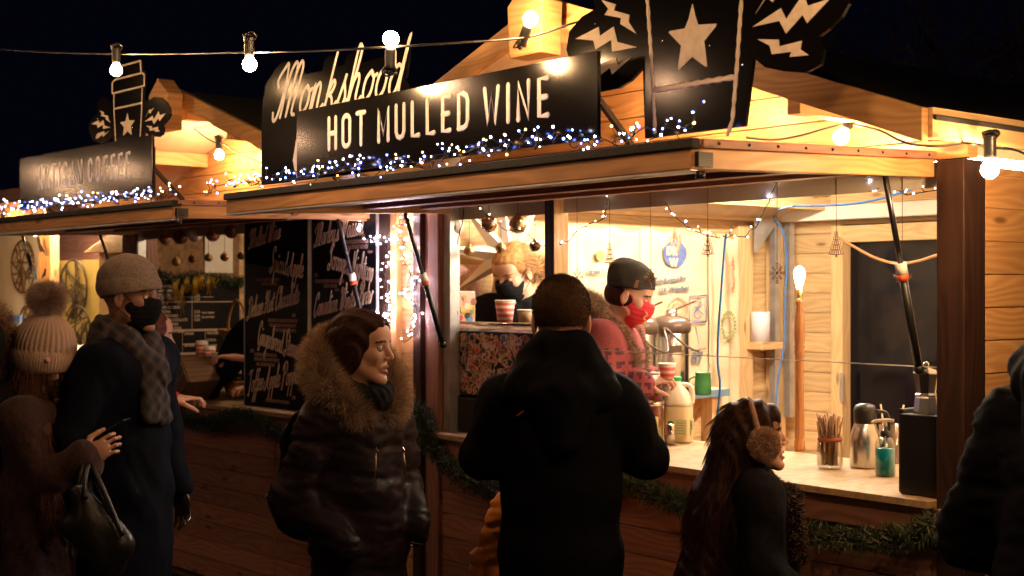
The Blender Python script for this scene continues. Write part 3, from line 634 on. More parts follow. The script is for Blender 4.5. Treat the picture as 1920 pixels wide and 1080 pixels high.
g = G(); q = [f4(*k) for k in ((245, 1000), (232, 930), (255, 780), (262, 880), (270, 1010), (262, 1060))]; g.prism(q, (0, -.8824, 0), X3, Z3, (0, .002, 0)); g.build('lower_flourish', SIGNW, t)
# ================================================================ menu boards
def menu(px0, px1, pt, pb, label, heads, prices, small):
    y = -.055; x0 = PY(px0, 500, y, ML).x; x1 = PY(px1, 500, y, ML).x; pm = (px0 + px1) / 2
    z1 = PY(pm, pt, y, ML).z; z0 = PY(pm, pb, y, ML).z
    t = thing('menu_board', label, 'menu board', ML @ Vector(((x0 + x1) / 2, y, z0)), 0)
    g = G(); g.b2(x0, x1, y, y + .01, z0, z1); g.build('board', SLATE, t, ML, bev=.001)
    g = G(); g.b2(x0 - .006, x0, y - .002, y + .012, z0, z1); g.b2(x1, x1 + .006, y - .002, y + .012, z0, z1); g.b2(x0, x1, y - .002, y + .012, z0 - .006, z0); g.build('edge_trim', ALU, t, ML)
    for (txt, ax, ay, bx, by, hp) in heads:
        A = PY(ax, ay, y, ML); Bq = PY(bx, by, y, ML); L = Bq.x - A.x; tt = (ML @ A - CAMP).length
        h = hp * 1.22 * tt / FPX / 2; wx = L / textw(txt, SCR, 1, 0) * .97; g = G()
        letter(g, txt, SCR, (A.x, y - .0005, A.z), X3, Z3, NY, h, wx, .0036, 0, .22, (Bq.z - A.z) / L, sm=True); g.build('heading', CHALK, t, ML)
    for (txt, ax, ay, hp, ce) in prices + small:
        g = G(); A = PY(ax, ay, y, ML); tt = (ML @ A - CAMP).length
        ftext(g, txt, (A.x, y - .0012, A.z), X3, Z3, NY, hp * tt / FPX * 1.4, .60, 0, 'CENTER' if ce else 'LEFT', .002); g.build('small_print', CHALKD, t, ML)
menu(459, 577, 411, 766, 'tall black menu board headed Mulled Wine and Spiced Apple, left of the pair',
     [('Mulled Wine', 467, 466, 527, 446, 28), ('Spiced Apple', 506, 508, 570, 522, 34), ('Deluxe Hot Chocolate', 464, 597, 563, 567, 32), ('Gingerbread Steamer', 483, 645, 567, 676, 34), ('Toffee Apple Popper', 465, 736, 566, 717, 34)],
     [('£4.00', 548, 594, 6, 0), ('£4.00', 470, 660, 6, 0), ('£4.00', 548, 748, 6, 0)],
     [('DECADENT HOT CHOCOLATE TOPPED WITH', 530, 604, 5.6, 1), ('CREAM, SPRINKLES AND MARSHMALLOWS', 530, 613, 5.6, 1), ('ADD MINT OR HAZELNUT SYRUP 50p', 533, 622, 5.6, 1), ('GINGERBREAD INFUSED WARM MILK', 498, 668, 5.4, 1), ('TOPPED WITH CREAM, FESTIVE SPRINKLES', 500, 677, 5.4, 1), ('AND A GINGERBREAD BISCUIT', 498, 686, 5.4, 1), ('A TOFFEE APPLE HOT CHOCOLATE WITH', 520, 755, 5, 1), ('SPICED APPLE JUICE WITH MANDARIN', 502, 527, 5.2, 1), ('SERVED WITH CINNAMON', 505, 535, 5.2, 1)])
menu(584, 705, 402, 800, 'tall black menu board headed Canadian Winter Brew, right of the pair',
     [("Marley's Wassail", 590, 462, 684, 437, 34), ("Scrooge's Nightcap", 615, 502, 701, 530, 38), ('Canadian Winter Brew', 588, 594, 701, 566, 34)],
     [('£5.00', 678, 446, 6, 0), ('£5.50', 590, 519, 6, 0), ('£6.00', 678, 596, 6, 0)],
     [('WARM APPLE JUICE WITH SPICES,', 667, 456, 6.4, 1), ('CHILLI EXTRACT AND RUM', 670, 466, 6.4, 1), ('STEAMED BABYCINO WITH BAILEYS AND', 618, 530, 6, 1), ('FESTIVE TOPPINGS', 620, 539, 6, 1), ('SINGLE SHOT BREWED WITH MAPLE', 640, 606, 5.6, 1), ('SYRUP AND RUM', 640, 615, 5.6, 1), ('ONE SHOT', 690, 474, 3.4, 0), ('ONE SHOT', 628, 545, 3.4, 0)])
# orange lead and plugs above the boards
g = G(); y = -.1
def loop(pts, r, name, m, label, cat, M=ML, yy=-.1):
    g = G(); g.tube(smooth([M @ PY(a, b, yy, M) for a, b in pts], 6), r, 8); return tag(g.build(name, m), label, cat)
loop([(560, 388), (557, 398), (566, 404), (578, 404), (584, 394), (582, 384)], .004, 'extension_lead', ORANGEP, 'coil of orange lead hanging above the left menu board', 'cable')
loop([(612, 392), (620, 400), (640, 403), (665, 401), (685, 394), (700, 386)], .004, 'extension_lead', ORANGEP, 'slack orange lead above the right menu board', 'cable')
g = G(); p = PY(608, 392, -.1, ML); g.box(p, (.11, .05, .022)); p = PY(592, 389, -.1, ML); g.box(p, (.03, .03, .02)); tag(g.build('junction_box', WHITEP, None, ML, bev=.004), 'white plastic junction box under the flap edge above the menu boards', 'junction box')
# ================================================================ fairy lights
LEDC = [EM('led_blue_white', (.14, .22, 1), 50), EM('led_white', (.7, .72, 1), 60), EM('led_warm', (1, .45, .12), 30)]
LEDP = [EM('led_panel_white', (.8, .68, .9), 480), EM('led_panel_warm', (1, .55, .38), 480)]
LEDW = EM('led_warm_soft', (1, .72, .4), 14)
_led = []
for m_ in LEDC + [LEDW] + LEDP:
    gg = G(); gg.ball((0, 0, 0), .0027, 6); me = bpy.data.meshes.new('led'); me.from_pydata(gg.v, [], gg.f); me.materials.append(m_); _led.append(me)
WIRE = mat('green_black_wire', (.006, .008, .006), .55)
def led_string(name, label, path, n, spread, wts, group='strings of fairy lights', leaf=.045, rad=.0016, up=Vector((0, 0, 1)), tangle=.012, scale=1.):
    path = [Vector(p) for p in path]; dense = smooth(path, 8)
    t = thing(name, label, 'fairy lights', path[0], 0, group); g = G()
    L = [0]
    for a, b in zip(dense, dense[1:]): L.append(L[-1] + (b - a).length)
    def at(s):
        for i in range(len(L) - 1):
            if L[i + 1] >= s: return dense[i].lerp(dense[i + 1], (s - L[i]) / max(1e-6, L[i + 1] - L[i]))
        return dense[-1]
    N = max(6, int(L[-1] / .02)); pts = []
    for i in range(N + 1):
        p = at(L[-1] * i / N); pts.append(p + Vector([random.gauss(0, tangle) for _ in range(3)]))
    pts = smooth(pts, 3); g.tube(pts, rad, 5)
    led = []
    for k in range(n):
        b = pts[min(len(pts) - 1, int((k + random.random()) / n * len(pts)))]
        d = Vector((random.gauss(0, 1), random.gauss(0, .6) - .3, random.gauss(.1, .8))) + up * .35
        d.normalize(); e = b + d * leaf * random.uniform(.35, 1) * spread
        g.tube([b, b.lerp(e, .5) + Vector([random.gauss(0, .004) for _ in range(3)]), e], rad * .8, 4); led.append(e)
    g.build('wire', WIRE, t); inv = WM[t.name].inverted()
    for e in led:
        k = random.choices(range(len(wts)), wts)[0]; o = bpy.data.objects.new('led', _led[k]); COL.objects.link(o); o.parent = t
        o.location = inv @ e; s = random.uniform(.75, 1.25) * scale; o.scale = (s, s, s)
    return t
def fpath(M, xa, xb, n): return [M @ Vector((lerp(xa, xb, i / n), -1.0 + random.uniform(-.02, .02), 1.985 + random.uniform(0, .02))) for i in range(n + 1)]
led_string('fairy_light_string', 'blue-white fairy lights along the left half of the mulled wine flap', fpath(I4, -4.66, -3.3, 14), 98, 1, (5, 3, 2))
led_string('fairy_light_string', 'blue-white fairy lights along the right half of the mulled wine flap', fpath(I4, -3.3, -2.17, 12), 86, 1, (5, 3, 2))
led_string('fairy_light_string', 'fairy lights along the left half of the coffee flap, below the coffee sign', fpath(ML, -4.5, -3.5, 12), 84, 1, (5, 3, 2))
led_string('fairy_light_string', 'fairy lights along the right half of the coffee flap', fpath(ML, -3.5, -2.2, 12), 90, 1, (5, 3, 2))
pp = [(668, 408), (675, 425), (690, 440), (712, 450), (722, 468), (727, 495), (722, 520), (728, 545), (727, 570), (735, 588), (720, 598), (702, 600), (722, 608)]
led_string('fairy_light_string', 'fairy lights trailing from the right menu board down the lit boards', [PY(a, b, -.05) for a, b in pp], 60, .8, (0, 0, 0, 0, 3, 2), tangle=.014)
pp = [(772, 386), (762, 400), (752, 430), (757, 455), (770, 480), (764, 505), (776, 530), (764, 560), (774, 590), (770, 615), (768, 638)]
led_string('fairy_light_string', 'fairy lights hanging down the narrow boarded strip beside the opening', [PY(a, b, -.04) for a, b in pp], 50, .8, (0, 0, 0, 0, 3, 2), tangle=.014)
pp = [(890, 376), (905, 395), (925, 412), (950, 432), (985, 436), (1010, 458), (1035, 460)]
led_string('fairy_light_string', 'short warm fairy lights draped among the baubles', [PY(a, b, .03) for a, b in pp], 12, .5, (0, 0, 0, 1), tangle=.002)
pp = [(1042, 462), (1068, 450), (1085, 430), (1110, 418), (1130, 410), (1138, 385), (1136, 366)]
led_string('fairy_light_string', 'fairy lights looping up beside the tree ornament above the dark beanie', [PY(a, b, .03) for a, b in pp], 9, .5, (0, 1, 0, 3), tangle=.002)
pp = [(1248, 378), (1262, 402), (1280, 418), (1310, 435), (1340, 444), (1375, 442), (1400, 440), (1420, 420), (1438, 385), (1452, 350), (1470, 330)]
led_string('fairy_light_string', 'fairy lights swagged across the sacks to the metal frame', [PY(a, b, .04) for a, b in pp], 20, .6, (0, 1, 0, 3), tangle=.002)
pp = [(1588, 328), (1610, 345), (1640, 352), (1680, 355), (1700, 366), (1730, 362), (1765, 355)]
led_string('fairy_light_string', 'fairy lights along the top above the dark door', [PY(a, b, .06) for a, b in pp], 11, .6, (0, 1, 0, 3), tangle=.002)
# ================================================================ hanging ornaments
GOLD = noisy('gold_glitter', (.45, .26, .1), (.85, .6, .32), 240, .3, .9, metal=1, r2=.3)
BRONZE = noisy('brown_glitter', (.1, .04, .02), (.36, .18, .09), 240, .3, .9, metal=.9, r2=.3)
ROSE = mat('satin_rose_gold', (.72, .44, .30), .22, .8)
CLEAR = noisy('frosted_stripe', (.75, .6, .5), (.95, .88, .8), 3, .2, 0)
THREAD = mat('dark_thread', (.10, .05, .03), .7)
ORNW = mat('copper_wire', (.22, .08, .04), .35, .7)
def bauble(px, py, r_px, m, label, M=I4, y=.045, stripes=False, topz=1.968):
    c = PY(px, py, y, M); r = r_px * (M @ c - CAMP).length / FPX; w = M @ c
    t = thing('bauble', label, 'bauble', w, 0, 'baubles hung in the openings')
    g = G()
    if stripes:
        g.ball(w, r, 16)
        g2 = G()
        for k in range(12):
            an = k * math.pi / 6; g2.tube([w + Vector((math.cos(an) * math.sin(q), math.sin(an) * math.sin(q), math.cos(q))) * r * 1.01 for q in np.linspace(.1, 3.04, 14)], r * .05, 5)
        g.build('ball', m, t); g2.build('ribs', WHITEP, t)
    else: g.ball(w, r, 16); g.build('ball', m, t)
    g = G(); g.lathe([(r * .28, -.002), (r * .28, r * .28), (0, r * .3)], w + Vector((0, 0, r * .95)), 10); g.build('cap', GOLD, t)
    g = G(); top = Vector((w.x, w.y, (topz))); g.tube([w + Vector((0, 0, r * 1.2)), top], .0011, 5); g.build('thread', THREAD, t)
bauble(853, 427, 16, CLEAR, 'clear ribbed bauble hanging leftmost in the mulled wine opening', stripes=True)
bauble(880, 470, 10.5, GOLD, 'small gold glitter bauble on a long thread, left of the paper star', y=.06)
bauble(917, 420, 16, ROSE, 'satin rose-gold bauble with a star facet above the fair-haired server')
bauble(939, 466, 10.5, GOLD, 'small gold bauble hanging against the fair hair', y=.06)
bauble(971, 421, 17, GOLD, 'large glittering gold bauble hanging above the server')
bauble(1003, 461, 11, BRONZE, 'small dark bronze bauble hanging just left of the mullion', y=.06)
for i, (px, py, r, m, l) in enumerate(((310, 448, 12, ROSE, 'pink bauble, first in the top row of the coffee opening'), (338, 444, 14, BRONZE, 'bronze bauble, second in the top row of the coffee opening'), (365, 440, 12.5, CLEAR, 'clear ribbed bauble in the middle of the coffee opening top row'), (399, 440, 13, ROSE, 'rose bauble, fourth in the top row of the coffee opening'), (434, 434, 13, BRONZE, 'dark bauble, last in the top row of the coffee opening'),
        (330, 491, 8, GOLD, 'small gold bauble, first of the lower row in the coffee opening'), (360, 486, 7.5, BRONZE, 'small brown bauble, second of the lower row in the coffee opening'), (391, 483, 7.5, GOLD, 'small bauble below the rose one in the coffee opening'), (421, 482, 8, ROSE, 'small rose bauble, fourth of the lower row in the coffee opening'), (452, 480, 7, BRONZE, 'small bauble half hidden by the left menu board'))):
    bauble(px, py, r, m, l, ML, .05, stripes=(i == 2))
def snowflake(px, py, r_px, label, y=.05, topz=1.968):
    w = PY(px, py, y); r = r_px * (w - CAMP).length / FPX; g = G()
    t = thing('snowflake_ornament', label, 'ornament', w, 0, 'wire ornaments hung in the opening')
    for k in range(8):
        an = k * math.pi / 4; d = X3 * math.cos(an) + Z3 * math.sin(an); n = X3 * -math.sin(an) + Z3 * math.cos(an)
        L = r * (1 if k % 2 == 0 else .8); g.tube([w, w + d * L], .0012, 5)
        for q in (.4, .62, .82):
            for s in (-1, 1): g.tube([w + d * L * q, w + d * L * (q + .16) + n * s * L * .2], .001, 4)
    g.build('flake', ORNW, t); g = G(); g.tube([w + Z3 * r, Vector((w.x, w.y, topz))], .0009, 4); g.build('thread', THREAD, t)
def tree_orn(px, py, h_px, label, y=.05, topz=1.968):
    w = PY(px, py, y); h = h_px * (w - CAMP).length / FPX; g = G(); t = thing('tree_ornament', label, 'ornament', w, 0, 'wire ornaments hung in the opening')
    for k in range(5):
        z = h * (.42 - k * .2); wd = h * (.08 + k * .075)
        n = 2 + k
        for j in range(n):
            cx = (j - (n - 1) / 2) * wd * 1.7 / n; rr_ = wd * .95 / n + .001
            g.tube([w + X3 * (cx + rr_ * math.cos(q)) + Z3 * (z + rr_ * 1.2 * math.sin(q)) for q in np.linspace(0, 6.28, 9)], .0011, 4)
        g.tube(smooth([w - X3 * wd * 1.05 + Z3 * (z - h * .05), w + Z3 * (z - h * .1), w + X3 * wd * 1.05 + Z3 * (z - h * .05)], 4), .0013, 5)
    g.tube([w + Z3 * (-h * .5), w + Z3 * (-h * .58)], .003, 5)
    g.build('tree_shape', ORNW, t); g = G(); g.tube([w + Z3 * h * .5, Vector((w.x, w.y, topz))], .0009, 4); g.build('thread', THREAD, t)
snowflake(1082, 520, 18, 'wire snowflake just left of the dark beanie')
snowflake(1220, 522, 18, 'wire snowflake in front of the printed sack wording')
snowflake(1457, 512, 20, 'wire snowflake in front of the metal frame')
snowflake(1692, 518, 20, 'dark wire snowflake in front of the glazed door')
tree_orn(1143, 474, 40, 'wire tree ornament above the dark beanie')
tree_orn(1327, 458, 40, 'wire tree ornament hanging right of the blue round logo')
tree_orn(1568, 456, 44, 'wire tree ornament beside the door frame')
# ================================================================ near hut interior
XS = -4.80
def sack_mat():
    m = mat('hessian', (.6, .46, .3), .9); t = NT(m); tc = t.n('ShaderNodeTexCoord')
    w1 = t.n('ShaderNodeTexWave', Scale=90., Distortion=1.5); w1.bands_direction = 'Y'; w2 = t.n('ShaderNodeTexWave', Scale=90., Distortion=1.5); w2.bands_direction = 'Z'
    n = t.n('ShaderNodeTexNoise', Scale=6., Detail=5.)
    for x in (w1, w2, n): t.l(tc.outputs['Object'], x.inputs['Vector'])
    f = t.math('ADD', t.math('MULTIPLY', t.math('ADD', w1.outputs['Fac'], w2.outputs['Fac']), .2), t.math('MULTIPLY', n.outputs['Fac'], .7))
    t.l(t.ramp(f, [(.3, (.40, .28, .16)), (.75, (.74, .61, .43))]), t.b.inputs['Base Color']); t.bump(f, .5, .003); return m
SACKM = sack_mat()
INKB = noisy('blue_ink', (.05, .08, .22), (.12, .16, .36), 60, .9, 0); INKD = noisy('faded_black_ink', (.06, .07, .1), (.2, .2, .22), 60, .9, 0); INKR = noisy('faded_red_ink', (.45, .16, .1), (.6, .34, .22), 40, .9, 0); INKG = noisy('faded_green_ink', (.12, .22, .06), (.32, .36, .14), 40, .9, 0)
def drape(y0, y1, z0, z1, amp, seed, label, x=XS, foldf=9):
    g = G(); nu, nv = 60, 40; vs = []
    for j in range(nv + 1):
        for i in range(nu + 1):
            u, v = i / nu, j / nv; y = lerp(y0, y1, u); z = lerp(z0, z1, v)
            d = amp * (math.sin(u * foldf + seed + v * 1.3) * .5 + noise.noise(Vector((u * 4 + seed, v * 3, seed))) * .9) * (1.15 - v * .7)
            z += (1 - v) * .03 * noise.noise(Vector((u * 5, seed, 0))) + v * .012 * math.sin(u * 14)
            vs.append((x + max(-.03, d), y, z))
    fs = [(j * (nu + 1) + i, j * (nu + 1) + i + 1, (j + 1) * (nu + 1) + i + 1, (j + 1) * (nu + 1) + i) for j in range(nv) for i in range(nu)]
    g.add(vs, fs, 0, None, True); o = g.build('hessian_sack', SACKM); s = o.modifiers.new('solid', 'SOLIDIFY'); s.thickness = .003; s.offset = -1
    return tag(o, label, 'sack', 'coffee sacks hung on the wall')
def YZ(px, py, x=XS): p = PX(px, py, x); return p.y, p.z
ya, za = YZ(1066, 425); yb, _ = YZ(1215, 425); yc, zb = YZ(1330, 430); yd, _ = YZ(1383, 430); _, zl = YZ(1250, 775)
s1 = drape(ya, yb, 1.15, za, .010, 1.0, 'pale hessian sack with a green logo hung on the side wall', XS - .012, 5)
s2 = drape(yb - .05, yc, 1.1, za, .008, 4.0, 'hessian sack printed with a round blue logo and wording', XS - .006, 4)
s3 = drape(yc - .02, yd, .92, za - .02, .03, 7.0, 'creased hessian sack beside the shelf bay', XS + .005, 13)
def ink_text(par, body, px, py, hp, m, sx=.8, rise=0., x=XS + .012, font=None, name='printed_wording', off=0.0):
    p = PX(px, py, x); tt = (p - CAMP).length; g = G(); ftext(g, body, (x, p.y, p.z), Vector((0, 1, rise)).normalized(), Z3, X3, hp * tt / FPX * 1.35, sx * 1.25, 0, 'LEFT', off)
    g.build(name, m, par)
def ring(g, px, py, r0, r1, x, m=0, n=32, fill=False):
    c = PX(px, py, x); k = (c - CAMP).length / FPX
    vs = []; 
    for i in range(n):
        a = 2 * math.pi * i / n; j = 1 + .03 * math.sin(i * 7.3)
        vs.append((x, c.y + math.cos(a) * r1 * k * 1.25 * j, c.z + math.sin(a) * r1 * k * j))
    if fill: g.add(vs, [list(range(n))], m); return
    for i in range(n):
        a = 2 * math.pi * i / n; vs.append((x, c.y + math.cos(a) * r0 * k * 1.25, c.z + math.sin(a) * r0 * k))
    g.add(vs, [(i, (i + 1) % n, n + (i + 1) % n, n + i) for i in range(n)], m)
x = XS + .012
g = G(); ring(g, 1266, 476, 0, 25, x, fill=True); g.build('blue_logo', INKB, s2)
ink_text(s2, 'DR', 1250, 477, 15, SACKM, .8, 0, x + .002, name='logo_lettering', off=.004); ink_text(s2, 'W', 1256, 499, 15, SACKM, .8, 0, x + .002, name='logo_lettering', off=.004)
ink_text(s2, 'Exclusively Roasted For', 1206, 536, 10, INKD, .72, .09, off=.003); ink_text(s2, 'U.R. Wakefield', 1236, 550, 10, INKD, .78, .06, off=.003)
g = G(); ring(g, 1272, 578, 18, 21, x); ring(g, 1272, 578, 11, 12.5, x); g.build('round_stamp', INKR, s2); ink_text(s2, 'PEAK', 1262, 576, 7, INKR, .9, 0)
g = G()
for a, b in (((1293, 556), (1325, 553)), ((1325, 553), (1324, 604)), ((1324, 604), (1293, 606)), ((1293, 606), (1293, 556))):
    p, q = PX(*a, x), PX(*b, x); g.tube([p, q], .0035, 5, flat=X3 * .001)
g.tube(smooth([PX(a, b, x) for a, b in ((1303, 566), (1310, 560), (1315, 566), (1306, 578), (1302, 590), (1308, 597), (1315, 593))], 5), .003, 5, flat=X3 * .001)
g.tube(smooth([PX(a, b, x) for a, b in ((1301, 590), (1308, 580), (1318, 570))], 5), .003, 5, flat=X3 * .001); g.tube(smooth([PX(a, b, x) for a, b in ((1302, 574), (1310, 582), (1319, 590))], 5), .003, 5, flat=X3 * .001)
for q in np.linspace(1294, 1322, 12): g.tube([PX(q, 600, x), PX(q + 1.2, 603, x)], .0022, 4, flat=X3 * .001)
g.build('framed_mark', INKB, s2)
ink_text(s2, '07', 1297, 681, 21, INKD, .85, 0, off=.004); g = G(); g.tube([PX(1292, 658, x), PX(1324, 653, x)], .003, 5, flat=X3 * .001); g.build('printed_rule', INKD, s2)
g = G()
for k in range(14):
    a = PX(1256 + random.uniform(0, 20), 428 + random.uniform(0, 36), x); g.tube([a, a + Vector((0, random.gauss(0, .006), -.05))], .006, 5, flat=X3 * .0006)
g.build('red_streaks', INKR, s2)
g = G(); ring(g, 1126, 478, 0, 9, x, fill=False); ring(g, 1126, 480, 4, 9, x + .001); g.build('green_logo', INKG, s1)
ink_text(s1, 'Thirteen Co', 1098, 513, 8.5, INKD, .75, .0, off=.002)
g = G(); x2 = XS + .045
for k in range(22):
    a = k / 22 * 6.28; c = PX(1366, 610, x2); g.tube([c + Vector((0, math.cos(a) * .045, math.sin(a) * .062)), c + Vector((0, math.cos(a) * .062, math.sin(a) * .08))], .006, 5, flat=X3 * .0008)
ring(g, 1366, 610, 13, 15, x2); g.build('green_round_stamp', INKG, s3)
g = G()
for k in range(9): a = PX(1374 + random.uniform(-2, 2), 482 + k * 7, x2); g.tube([a, a + Vector((0, .006, -.03))], .008, 5, flat=X3 * .0008)
g.build('red_mark', INKR, s3)
# tree of things on the wall: paper star
PAPER = noisy('cream_paper', (.78, .70, .60), (.88, .82, .74), 4, .7, .05, sheen=.2)
c = PX(938, 478, -4.78); c.x = -4.74; st = thing('paper_star', 'large pleated cream paper star glowing behind the fair-haired server', 'paper star', c)
g = G(); n = 9; R1, R0 = .31, .10; ctr = c + Vector((.07, 0, 0)); bc = c - Vector((.01, 0, 0))
vs = [ctr, bc]
nd = Vector((.95, -.3, 0)).normalized(); ud = Vector((nd.y, -nd.x, 0)) * -1
for i in range(2 * n):
    a = math.pi * i / n + .25; r = R1 if i % 2 == 0 else R0; vs.append(c + ud * (math.cos(a) * r) + Z3 * (math.sin(a) * r))
vs[0] = c + nd * .06; vs[1] = c - nd * .02
fs = []
for i in range(2 * n): fs += [(0, 2 + i, 2 + (i + 1) % (2 * n)), (1, 2 + (i + 1) % (2 * n), 2 + i)]
g.add(vs, fs); g.build('folded_paper', PAPER, st); g = G(); g.tube([c + Z3 * .1, Vector((c.x, c.y, 2.02))], .001, 4); g.build('thread', THREAD, st)
g = G(); p = PX(868, 520, -4.84); g.box((-4.862, p.y + .04, p.z - .06), (.004, .16, .24)); tag(g.build('paper_notice', noisy('pink_print', (.6, .25, .2), (.85, .7, .62), 40, .7, 0)), 'pink and white paper notice pinned behind the paper star', 'notice')
# urns etc on the back shelf
def lathe_thing(name, label, cat, p, parts, group=None, n=24, rz=0):
    t = thing(name, label, cat, p, rz, group)
    for nm, m, prof in parts: g = G(); g.lathe(prof, p, n); g.build(nm, m, t)
    return t
shz = PT(1320, 728, 6.35).z
sh = thing('back_shelf', 'blue-edged shelf on timber legs holding the steel urns', 'shelf', (-4.45, 1.55, .1))
a = PT(1365, 728, 6.45); a2 = PT(1180, 728, 6.1)
g = G(); g.box((-4.52, 1.0, shz - .012), (.5, 1.02, .02)); g.build('top', PINE_IN, sh); g = G(); g.box((-4.265, 1.0, shz - .022), (.012, 1.02, .034)); g.build('blue_edge', mat('blue_grey_edge', (.12, .2, .28), .5), sh)
for yy in (.55, 1.45): g = G(); g.box((-4.32, yy, (shz - .03) / 2 + .05), (.07, .07, shz - .13)); g.build('leg', PINE_IN, sh)
g = G(); g.beam((-4.75, 1.45, shz - .42), (-4.36, 1.45, shz - .06), .05, .05); g.build('brace', PINE_IN, sh)
def urn(p, label):
    r = .082; H = .33
    t = lathe_thing('airpot', label, 'airpot', p, [('body', STEEL, [(r * .97, 0), (r, .015), (r, H - .06), (r * .96, H - .05)]), ('base_ring', BLACKP, [(0, 0), (r * 1.04, 0), (r * 1.04, .014), (r, .016)]),
         ('shoulder', SMOKE, [(r * .98, H - .06), (r * 1.1, H - .05), (r * 1.12, H - .015), (r * .9, H + .012), (r * .5, H + .022), (0, H + .024)])], 'steel pump airpots on the shelf')
    g = G(); g.beam(p + Vector((0, 0, H + .04)), p + Vector((.09, .06, H + .085)), .022, .008); g.lathe([(.03, H + .02), (.03, H + .045), (0, H + .05)], p, 12); g.build('pump_lever', CHROME, t)
    g = G(); q = p + Vector((.09, -.02, H - .05)); g.tube(smooth([p + Vector((.05, -.09, H - .03)), p + Vector((.12, -.03, H - .11)), p + Vector((.13, .05, H - .13)), p + Vector((.06, .1, H - .03))], 5), .005, 8); g.build('carry_handle', SMOKE, t)
    g = G(); g.box(p + Vector((.075, -.045, H * .62)), (.01, .05, .03), Matrix.Rotation(-.5, 3, 'Z')); g.build('badge', SMOKE, t)
SMOKE = mat('smoky_plastic', (.09, .06, .045), .22)
p = PT(1197, 728, 5.9); urn(Vector((p.x, p.y, shz)), 'steel airpot nearer the pink hooded server'); p = PT(1258, 728, 6.05); urn(Vector((p.x, p.y, shz)), 'steel airpot beside the green milk jug')
GREENM = noisy('green_enamel', (.02, .12, .035), (.04, .2, .06), 20, .35, .1)
p = PT(1318, 726, 5.95); p.z = shz
t = lathe_thing('milk_jug', 'green enamel jug with a spoon in it on the shelf', 'jug', p, [('body', GREENM, [(0, .002), (.036, 0), (.038, .01), (.036, .06), (.033, .095), (.036, .1), (.033, .1), (.03, .06), (.03, .02), (0, .015)])])
g = G(); g.tube(smooth([p + Vector((-.03, -.02, .08)), p + Vector((-.05, -.035, .065)), p + Vector((-.05, -.035, .03)), p + Vector((-.032, -.02, .015))], 5), .004, 6); g.build('handle', GREENM, t)
g = G(); g.beam(p + Vector((.0, 0, .03)), p + Vector((.02, .025, .14)), .012, .002); g.build('spoon', CHROME, t)
# lidded pan on the far side, espresso grinder silhouette
p = PT(1112, 576, 6.0); t = lathe_thing('steel_pot', 'lidded steel pot behind the man, left of the beanie', 'pot', Vector((p.x, p.y, 1.12)), [('body', STEEL, [(0, 0), (.1, 0), (.105, .02), (.105, .36), (.11, .365)]), ('lid', STEEL, [(.112, .365), (.1, .38), (.03, .395), (0, .396)]), ('knob', BLACKP, [(.012, .395), (.02, .41), (.022, .42), (0, .428)])], None, 24)
g = G(); g.box((p.x, p.y, 1.06), (.4, .4, .1)); tag(g.build('work_table', PINE_IN), 'pale work table under the steel pot', 'table')
# coffee machine covered in stickers
cm = thing('coffee_machine', 'espresso machine with its back panel plastered in small colourful stickers', 'coffee machine', (-4.15, .25, 1.01))
x0 = PY(845, 700, .06).x; x1 = PY(1005, 700, .06).x; zt = PY(900, 612, .06).z; zb = 1.16
g = G(); g.b2(x0, x1, .06, .40, zb, zt); o = g.build('body', STEEL, cm, bev=.03)
g = G(); g.b2(x0 + .01, x1 - .01, .04, .40, 1.01, zb - .003); g.build('base', BLACKP, cm, bev=.006)
g = G(); g.b2(x0 + .012, x1 - .012, .052, .059, zb + .005, zt - .02); g.build('back_panel', mat('dark_panel', (.02, .015, .015), .3), cm, bev=.003)
stc = [mat('sticker_' + n_, c_, .35) for n_, c_ in (('red', (.5, .06, .05)), ('orange', (.6, .24, .08)), ('cream', (.66, .5, .38)), ('blue', (.06, .2, .4)), ('brown', (.22, .08, .05)), ('pink', (.62, .26, .24)), ('yellow', (.6, .44, .08)), ('black', (.02, .02, .02)), ('green', (.1, .22, .08)))]
stc.append(mat('sticker_white_rim', (.66, .56, .48), .4))
g = G(); random.seed(3); lay = 0; wts = [7, 5, 5, 1, 6, 5, 1, 7, 1]
for k in range(430):
    cx = random.uniform(x0 + .03, x1 - .03); cz = random.uniform(zb + .025, zt - .035); a = random.uniform(.010, .021); b = a * random.uniform(.6, 1.1); ro = random.uniform(0, 3.14); yy = .0515 - lay * .00002; lay += 1
    for rr_, cc, dy in ((1, 9, 0), (.86, random.choices(range(9), wts)[0], .000008)) + (((.5, random.choices(range(9), wts)[0], .000014),) if random.random() < .8 else ()):
        n = 12; ph = random.uniform(0, 6); lob = random.choice((0, .12, .2)); kk = random.choice((3, 4, 5)); ox, oz = (0, 0) if rr_ > .6 else (random.uniform(-.3, .3) * a, random.uniform(-.3, .3) * b)
        vs = []
        for i in range(n):
            q = 2 * math.pi * i / n; r_ = rr_ * (1 + (lob * math.sin(kk * q + 1) if rr_ > .6 else lob * math.sin(3 * q + ph))); u, v = a * r_ * math.cos(q), b * r_ * math.sin(q)
            vs.append((cx + ox + u * math.cos(ro) - v * math.sin(ro), yy - dy, cz + oz + u * math.sin(ro) + v * math.cos(ro)))
        g.add(vs, [list(range(n))], cc)
so = g.build('stickers', stc, cm)
g = G(); g.tube([(x0 + .03, .075, zt + .012), (x1 - .03, .075, zt + .012)], .007, 8); g.tube([(x0 + .03, .37, zt + .012), (x1 - .03, .37, zt + .012)], .007, 8); g.build('cup_rail', CHROME, cm)
g = G(); q = PY(1104, 634, .32); g.box((q.x, .32, q.z), (.10, .22, .15)); g.build('steam_head', STEEL, cm, bev=.035)
g = G(); g.box((q.x + .01, .30, q.z - .1), (.10, .2, .02)); g.build('drip_ledge', CHROME, cm, bev=.004)
random.seed(11)
REDCUP = None
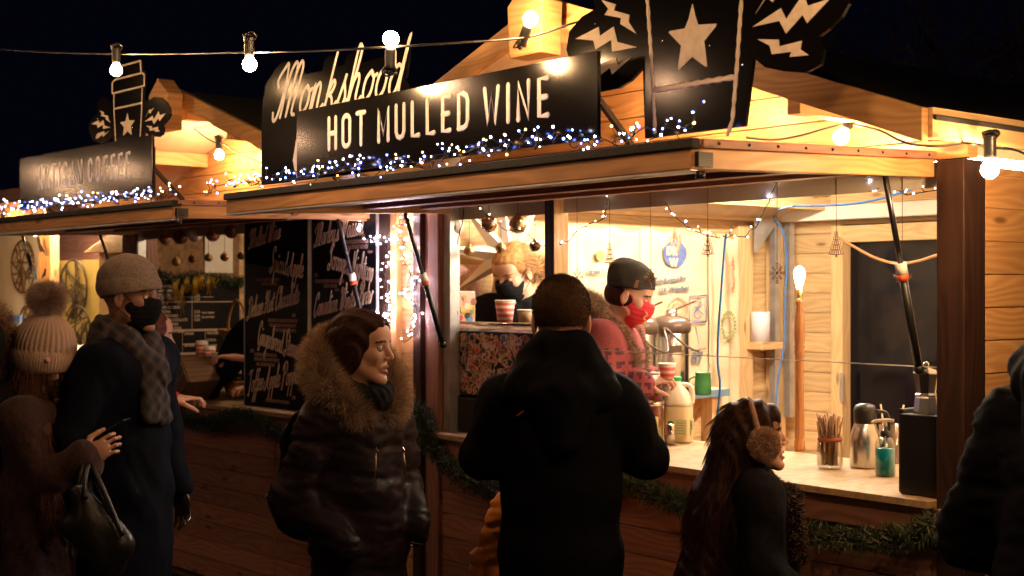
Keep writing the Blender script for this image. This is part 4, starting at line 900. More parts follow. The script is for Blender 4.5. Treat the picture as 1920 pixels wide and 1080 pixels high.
def cup_mat():
    m = mat('festive_cup', (.6, .1, .08), .5); t = NT(m); uv = t.n('ShaderNodeTexCoord'); sp = t.n('ShaderNodeSeparateXYZ'); t.l(uv.outputs['Object'], sp.inputs[0])
    z = sp.outputs[2]; an = t.math('ARCTAN2', sp.outputs[1], sp.outputs[0])
    band = t.math('SINE', t.math('MULTIPLY', z, 260.)); pat = t.math('SINE', t.math('MULTIPLY', an, 22.)); f = t.math('GREATER_THAN', t.math('ADD', band, t.math('MULTIPLY', pat, .75)), .35)
    t.l(t.mix(f, (.62, .09, .08), (.85, .72, .62)), t.b.inputs['Base Color']); return m
REDCUP = cup_mat(); KRAFT = noisy('kraft_card', (.35, .22, .11), (.48, .32, .17), 40, .75, .05); CUPW = mat('cup_white', (.8, .74, .66), .5)
def paper_cup(p, r, h, m, label, lid=False, group='paper cups'):
    t = thing('paper_cup', label, 'cup', p, 0, group)
    g = G(); g.lathe([(0, .001), (r * .7, 0), (r, h), (r * .97, h), (r * .68, .004)], p, 20); g.build('wall', m, t)
    g = G(); g.lathe([(r * 1.0, h - .002), (r * 1.05, h), (r * 1.0, h + .004), (r * .97, h)], p, 20); g.build('rim', CUPW, t)
    if lid: g = G(); g.lathe([(r * 1.06, h - .004), (r * 1.06, h + .004), (r * .95, h + .008), (r * .93, h + .018), (0, h + .017)], p, 20); g.build('lid', CUPW, t)
p = PY(947, 598, .20); paper_cup(Vector((p.x, p.y, zt + .001)), .0425, .104, REDCUP, 'tall red and white patterned cup on top of the coffee machine')
p = PY(984, 598, .20); paper_cup(Vector((p.x, p.y, zt + .001)), .032, .065, KRAFT, 'short brown kraft cup on top of the coffee machine')
g = G(); p = PX(862, 575, -4.74); bx = thing('sticker_box', 'small stickered box on the ledge left of the server', 'box', (p.x, p.y, 1.3))
p1 = PT(865, 598, 5.75); g.box((p1.x, p1.y, p1.z + .035), (.03, .13, .17)); g.build('casing', mat('stickered_casing', (.55, .35, .28), .4), bx, bev=.004)
g = G()
for k in range(26): a = random.uniform(.008, .016); yy_, zz = random.uniform(-.055, .055), random.uniform(-.07, .06); g.prism([(a * math.cos(q), a * math.sin(q)) for q in np.linspace(0, 5.6, 9)], (p1.x + .016 + k * .0001, p1.y + yy_, p1.z + .035 + zz), (0, 1, 0), Z3, (.0002, 0, 0), random.randrange(9))
g.build('stickers', stc, bx)
g = G(); g.box((p1.x, p1.y, (p1.z - .05 + 1.0) / 2), (.1, .2, p1.z - 1.05)); tag(g.build('wooden_plinth', STAIN), 'dark plinth under the stickered box', 'plinth')
# milk bottle
MILKP = mat('milk_plastic', (.86, .78, .64), .38, sss=.3); MILKL = mat('milk', (.88, .72, .45), .4, sss=.3)
def on_counter(px, py): p = PZ(px, py, 1.009); return p
p = on_counter(1272, 828); t = thing('milk_bottle', 'plastic milk bottle with a green cap on the counter', 'milk bottle', p, R_(20)); k = (p - CAMP).length / FPX
H = 118 * k; w = 26 * k; Rz = Matrix.Rotation(R_(35), 3, 'Z')
def sq(r, n=24, e=.55): return [(r * math.copysign(abs(math.cos(2 * math.pi * i / n)) ** e, math.cos(2 * math.pi * i / n)), r * math.copysign(abs(math.sin(2 * math.pi * i / n)) ** e, math.sin(2 * math.pi * i / n))) for i in range(n)]
def loft(g, secs, m=0, n=24, off=(0, 0)):
    vs = []
    for r, z, ox, e in secs:
        for a, b in sq(r, n, e): vs.append(p + Rz @ Vector((a + ox, b, z)))
    fs = [(i * n + k_, i * n + (k_ + 1) % n, (i + 1) * n + (k_ + 1) % n, (i + 1) * n + k_) for i in range(len(secs) - 1) for k_ in range(n)] + [tuple(range(n))[::-1]]
    g.add(vs, fs, m, None, True)
g = G(); loft(g, [(w * .9, 0, 0, .6), (w, .008, 0, .55), (w, H * .56, 0, .55)]); g.build('milk_body', MILKL, t)
g = G(); loft(g, [(w * 1.005, H * .565, 0, .55), (w * .98, H * .62, 0, .6), (w * .8, H * .78, -.006, .7), (w * .5, H * .9, -.012, .9), (w * .38, H * .94, -.012, 1), (w * .38, H * .96, -.012, 1)]); g.build('bottle_shoulder', MILKP, t)
g = G(); g.tube(smooth([p + Rz @ Vector((w * .1, 0, H * .9)), p + Rz @ Vector((w * .8, 0, H * .88)), p + Rz @ Vector((w * 1.02, 0, H * .76)), p + Rz @ Vector((w * .97, 0, H * .6))], 5), .009, 8); g.build('handle', MILKP, t)
g = G(); g.lathe([(w * .42, 0), (w * .44, .002), (w * .44, .013), (w * .4, .016), (0, .016)], p + Rz @ Vector((-.012, 0, H * .955)), 20); g.build('cap', mat('green_cap', (.02, .3, .1), .4), t)
g = G(); xx = w * 1.01
for f_ in (0, 1):
    R2 = Rz @ Matrix.Rotation(-R_(90) * f_, 3, 'Z'); q = [p + R2 @ Vector((xx, s_ * w * .72, z_)) for s_, z_ in ((-1, H * .12), (1, H * .12), (1, H * .36), (-1, H * .36))]; g.add(q, [(0, 1, 2, 3)], 0)
    for j_ in range(5): zc = H * (.15 + j_ * .04); g.add([p + R2 @ Vector((xx + .0006, s_, z_)) for s_, z_ in ((-.0, zc), (w * .6, zc), (w * .6, zc + .0018), (0, zc + .0018))], [(0, 1, 2, 3)], 1)
    g.add([p + R2 @ Vector((xx + .0006, -w * .62 + a_, z_)) for a_, z_ in ((0, H * .2), (w * .4, H * .2), (w * .4, H * .33), (w * .22, H * .35), (0, H * .33))], [(0, 1, 2, 3, 4)], 2)
g.build('label', [mat('pale_label', (.62, .6, .3), .5), mat('label_print', (.1, .14, .08), .6), mat('label_green', (.04, .2, .05), .5)], t)
GLASS = bpy.data.materials.new('clear_glass'); GLASS.use_nodes = True; nt = GLASS.node_tree; nt.nodes.clear(); o_ = nt.nodes.new('ShaderNodeOutputMaterial'); mx = nt.nodes.new('ShaderNodeMixShader'); tr = nt.nodes.new('ShaderNodeBsdfTransparent'); gl = nt.nodes.new('ShaderNodeBsdfGlossy'); lw = nt.nodes.new('ShaderNodeLayerWeight'); lw.inputs[0].default_value = .35; ml_ = nt.nodes.new('ShaderNodeMath'); ml_.operation = 'MULTIPLY'; ml_.inputs[1].default_value = .75
gl.inputs['Roughness'].default_value = .08; tr.inputs[0].default_value = (.95, .95, .92, 1); nt.links.new(lw.outputs['Facing'], ml_.inputs[0]); nt.links.new(ml_.outputs[0], mx.inputs[0]); nt.links.new(tr.outputs[0], mx.inputs[1]); nt.links.new(gl.outputs[0], mx.inputs[2]); nt.links.new(mx.outputs[0], o_.inputs[0])
p = on_counter(1257, 834); lathe_thing('steel_shaker', 'small steel shaker in front of the milk bottle', 'shaker', p, [('body', STEEL, [(0, 0), (.0185, 0), (.0185, .052), (.017, .055)]), ('top', CHROME, [(.0192, .054), (.0192, .075), (.016, .08), (0, .082)])])
p = on_counter(1222, 830); t = lathe_thing('candle_jar', 'large lidded glass jar holding a yellow candle by the man\'s elbow', 'jar', p, [('glass', GLASS, [(0, .001), (.042, 0), (.045, .01), (.045, .13), (.040, .15), (.042, .165), (.0395, .165), (.0375, .15), (.0425, .13), (.0425, .012), (0, .01)]), ('candle', mat('yellow_wax', (.85, .6, .16), .5, sss=.3), [(0, .012), (.026, .012), (.026, .1), (0, .1)]), ('metal_rim', CHROME, [(.0435, .145), (.0455, .147), (.0455, .158), (.0435, .16)])])
# lamp made of a turned table leg
p = PZ(1499, 846, 1.009); tt = (p - CAMP).length; k = tt / FPX; Hh = 300 * k
ls = thing('turned_lamp', 'turned hardwood lamp with a glowing filament bulb at the counter\'s back edge', 'lamp', p)
prof = [(0, 0), (.017, 0), (.019, .01), (.018, .035), (.0145, .042), (.016, .048), (.0165, .06), (.0135, .25), (.0145, .33), (.0185, .345), (.0145, .352), (.0185, .36), (.015, .368), (.0165, .375), (.018, .40), (.0165, .46), (.0155, .475), (.011, .485), (.013, .49), (.009, .5), (.0125, .512), (.0105, .525), (0, .53)]
sc_ = Hh / .57; g = G(); g.lathe([(a * 1.1, b * sc_) for a, b in prof], p, 20); g.build('turned_stem', OAK, ls)
zt_ = p + Vector((0, 0, .53 * sc_)); g = G(); g.lathe([(.011, 0), (.012, .03), (.008, .034)], zt_, 14); g.build('socket', noisy('brass', (.5, .33, .1), (.7, .5, .2), 10, .3, 0, metal=1), ls)
FILB = EM('glowing_filament_bulb', (1, .66, .3), 95)
g = G(); g.lathe([(.008, .03), (.011, .045), (.019, .075), (.021, .09), (.016, .108), (.006, .116), (0, .117)], zt_, 16); g.build('bulb', FILB, ls)
# shelf canister, blue cables
p = PX(1426, 642, -4.76); lathe_thing('white_canister', 'pale plain canister standing on the wall shelf', 'canister', p, [('body', mat('pale_lilac_paper', (.68, .64, .7), .6), [(0, 0), (.052, 0), (.052, .165), (.048, .168), (.02, .168), (0, .166)])])
BLUE = mat('blue_cable', (.04, .2, .6), .4)
g = G(); q = [PY(a, b, 1.0) for a, b in ((1775, 338), (1740, 343), (1700, 358), (1640, 375), (1580, 384), (1520, 386), (1475, 388))]; q += [PX(1456, 398, -4.70), PX(1452, 410, -4.70), PX(1466, 430, -4.70), PX(1475, 480, -4.70), PX(1472, 560, -4.70), PX(1470, 640, -4.70), PX(1458, 720, -4.70), PX(1453, 800, -4.70)]
g.tube(smooth(q, 6), .0045, 6); tag(g.build('blue_cable', BLUE), 'blue cable running along the ceiling and down the metal frame', 'cable')
g = G(); q = [PY(a, b, .3) for a, b in ((1362, 438), (1358, 470), (1352, 550), (1347, 620), (1346, 680), (1350, 720), (1346, 770), (1341, 800), (1335, 838))]
g.tube(smooth(q, 6), .0042, 6); tag(g.build('blue_cable', BLUE), 'blue cable hanging in front of the creased sack', 'cable')
g = G(); q = [PY(a, b, .04) for a, b in ((870, 376), (868, 410), (860, 445), (853, 490), (851, 530), (853, 560), (858, 590), (846, 625), (842, 660))]
g.tube(smooth(q, 6), .0018, 6); g.tube([p_ + Vector((.003 * math.sin(i), 0, 0)) for i, p_ in enumerate(smooth(q, 6))], .0016, 5); tag(g.build('twisted_wire', WIRE), 'twisted dark wire hanging down beside the metal frame', 'cable')
# straws jar, flask, pump bottle, box, moka pot
p = on_counter(1556, 878); t = lathe_thing('straw_jar', 'glass jar full of brown paper straws with twine round its neck', 'jar', p, [('glass', GLASS, [(0, .001), (.034, 0), (.042, .008), (.044, .05), (.041, .085), (.036, .098), (.037, .112), (.0345, .112), (.034, .098), (.039, .084), (.041, .05), (.039, .012), (0, .008)]), ('twine', mat('red_twine', (.25, .06, .03), .8), [(.037, .09), (.041, .094), (.041, .101), (.037, .104)])])
g = G()
for k_ in range(58):
    a = random.uniform(0, 6.28); r0 = .026 * math.sqrt(random.random()); r1 = .045 * math.sqrt(random.random()); a1 = a + random.gauss(0, .6) + 2.6 * (k_ % 2)
    A = p + Vector((r0 * math.cos(a), r0 * math.sin(a), .012)); B_ = p + Vector((r1 * math.cos(a1), r1 * math.sin(a1), .165 + random.uniform(-.015, .018)))
    g.tube([A, B_], .0026, 6, random.randrange(3))
g.build('straws', [mat('straw_brown', (.22, .10, .05), .7), mat('straw_dark', (.12, .05, .03), .7), mat('straw_tan', (.42, .25, .12), .7)], t)
p = on_counter(1622, 876); t = lathe_thing('coffee_flask', 'steel vacuum flask with a black lid', 'flask', p, [('body', STEEL, [(0, 0), (.049, 0), (.051, .008), (.051, .085), (.048, .11), (.038, .14), (.034, .15)]), ('lid', BLACKP, [(.036, .148), (.038, .155), (.038, .19), (.032, .208), (.015, .214), (0, .215)])])
g = G(); g.tube(smooth([p + Vector((.028, .02, .19)), p + Vector((.055, .045, .18)), p + Vector((.058, .05, .12)), p + Vector((.04, .03, .06))], 5), .006, 8); g.build('handle', BLACKP, t)
GEL = mat('turquoise_gel', (.0, .22, .26), .15)
p = on_counter(1660, 892); t = lathe_thing('pump_bottle', 'pump bottle of turquoise hand gel at the counter front', 'bottle', p, [('gel', GEL, [(0, .002), (.029, .002), (.0305, .008), (.0305, .088), (0, .089)]), ('bottle', GLASS, [(0, 0), (.030, 0), (.032, .006), (.032, .098), (.026, .118), (.014, .126), (.012, .128)]), ('collar', BLACKP, [(.013, .122), (.0155, .124), (.0155, .142), (.006, .146), (.005, .16), (0, .16)])])
g = G(); g.tube([p + Vector((0, 0, .158)), p + Vector((0, 0, .172))], .006, 8); g.tube(smooth([p + Vector((.018, .02, .176)), p + Vector((0, 0, .178)), p + Vector((-.022, -.026, .174)), p + Vector((-.028, -.033, .167))], 4), .0055, 8); g.tube([p + Vector((0, 0, .02)), p + Vector((0, 0, .12))], .002, 6); g.build('pump_head', mat('pale_plastic', (.5, .42, .36), .45), t)
p = on_counter(1668, 868); lathe_thing('tall_jar', 'glass tumbler of stirrers behind the turquoise gel bottle', 'jar', p, [('glass', GLASS, [(0, .001), (.036, 0), (.036, .13), (.038, .133), (.034, .133), (.034, .005), (0, .005)])])
g = G()
for dx, dy in ((-.02, 0.), (.018, .02)): g.tube([p + Vector((dx * .3, dy * .3, .01)), p + Vector((dx * 1.8, dy * 1.8, .2))], .003, 6)
tag(g.build('wooden_stirrer', PINE_IN), 'two wooden stirrers leaning out of the tumbler', 'stirrers')
p = on_counter(1724, 905); bx = thing('black_box', 'black cabinet box standing at the right end of the counter', 'box', p)
bz = PT(1720, 772, 3.95).z; g = G(); g.b2(-2.285, -2.16, .0, .22, 1.009, bz); g.build('casing', mat('matt_black', (.006, .006, .007), .45), bx, bev=.004)
g = G(); g.b2(-2.302, -2.287, .02, .2, 1.01, bz + .012); g.build('screen_edge', BLACKP, bx, bev=.003)
mp = Vector((-2.235, .06, bz + .001)); t = thing('moka_pot', 'small faceted moka pot on top of the black box', 'moka pot', mp)
g = G(); g.lathe([(0, 0), (.038, 0), (.032, .045), (.03, .05)], mp, 8, poly=True); g.build('boiler', STEEL, t)
g = G(); g.lathe([(.029, .05), (.033, .054), (.028, .06), (.036, .115), (.038, .118)], mp, 8, poly=True); g.build('jug', STEEL, t)
g = G(); g.lathe([(.039, .118), (.03, .128), (0, .136)], mp, 8, poly=True); g.ball(mp + Vector((0, 0, .142)), .009, 8); g.build('lid', CHROME, t)
g = G(); g.tube(smooth([mp + Vector((.03, .02, .11)), mp + Vector((.055, .035, .108)), mp + Vector((.062, .04, .06))], 4), .007, 8); g.build('handle', BLACKP, t)
# clear acrylic screen along the counter
scr = thing('acrylic_screen', 'thin clear acrylic screen with a bright lower edge above the counter', 'screen', (-3.2, .03, 1.38))
m = bpy.data.materials.new('clear_acrylic'); m.use_nodes = True; nt = m.node_tree; nt.nodes.clear(); o_ = nt.nodes.new('ShaderNodeOutputMaterial'); mx = nt.nodes.new('ShaderNodeMixShader'); tr = nt.nodes.new('ShaderNodeBsdfTransparent'); gl = nt.nodes.new('ShaderNodeBsdfGlossy')
gl.inputs['Roughness'].default_value = .06; mx.inputs[0].default_value = .022; nt.links.new(tr.outputs[0], mx.inputs[1]); nt.links.new(gl.outputs[0], mx.inputs[2]); nt.links.new(mx.outputs[0], o_.inputs[0])
g = G(); g.b2(-3.93, -2.17, .028, .031, 1.383, 1.93); g.build('pane', m, scr)
g = G(); g.b2(-3.93, -2.17, .0275, .0315, 1.380, 1.3825); g.build('lower_edge', mat('painted_edge_glint', (.9, .85, .75), .2), scr)  # edge coloured near-white in place of the light it catches
# solid tube standing in for a curved reflection in the door glass
g = G(); q = smooth([PY(a, b, .9) for a, b in ((1575, 447), (1600, 462), (1640, 483), (1680, 494), (1720, 490), (1770, 474))], 8); g.tube(q, .006, 6); tag(g.build('reflection_streak', mat('streak_gloss', (.5, .25, .12), .12, coat=1)), 'solid streak standing in for a curved reflection on the dark glazed door', 'reflection streak')
# ================================================================ evergreen garlands
NEED = [noisy('fir_green', (.010, .022, .010), (.03, .055, .022), 30, .6, 0), noisy('fir_tip', (.05, .07, .03), (.12, .13, .06), 30, .55, 0)]
def garland(label, path, r, dens=1500, M=None, bits=None):
    path = smooth([Vector(p) for p in path], 6); g = G(); L = sum((b - a).length for a, b in zip(path, path[1:])); n = int(dens * L)
    g.tube(path, .008, 5, 0)
    for k in range(n):
        i = random.random() * (len(path) - 1); p = path[int(i)].lerp(path[min(len(path) - 1, int(i) + 1)], i % 1)
        d = Vector([random.gauss(0, 1) for _ in range(3)]).normalized(); rr_ = r * random.uniform(.25, 1); c = p + d * rr_ * .75
        q = (d + Vector([random.gauss(0, .7) for _ in range(3)])).normalized(); s = q.orthogonal().normalized() * .0022; ln = random.uniform(.018, .038)
        g.add([c - s, c + s, c + q * ln], [(0, 1, 2)], 1 if random.random() < .2 else 0)
    return tag(g.build('garland', NEED), label, 'garland', 'evergreen garlands on the hut fronts')
garland('evergreen garland swagged below the mulled wine counter, left of the man', [PY(a, b, -.07) for a, b in ((782, 768), (800, 800), (812, 840), (850, 878), (900, 908), (960, 930), (1040, 940), (1120, 920), (1175, 905), (1230, 925), (1290, 950))], .062, 4200)
garland('evergreen garland below the counter beside the girl', [PY(a, b, -.07) for a, b in ((1290, 955), (1400, 990), (1500, 1000), (1600, 1012), (1700, 1005), (1760, 985))], .055, 3000)
garland('evergreen garland along the coffee hut counter under the menu boards', [ML @ PY(a, b, -.08, ML) for a, b in ((330, 778), (370, 792), (410, 790), (450, 780), (490, 795), (540, 822), (600, 835), (680, 830))], .062, 3800)
# ================================================================ coffee hut interior
L_ = lambda px, py, y: PY(px, py, y, ML)
XW = -4.60
W_ = lambda px, py: PX(px, py, XW, ML)
Y3 = Vector((0, 1, 0)); a = W_(287, 524); b = W_(449, 690)
pb = thing('price_board', 'black coffee price list in white capitals, inside the coffee hut', 'price board', ML @ Vector((XW, (a.y + b.y) / 2, b.z)), 0)
g = G(); g.b2(XW - .012, XW - .002, a.y, b.y, b.z, a.z); g.build('board', SLATE, pb, ML)
LET = mat('price_lettering', (.55, .42, .32), .6)
_plp = []
def pl(body, px, py, hp, m=0): q = W_(px, py); g = G(); ftext(g, body, q, Y3, Z3, X3, hp * (ML @ q - CAMP).length / FPX * 1.4, 1.0, m, 'LEFT', .001); g.build('price_line', LET, pb, ML)
for k, w_ in enumerate(('ESPRESSO', 'MACCHIATO', 'PICCOLO', 'FLAT WHITE', 'LATTE', 'CAPPUCCINO', 'MOCHA', 'AMERICANO', 'HOT CHOCOLATE', 'SPICED CHAI', 'LONDON FOG')): pl(w_, 296, 539.5 + k * 7.9, 5)
for w_, yy_ in (('2.80', 556), ('3.00', 564), ('3.50', 587), ('3.50', 595), ('4.00', 602)): pl(w_, 364, yy_, 5)
for k, (w_, xx_, yy_, s_) in enumerate((('SPECIALITY TEAS', 296, 625, 5), ('EARL GREY', 294, 632, 3), ('PEPPERMINT', 294, 638, 3), ('CHAMOMILE', 294, 644, 3), ('GREEN', 294, 650, 3), ('WATER', 388, 627, 5), ('SODA', 388, 640, 5), ('CAKES', 388, 651, 5), ('2.50', 322, 660, 5), ('SYRUPS', 346, 628, 4), ('EXTRAS', 346, 650, 4), ('WITH CREAM', 378, 588, 3), ('OR OAT MILK', 378, 596, 3))): pl(w_, xx_, yy_, s_)
g = G()
for (x_0, y_0, x_1, y_1) in ((292, 557, 400, 557), (292, 566, 440, 566), (292, 619, 440, 619), (360, 553, 360, 617), (342, 621, 342, 663), (385, 621, 385, 645), (300, 663, 400, 663), (342, 645, 385, 645)):
    p, q = W_(x_0, y_0), W_(x_1, y_1); g.b2(XW, XW + .001, p.y - .0015, q.y + .0015, min(p.z, q.z) - .0015, max(p.z, q.z) + .0015)
g.build('ruled_lines', LET, pb, ML)
g = G(); p, q = W_(384, 440), W_(436, 512); g.b2(XW, XW + .004, p.y, q.y, q.z, p.z); tag(g.build('paper_poster', noisy('bright_paper', (.75, .7, .6), (.85, .8, .72), 8, .6, 0), None, ML), 'pale poster behind the small baubles in the coffee hut', 'poster')
g = G(); nu, nv = 30, 16; p0, p1 = W_(296, 428), W_(452, 600); vs = [(XW - .016 + .008 * math.sin(i * .7 + j * .3), lerp(p0.y, p1.y, i / nu), lerp(p1.z, p0.z, j / nv)) for j in range(nv + 1) for i in range(nu + 1)]
g.add(vs, [(j * (nu + 1) + i, j * (nu + 1) + i + 1, (j + 1) * (nu + 1) + i + 1, (j + 1) * (nu + 1) + i) for j in range(nv) for i in range(nu)], 0, None, True); tag(g.build('hessian_sack', noisy('brown_hessian', (.16, .09, .045), (.34, .2, .1), 30, .9, .5), None, ML), 'brown hessian sack pinned behind the baubles in the coffee hut', 'sack')
garland('greenery garland with gold tinsel over the price list', [ML @ PX(a_, b_, XW + .04, ML) for a_, b_ in ((284, 520), (300, 515), (330, 524), (360, 516), (400, 522), (440, 528), (455, 530))], .04, 2600)
TIN = mat('gold_tinsel', (.8, .55, .1), .3, .9); g = G()
for (tx, ty, n_, ln) in ((330, 525, 26, 46), (342, 535, 14, 60), (352, 520, 16, 30), (368, 520, 40, 38), (378, 516, 30, 30), (392, 520, 18, 34), (402, 522, 10, 20)):
    for k in range(n_):
        p = PX(tx + random.gauss(0, 3), ty + random.gauss(0, 2), XW + .07, ML); q = PX(tx + random.gauss(0, 4), ty + ln * random.uniform(.5, 1), XW + .07, ML); g.tube([ML @ p, ML @ (p.lerp(q, .5) + Vector((random.gauss(0, .006), -.01, 0))), ML @ q], .0016, 4)
tag(g.build('gold_tinsel', TIN), 'gold tinsel strands hanging over the price list', 'tinsel')
WICK = noisy('wicker', (.22, .10, .03), (.6, .36, .14), 160, .6, .8, bd=.004)
def basket(px, py, rx, h, yl, label, handle):
    c = ML @ L_(px, py, yl); t = thing('wicker_basket', label, 'basket', c, R_(3), 'wicker baskets in the coffee hut'); g = G()
    for k in range(9):
        q = k / 8; g.tube([c + Vector((rx * (.75 + .3 * q) * math.cos(a_) * 1.0, rx * .8 * (.75 + .3 * q) * math.sin(a_), h * q + .003 * math.sin(a_ * 16 + k * 3.14))) for a_ in np.linspace(0, 2 * math.pi, 40)[:-1]], .006, 5, 0, closed=True)
    g.lathe([(0, .002), (rx * .75, .002), (rx * 1.02, h)], c, 24, 0, Matrix.Diagonal((1, .8, 1))); g.build('woven_body', WICK, t)
    g = G(); g.tube([c + Vector((rx * 1.08 * math.cos(a_), rx * .86 * math.sin(a_), h + .004 * math.sin(a_ * 12))) for a_ in np.linspace(0, 2 * math.pi, 40)[:-1]], .009, 6, 0, closed=True); g.build('rim', WICK, t)
    if handle: g = G(); g.tube([c + Vector((rx * math.cos(a_), 0, h + .17 * math.sin(a_))) for a_ in np.linspace(0, 3.14, 16)], .008, 6); g.build('handle', WICK, t)
basket(445, 638, .11, .055, .35, 'wicker basket with an arched handle beside the left menu board', True)
basket(448, 738, .10, .07, .25, 'lower wicker tray on the coffee counter beside the left menu board', False)
g = G(); p = L_(450, 722, .25)
for k in range(26): g.ball(ML @ (p + Vector((random.uniform(-.07, .05), random.uniform(-.05, .05), random.uniform(-.02, .02)))), random.uniform(.008, .016), 6, k % 2)
tag(g.build('dried_fruit', [mat('dried_orange', (.5, .2, .05), .6), mat('pine_cone', (.12, .06, .03), .7)]), 'dried fruit and cones heaped in the lower basket', 'dried fruit', None, 'stuff')
zt2 = L_(385, 692, .35).z
g = G(); g.b2(L_(325, 690, .35).x, L_(470, 690, .35).x, .28, .5, zt2 - .025, zt2 - .004); sf = tag(g.build('raised_shelf', STAIN, None, ML, bev=.003), 'dark plank shelf raised over the coffee counter', 'shelf')
for px, h_, m_, lb, ld in ((378, .15, REDCUP, 'tallest of the three patterned cups on the coffee shelf', 1), (393, .12, REDCUP, 'middle patterned cup on the coffee shelf', 1), (407, .085, REDCUP, 'shortest patterned cup, by the server\'s fingers', 1)):
    p = ML @ L_(px, 692, .36); p.z = ML.translation.z + zt2 - .003; paper_cup(p, .036, h_, m_, lb, True)
CRATEW = wood('crate_wood', (.08, .04, .02), (.2, .11, .055), .85, knots=.5)
def crate(px, py, yl, tilt, label):
    c = ML @ L_(px, py, yl); R3 = Matrix.Rotation(tilt, 3, ML.to_3x3() @ Vector((0, 1, 0))) ; t = thing('wooden_crate', label, 'crate', c, 0, 'slatted wooden crates on the coffee counter')
    for nm, off, dim in (('slat', (0, -.09, .04), (.30, .012, .07)), ('slat', (0, -.09, .125), (.30, .012, .07)), ('slat', (0, .09, .04), (.30, .012, .07)), ('slat', (0, .09, .125), (.30, .012, .07)), ('end_board', (-.145, 0, .08), (.014, .165, .16)), ('end_board', (.145, 0, .08), (.014, .165, .16)), ('base_board', (0, 0, .006), (.27, .165, .01))):
        g = G(); g.box(c + R3 @ Vector(off), dim, R3); g.build(nm, CRATEW, t, bev=.002)
crate(365, 745, -.02, R_(-38), 'dark slatted crate tilted up on the coffee counter edge')
crate(338, 735, .2, R_(-30), 'second slatted crate leaning behind the red sleeve')
g = G(); p = L_(321, 700, .1); g.box(p, (.08, .02, .11), Matrix.Rotation(.4, 3, 'Y')); tag(g.build('yellow_packet', mat('yellow_card', (.5, .3, .04), .6), None, ML), 'yellow card packet above the red sleeve', 'packet')
g = G(); p = L_(338, 708, .05)
for k in range(3): g.box(p + Vector((k * .022, 0, .002 * k)), (.013, .05, .09), Matrix.Rotation(.7, 3, 'Y'))
tag(g.build('biscuit_packets', mat('cream_packet', (.6, .48, .32), .5), None, ML), 'cream packets standing in the tilted crate', 'packets')
# ================================================================ craft stall further left
Q = lambda px, py, y_: PY(px, py, y_, M3)
cs = thing('craft_stall', 'timber craft stall with round metal wall art, far left', 'market stall', M3 @ Vector((-1.2, .4, 0)), 0)
CREAM = noisy('cream_panel', (.66, .60, .48), (.78, .72, .6), 3, .6, 0); OLIVE = noisy('olive_panel', (.24, .19, .045), (.30, .24, .07), 3, .6, 0)
g = G(); x0 = Q(-160, 500, 1.2).x; x1 = Q(300, 500, 1.2).x; planks(g, (x0, 1.2, 0), (1, 0, 0), x1 - x0, (0, -1, 0), 0, 2.5, .12); g.build('back_wall', STAIN, cs, M3)
for a_, b_, yy_ in ((72, 94, .55), (-75, -45, .5), (240, 256, .12), (262, 275, .05)): g = G(); g.b2(Q(a_, 500, yy_).x, Q(b_, 500, yy_).x, yy_, yy_ + .07, 0, 2.15); g.build('post', PINE if a_ < 250 else STAIN, cs, M3, bev=.003)
g = G(); z = Q(100, 414, .3).z; g.b2(Q(-90, 400, .3).x, Q(275, 400, .3).x, .3, .36, z - .01, z + .16); g.build('header_beam', PINE, cs, M3, bev=.003)
g = G(); g.b2(Q(-120, 400, 0).x, Q(300, 400, 0).x, .0, .04, .1, 1.0); g.build('front_wall', STAIN, cs, M3)
g = G(); z = Q(20, 640, .5).z; g.b2(Q(-120, 500, .3).x, Q(240, 500, .3).x, .02, .9, z - .03, z); g.build('table_top', WHITEP, cs, M3, bev=.004)
def art(cx, cy, rx, yy_, mt, pm, label, box, seed):
    c = Q(cx, cy, yy_); k = (M3 @ c - CAMP).length / FPX; r = rx * k * 1.4
    t = thing('wall_art_disc', label, 'wall art', M3 @ c, 0, 'round cut-metal wall art'); rnd = random.Random(seed); g = G()
    g.tube([c + X3 * r * math.cos(a_) + Z3 * r * math.sin(a_) for a_ in np.linspace(0, 2 * math.pi, 40)[:-1]], .007, 6, 0, closed=True)
    for k_ in range(17):
        a_ = rnd.uniform(0, 6.28); b_ = a_ + rnd.uniform(1.2, 4.4); p, q = (c + X3 * r * math.cos(a_) + Z3 * r * math.sin(a_)), (c + X3 * r * math.cos(b_) * rnd.uniform(.3, 1) + Z3 * r * math.sin(b_) * rnd.uniform(.3, 1))
        mid = p.lerp(q, .5) + X3 * rnd.gauss(0, r * .12) + Z3 * rnd.gauss(0, r * .12); g.tube(smooth([p, mid, q], 4), [.0065 - .004 * i / 8 for i in range(9)], 5)
    g.tube(smooth([c + Z3 * -r, c + Z3 * -r * .4 + X3 * .02, c + Z3 * 0 - X3 * .02], 4), .012, 5)
    for k_ in range(26):
        a_ = rnd.uniform(0, 6.28); q = c + (X3 * math.cos(a_) + Z3 * math.sin(a_)) * r * math.sqrt(rnd.random()) * .95; g.ball(q, .009 if k_ % 6 else .018, 5, 0, (1, .2, .6))
    g.build('cut_metal', mt, t, M3)
    if box:
        g = G(); p0, p1 = Q(box[0], box[1], yy_ + .02), Q(box[2], box[3], yy_ + .02); g.b2(p0.x, p1.x, yy_ + .02, yy_ + .04, p1.z, p0.z); g.build('backing_panel', pm, t, M3)
RUST = mat('dark_rusty_steel', (.03, .018, .012), .6, .5)
art(137, 542, 37, .62, RUST, OLIVE, 'dark branch-patterned metal disc on an olive panel', (98, 490, 186, 690), 2)
art(43, 500, 33, .75, mat('bronze_art', (.16, .09, .04), .5, .6), CREAM, 'bronze dandelion-patterned disc on a cream panel', (-30, 432, 92, 600), 5)
art(147, 622, 32, .56, RUST, None, 'second dark metal disc low on the olive panel', None, 9)
art(50, 600, 18, .45, mat('bronze_dull', (.2, .12, .06), .5, .6), None, 'small pale metal disc behind the pompom', None, 12)
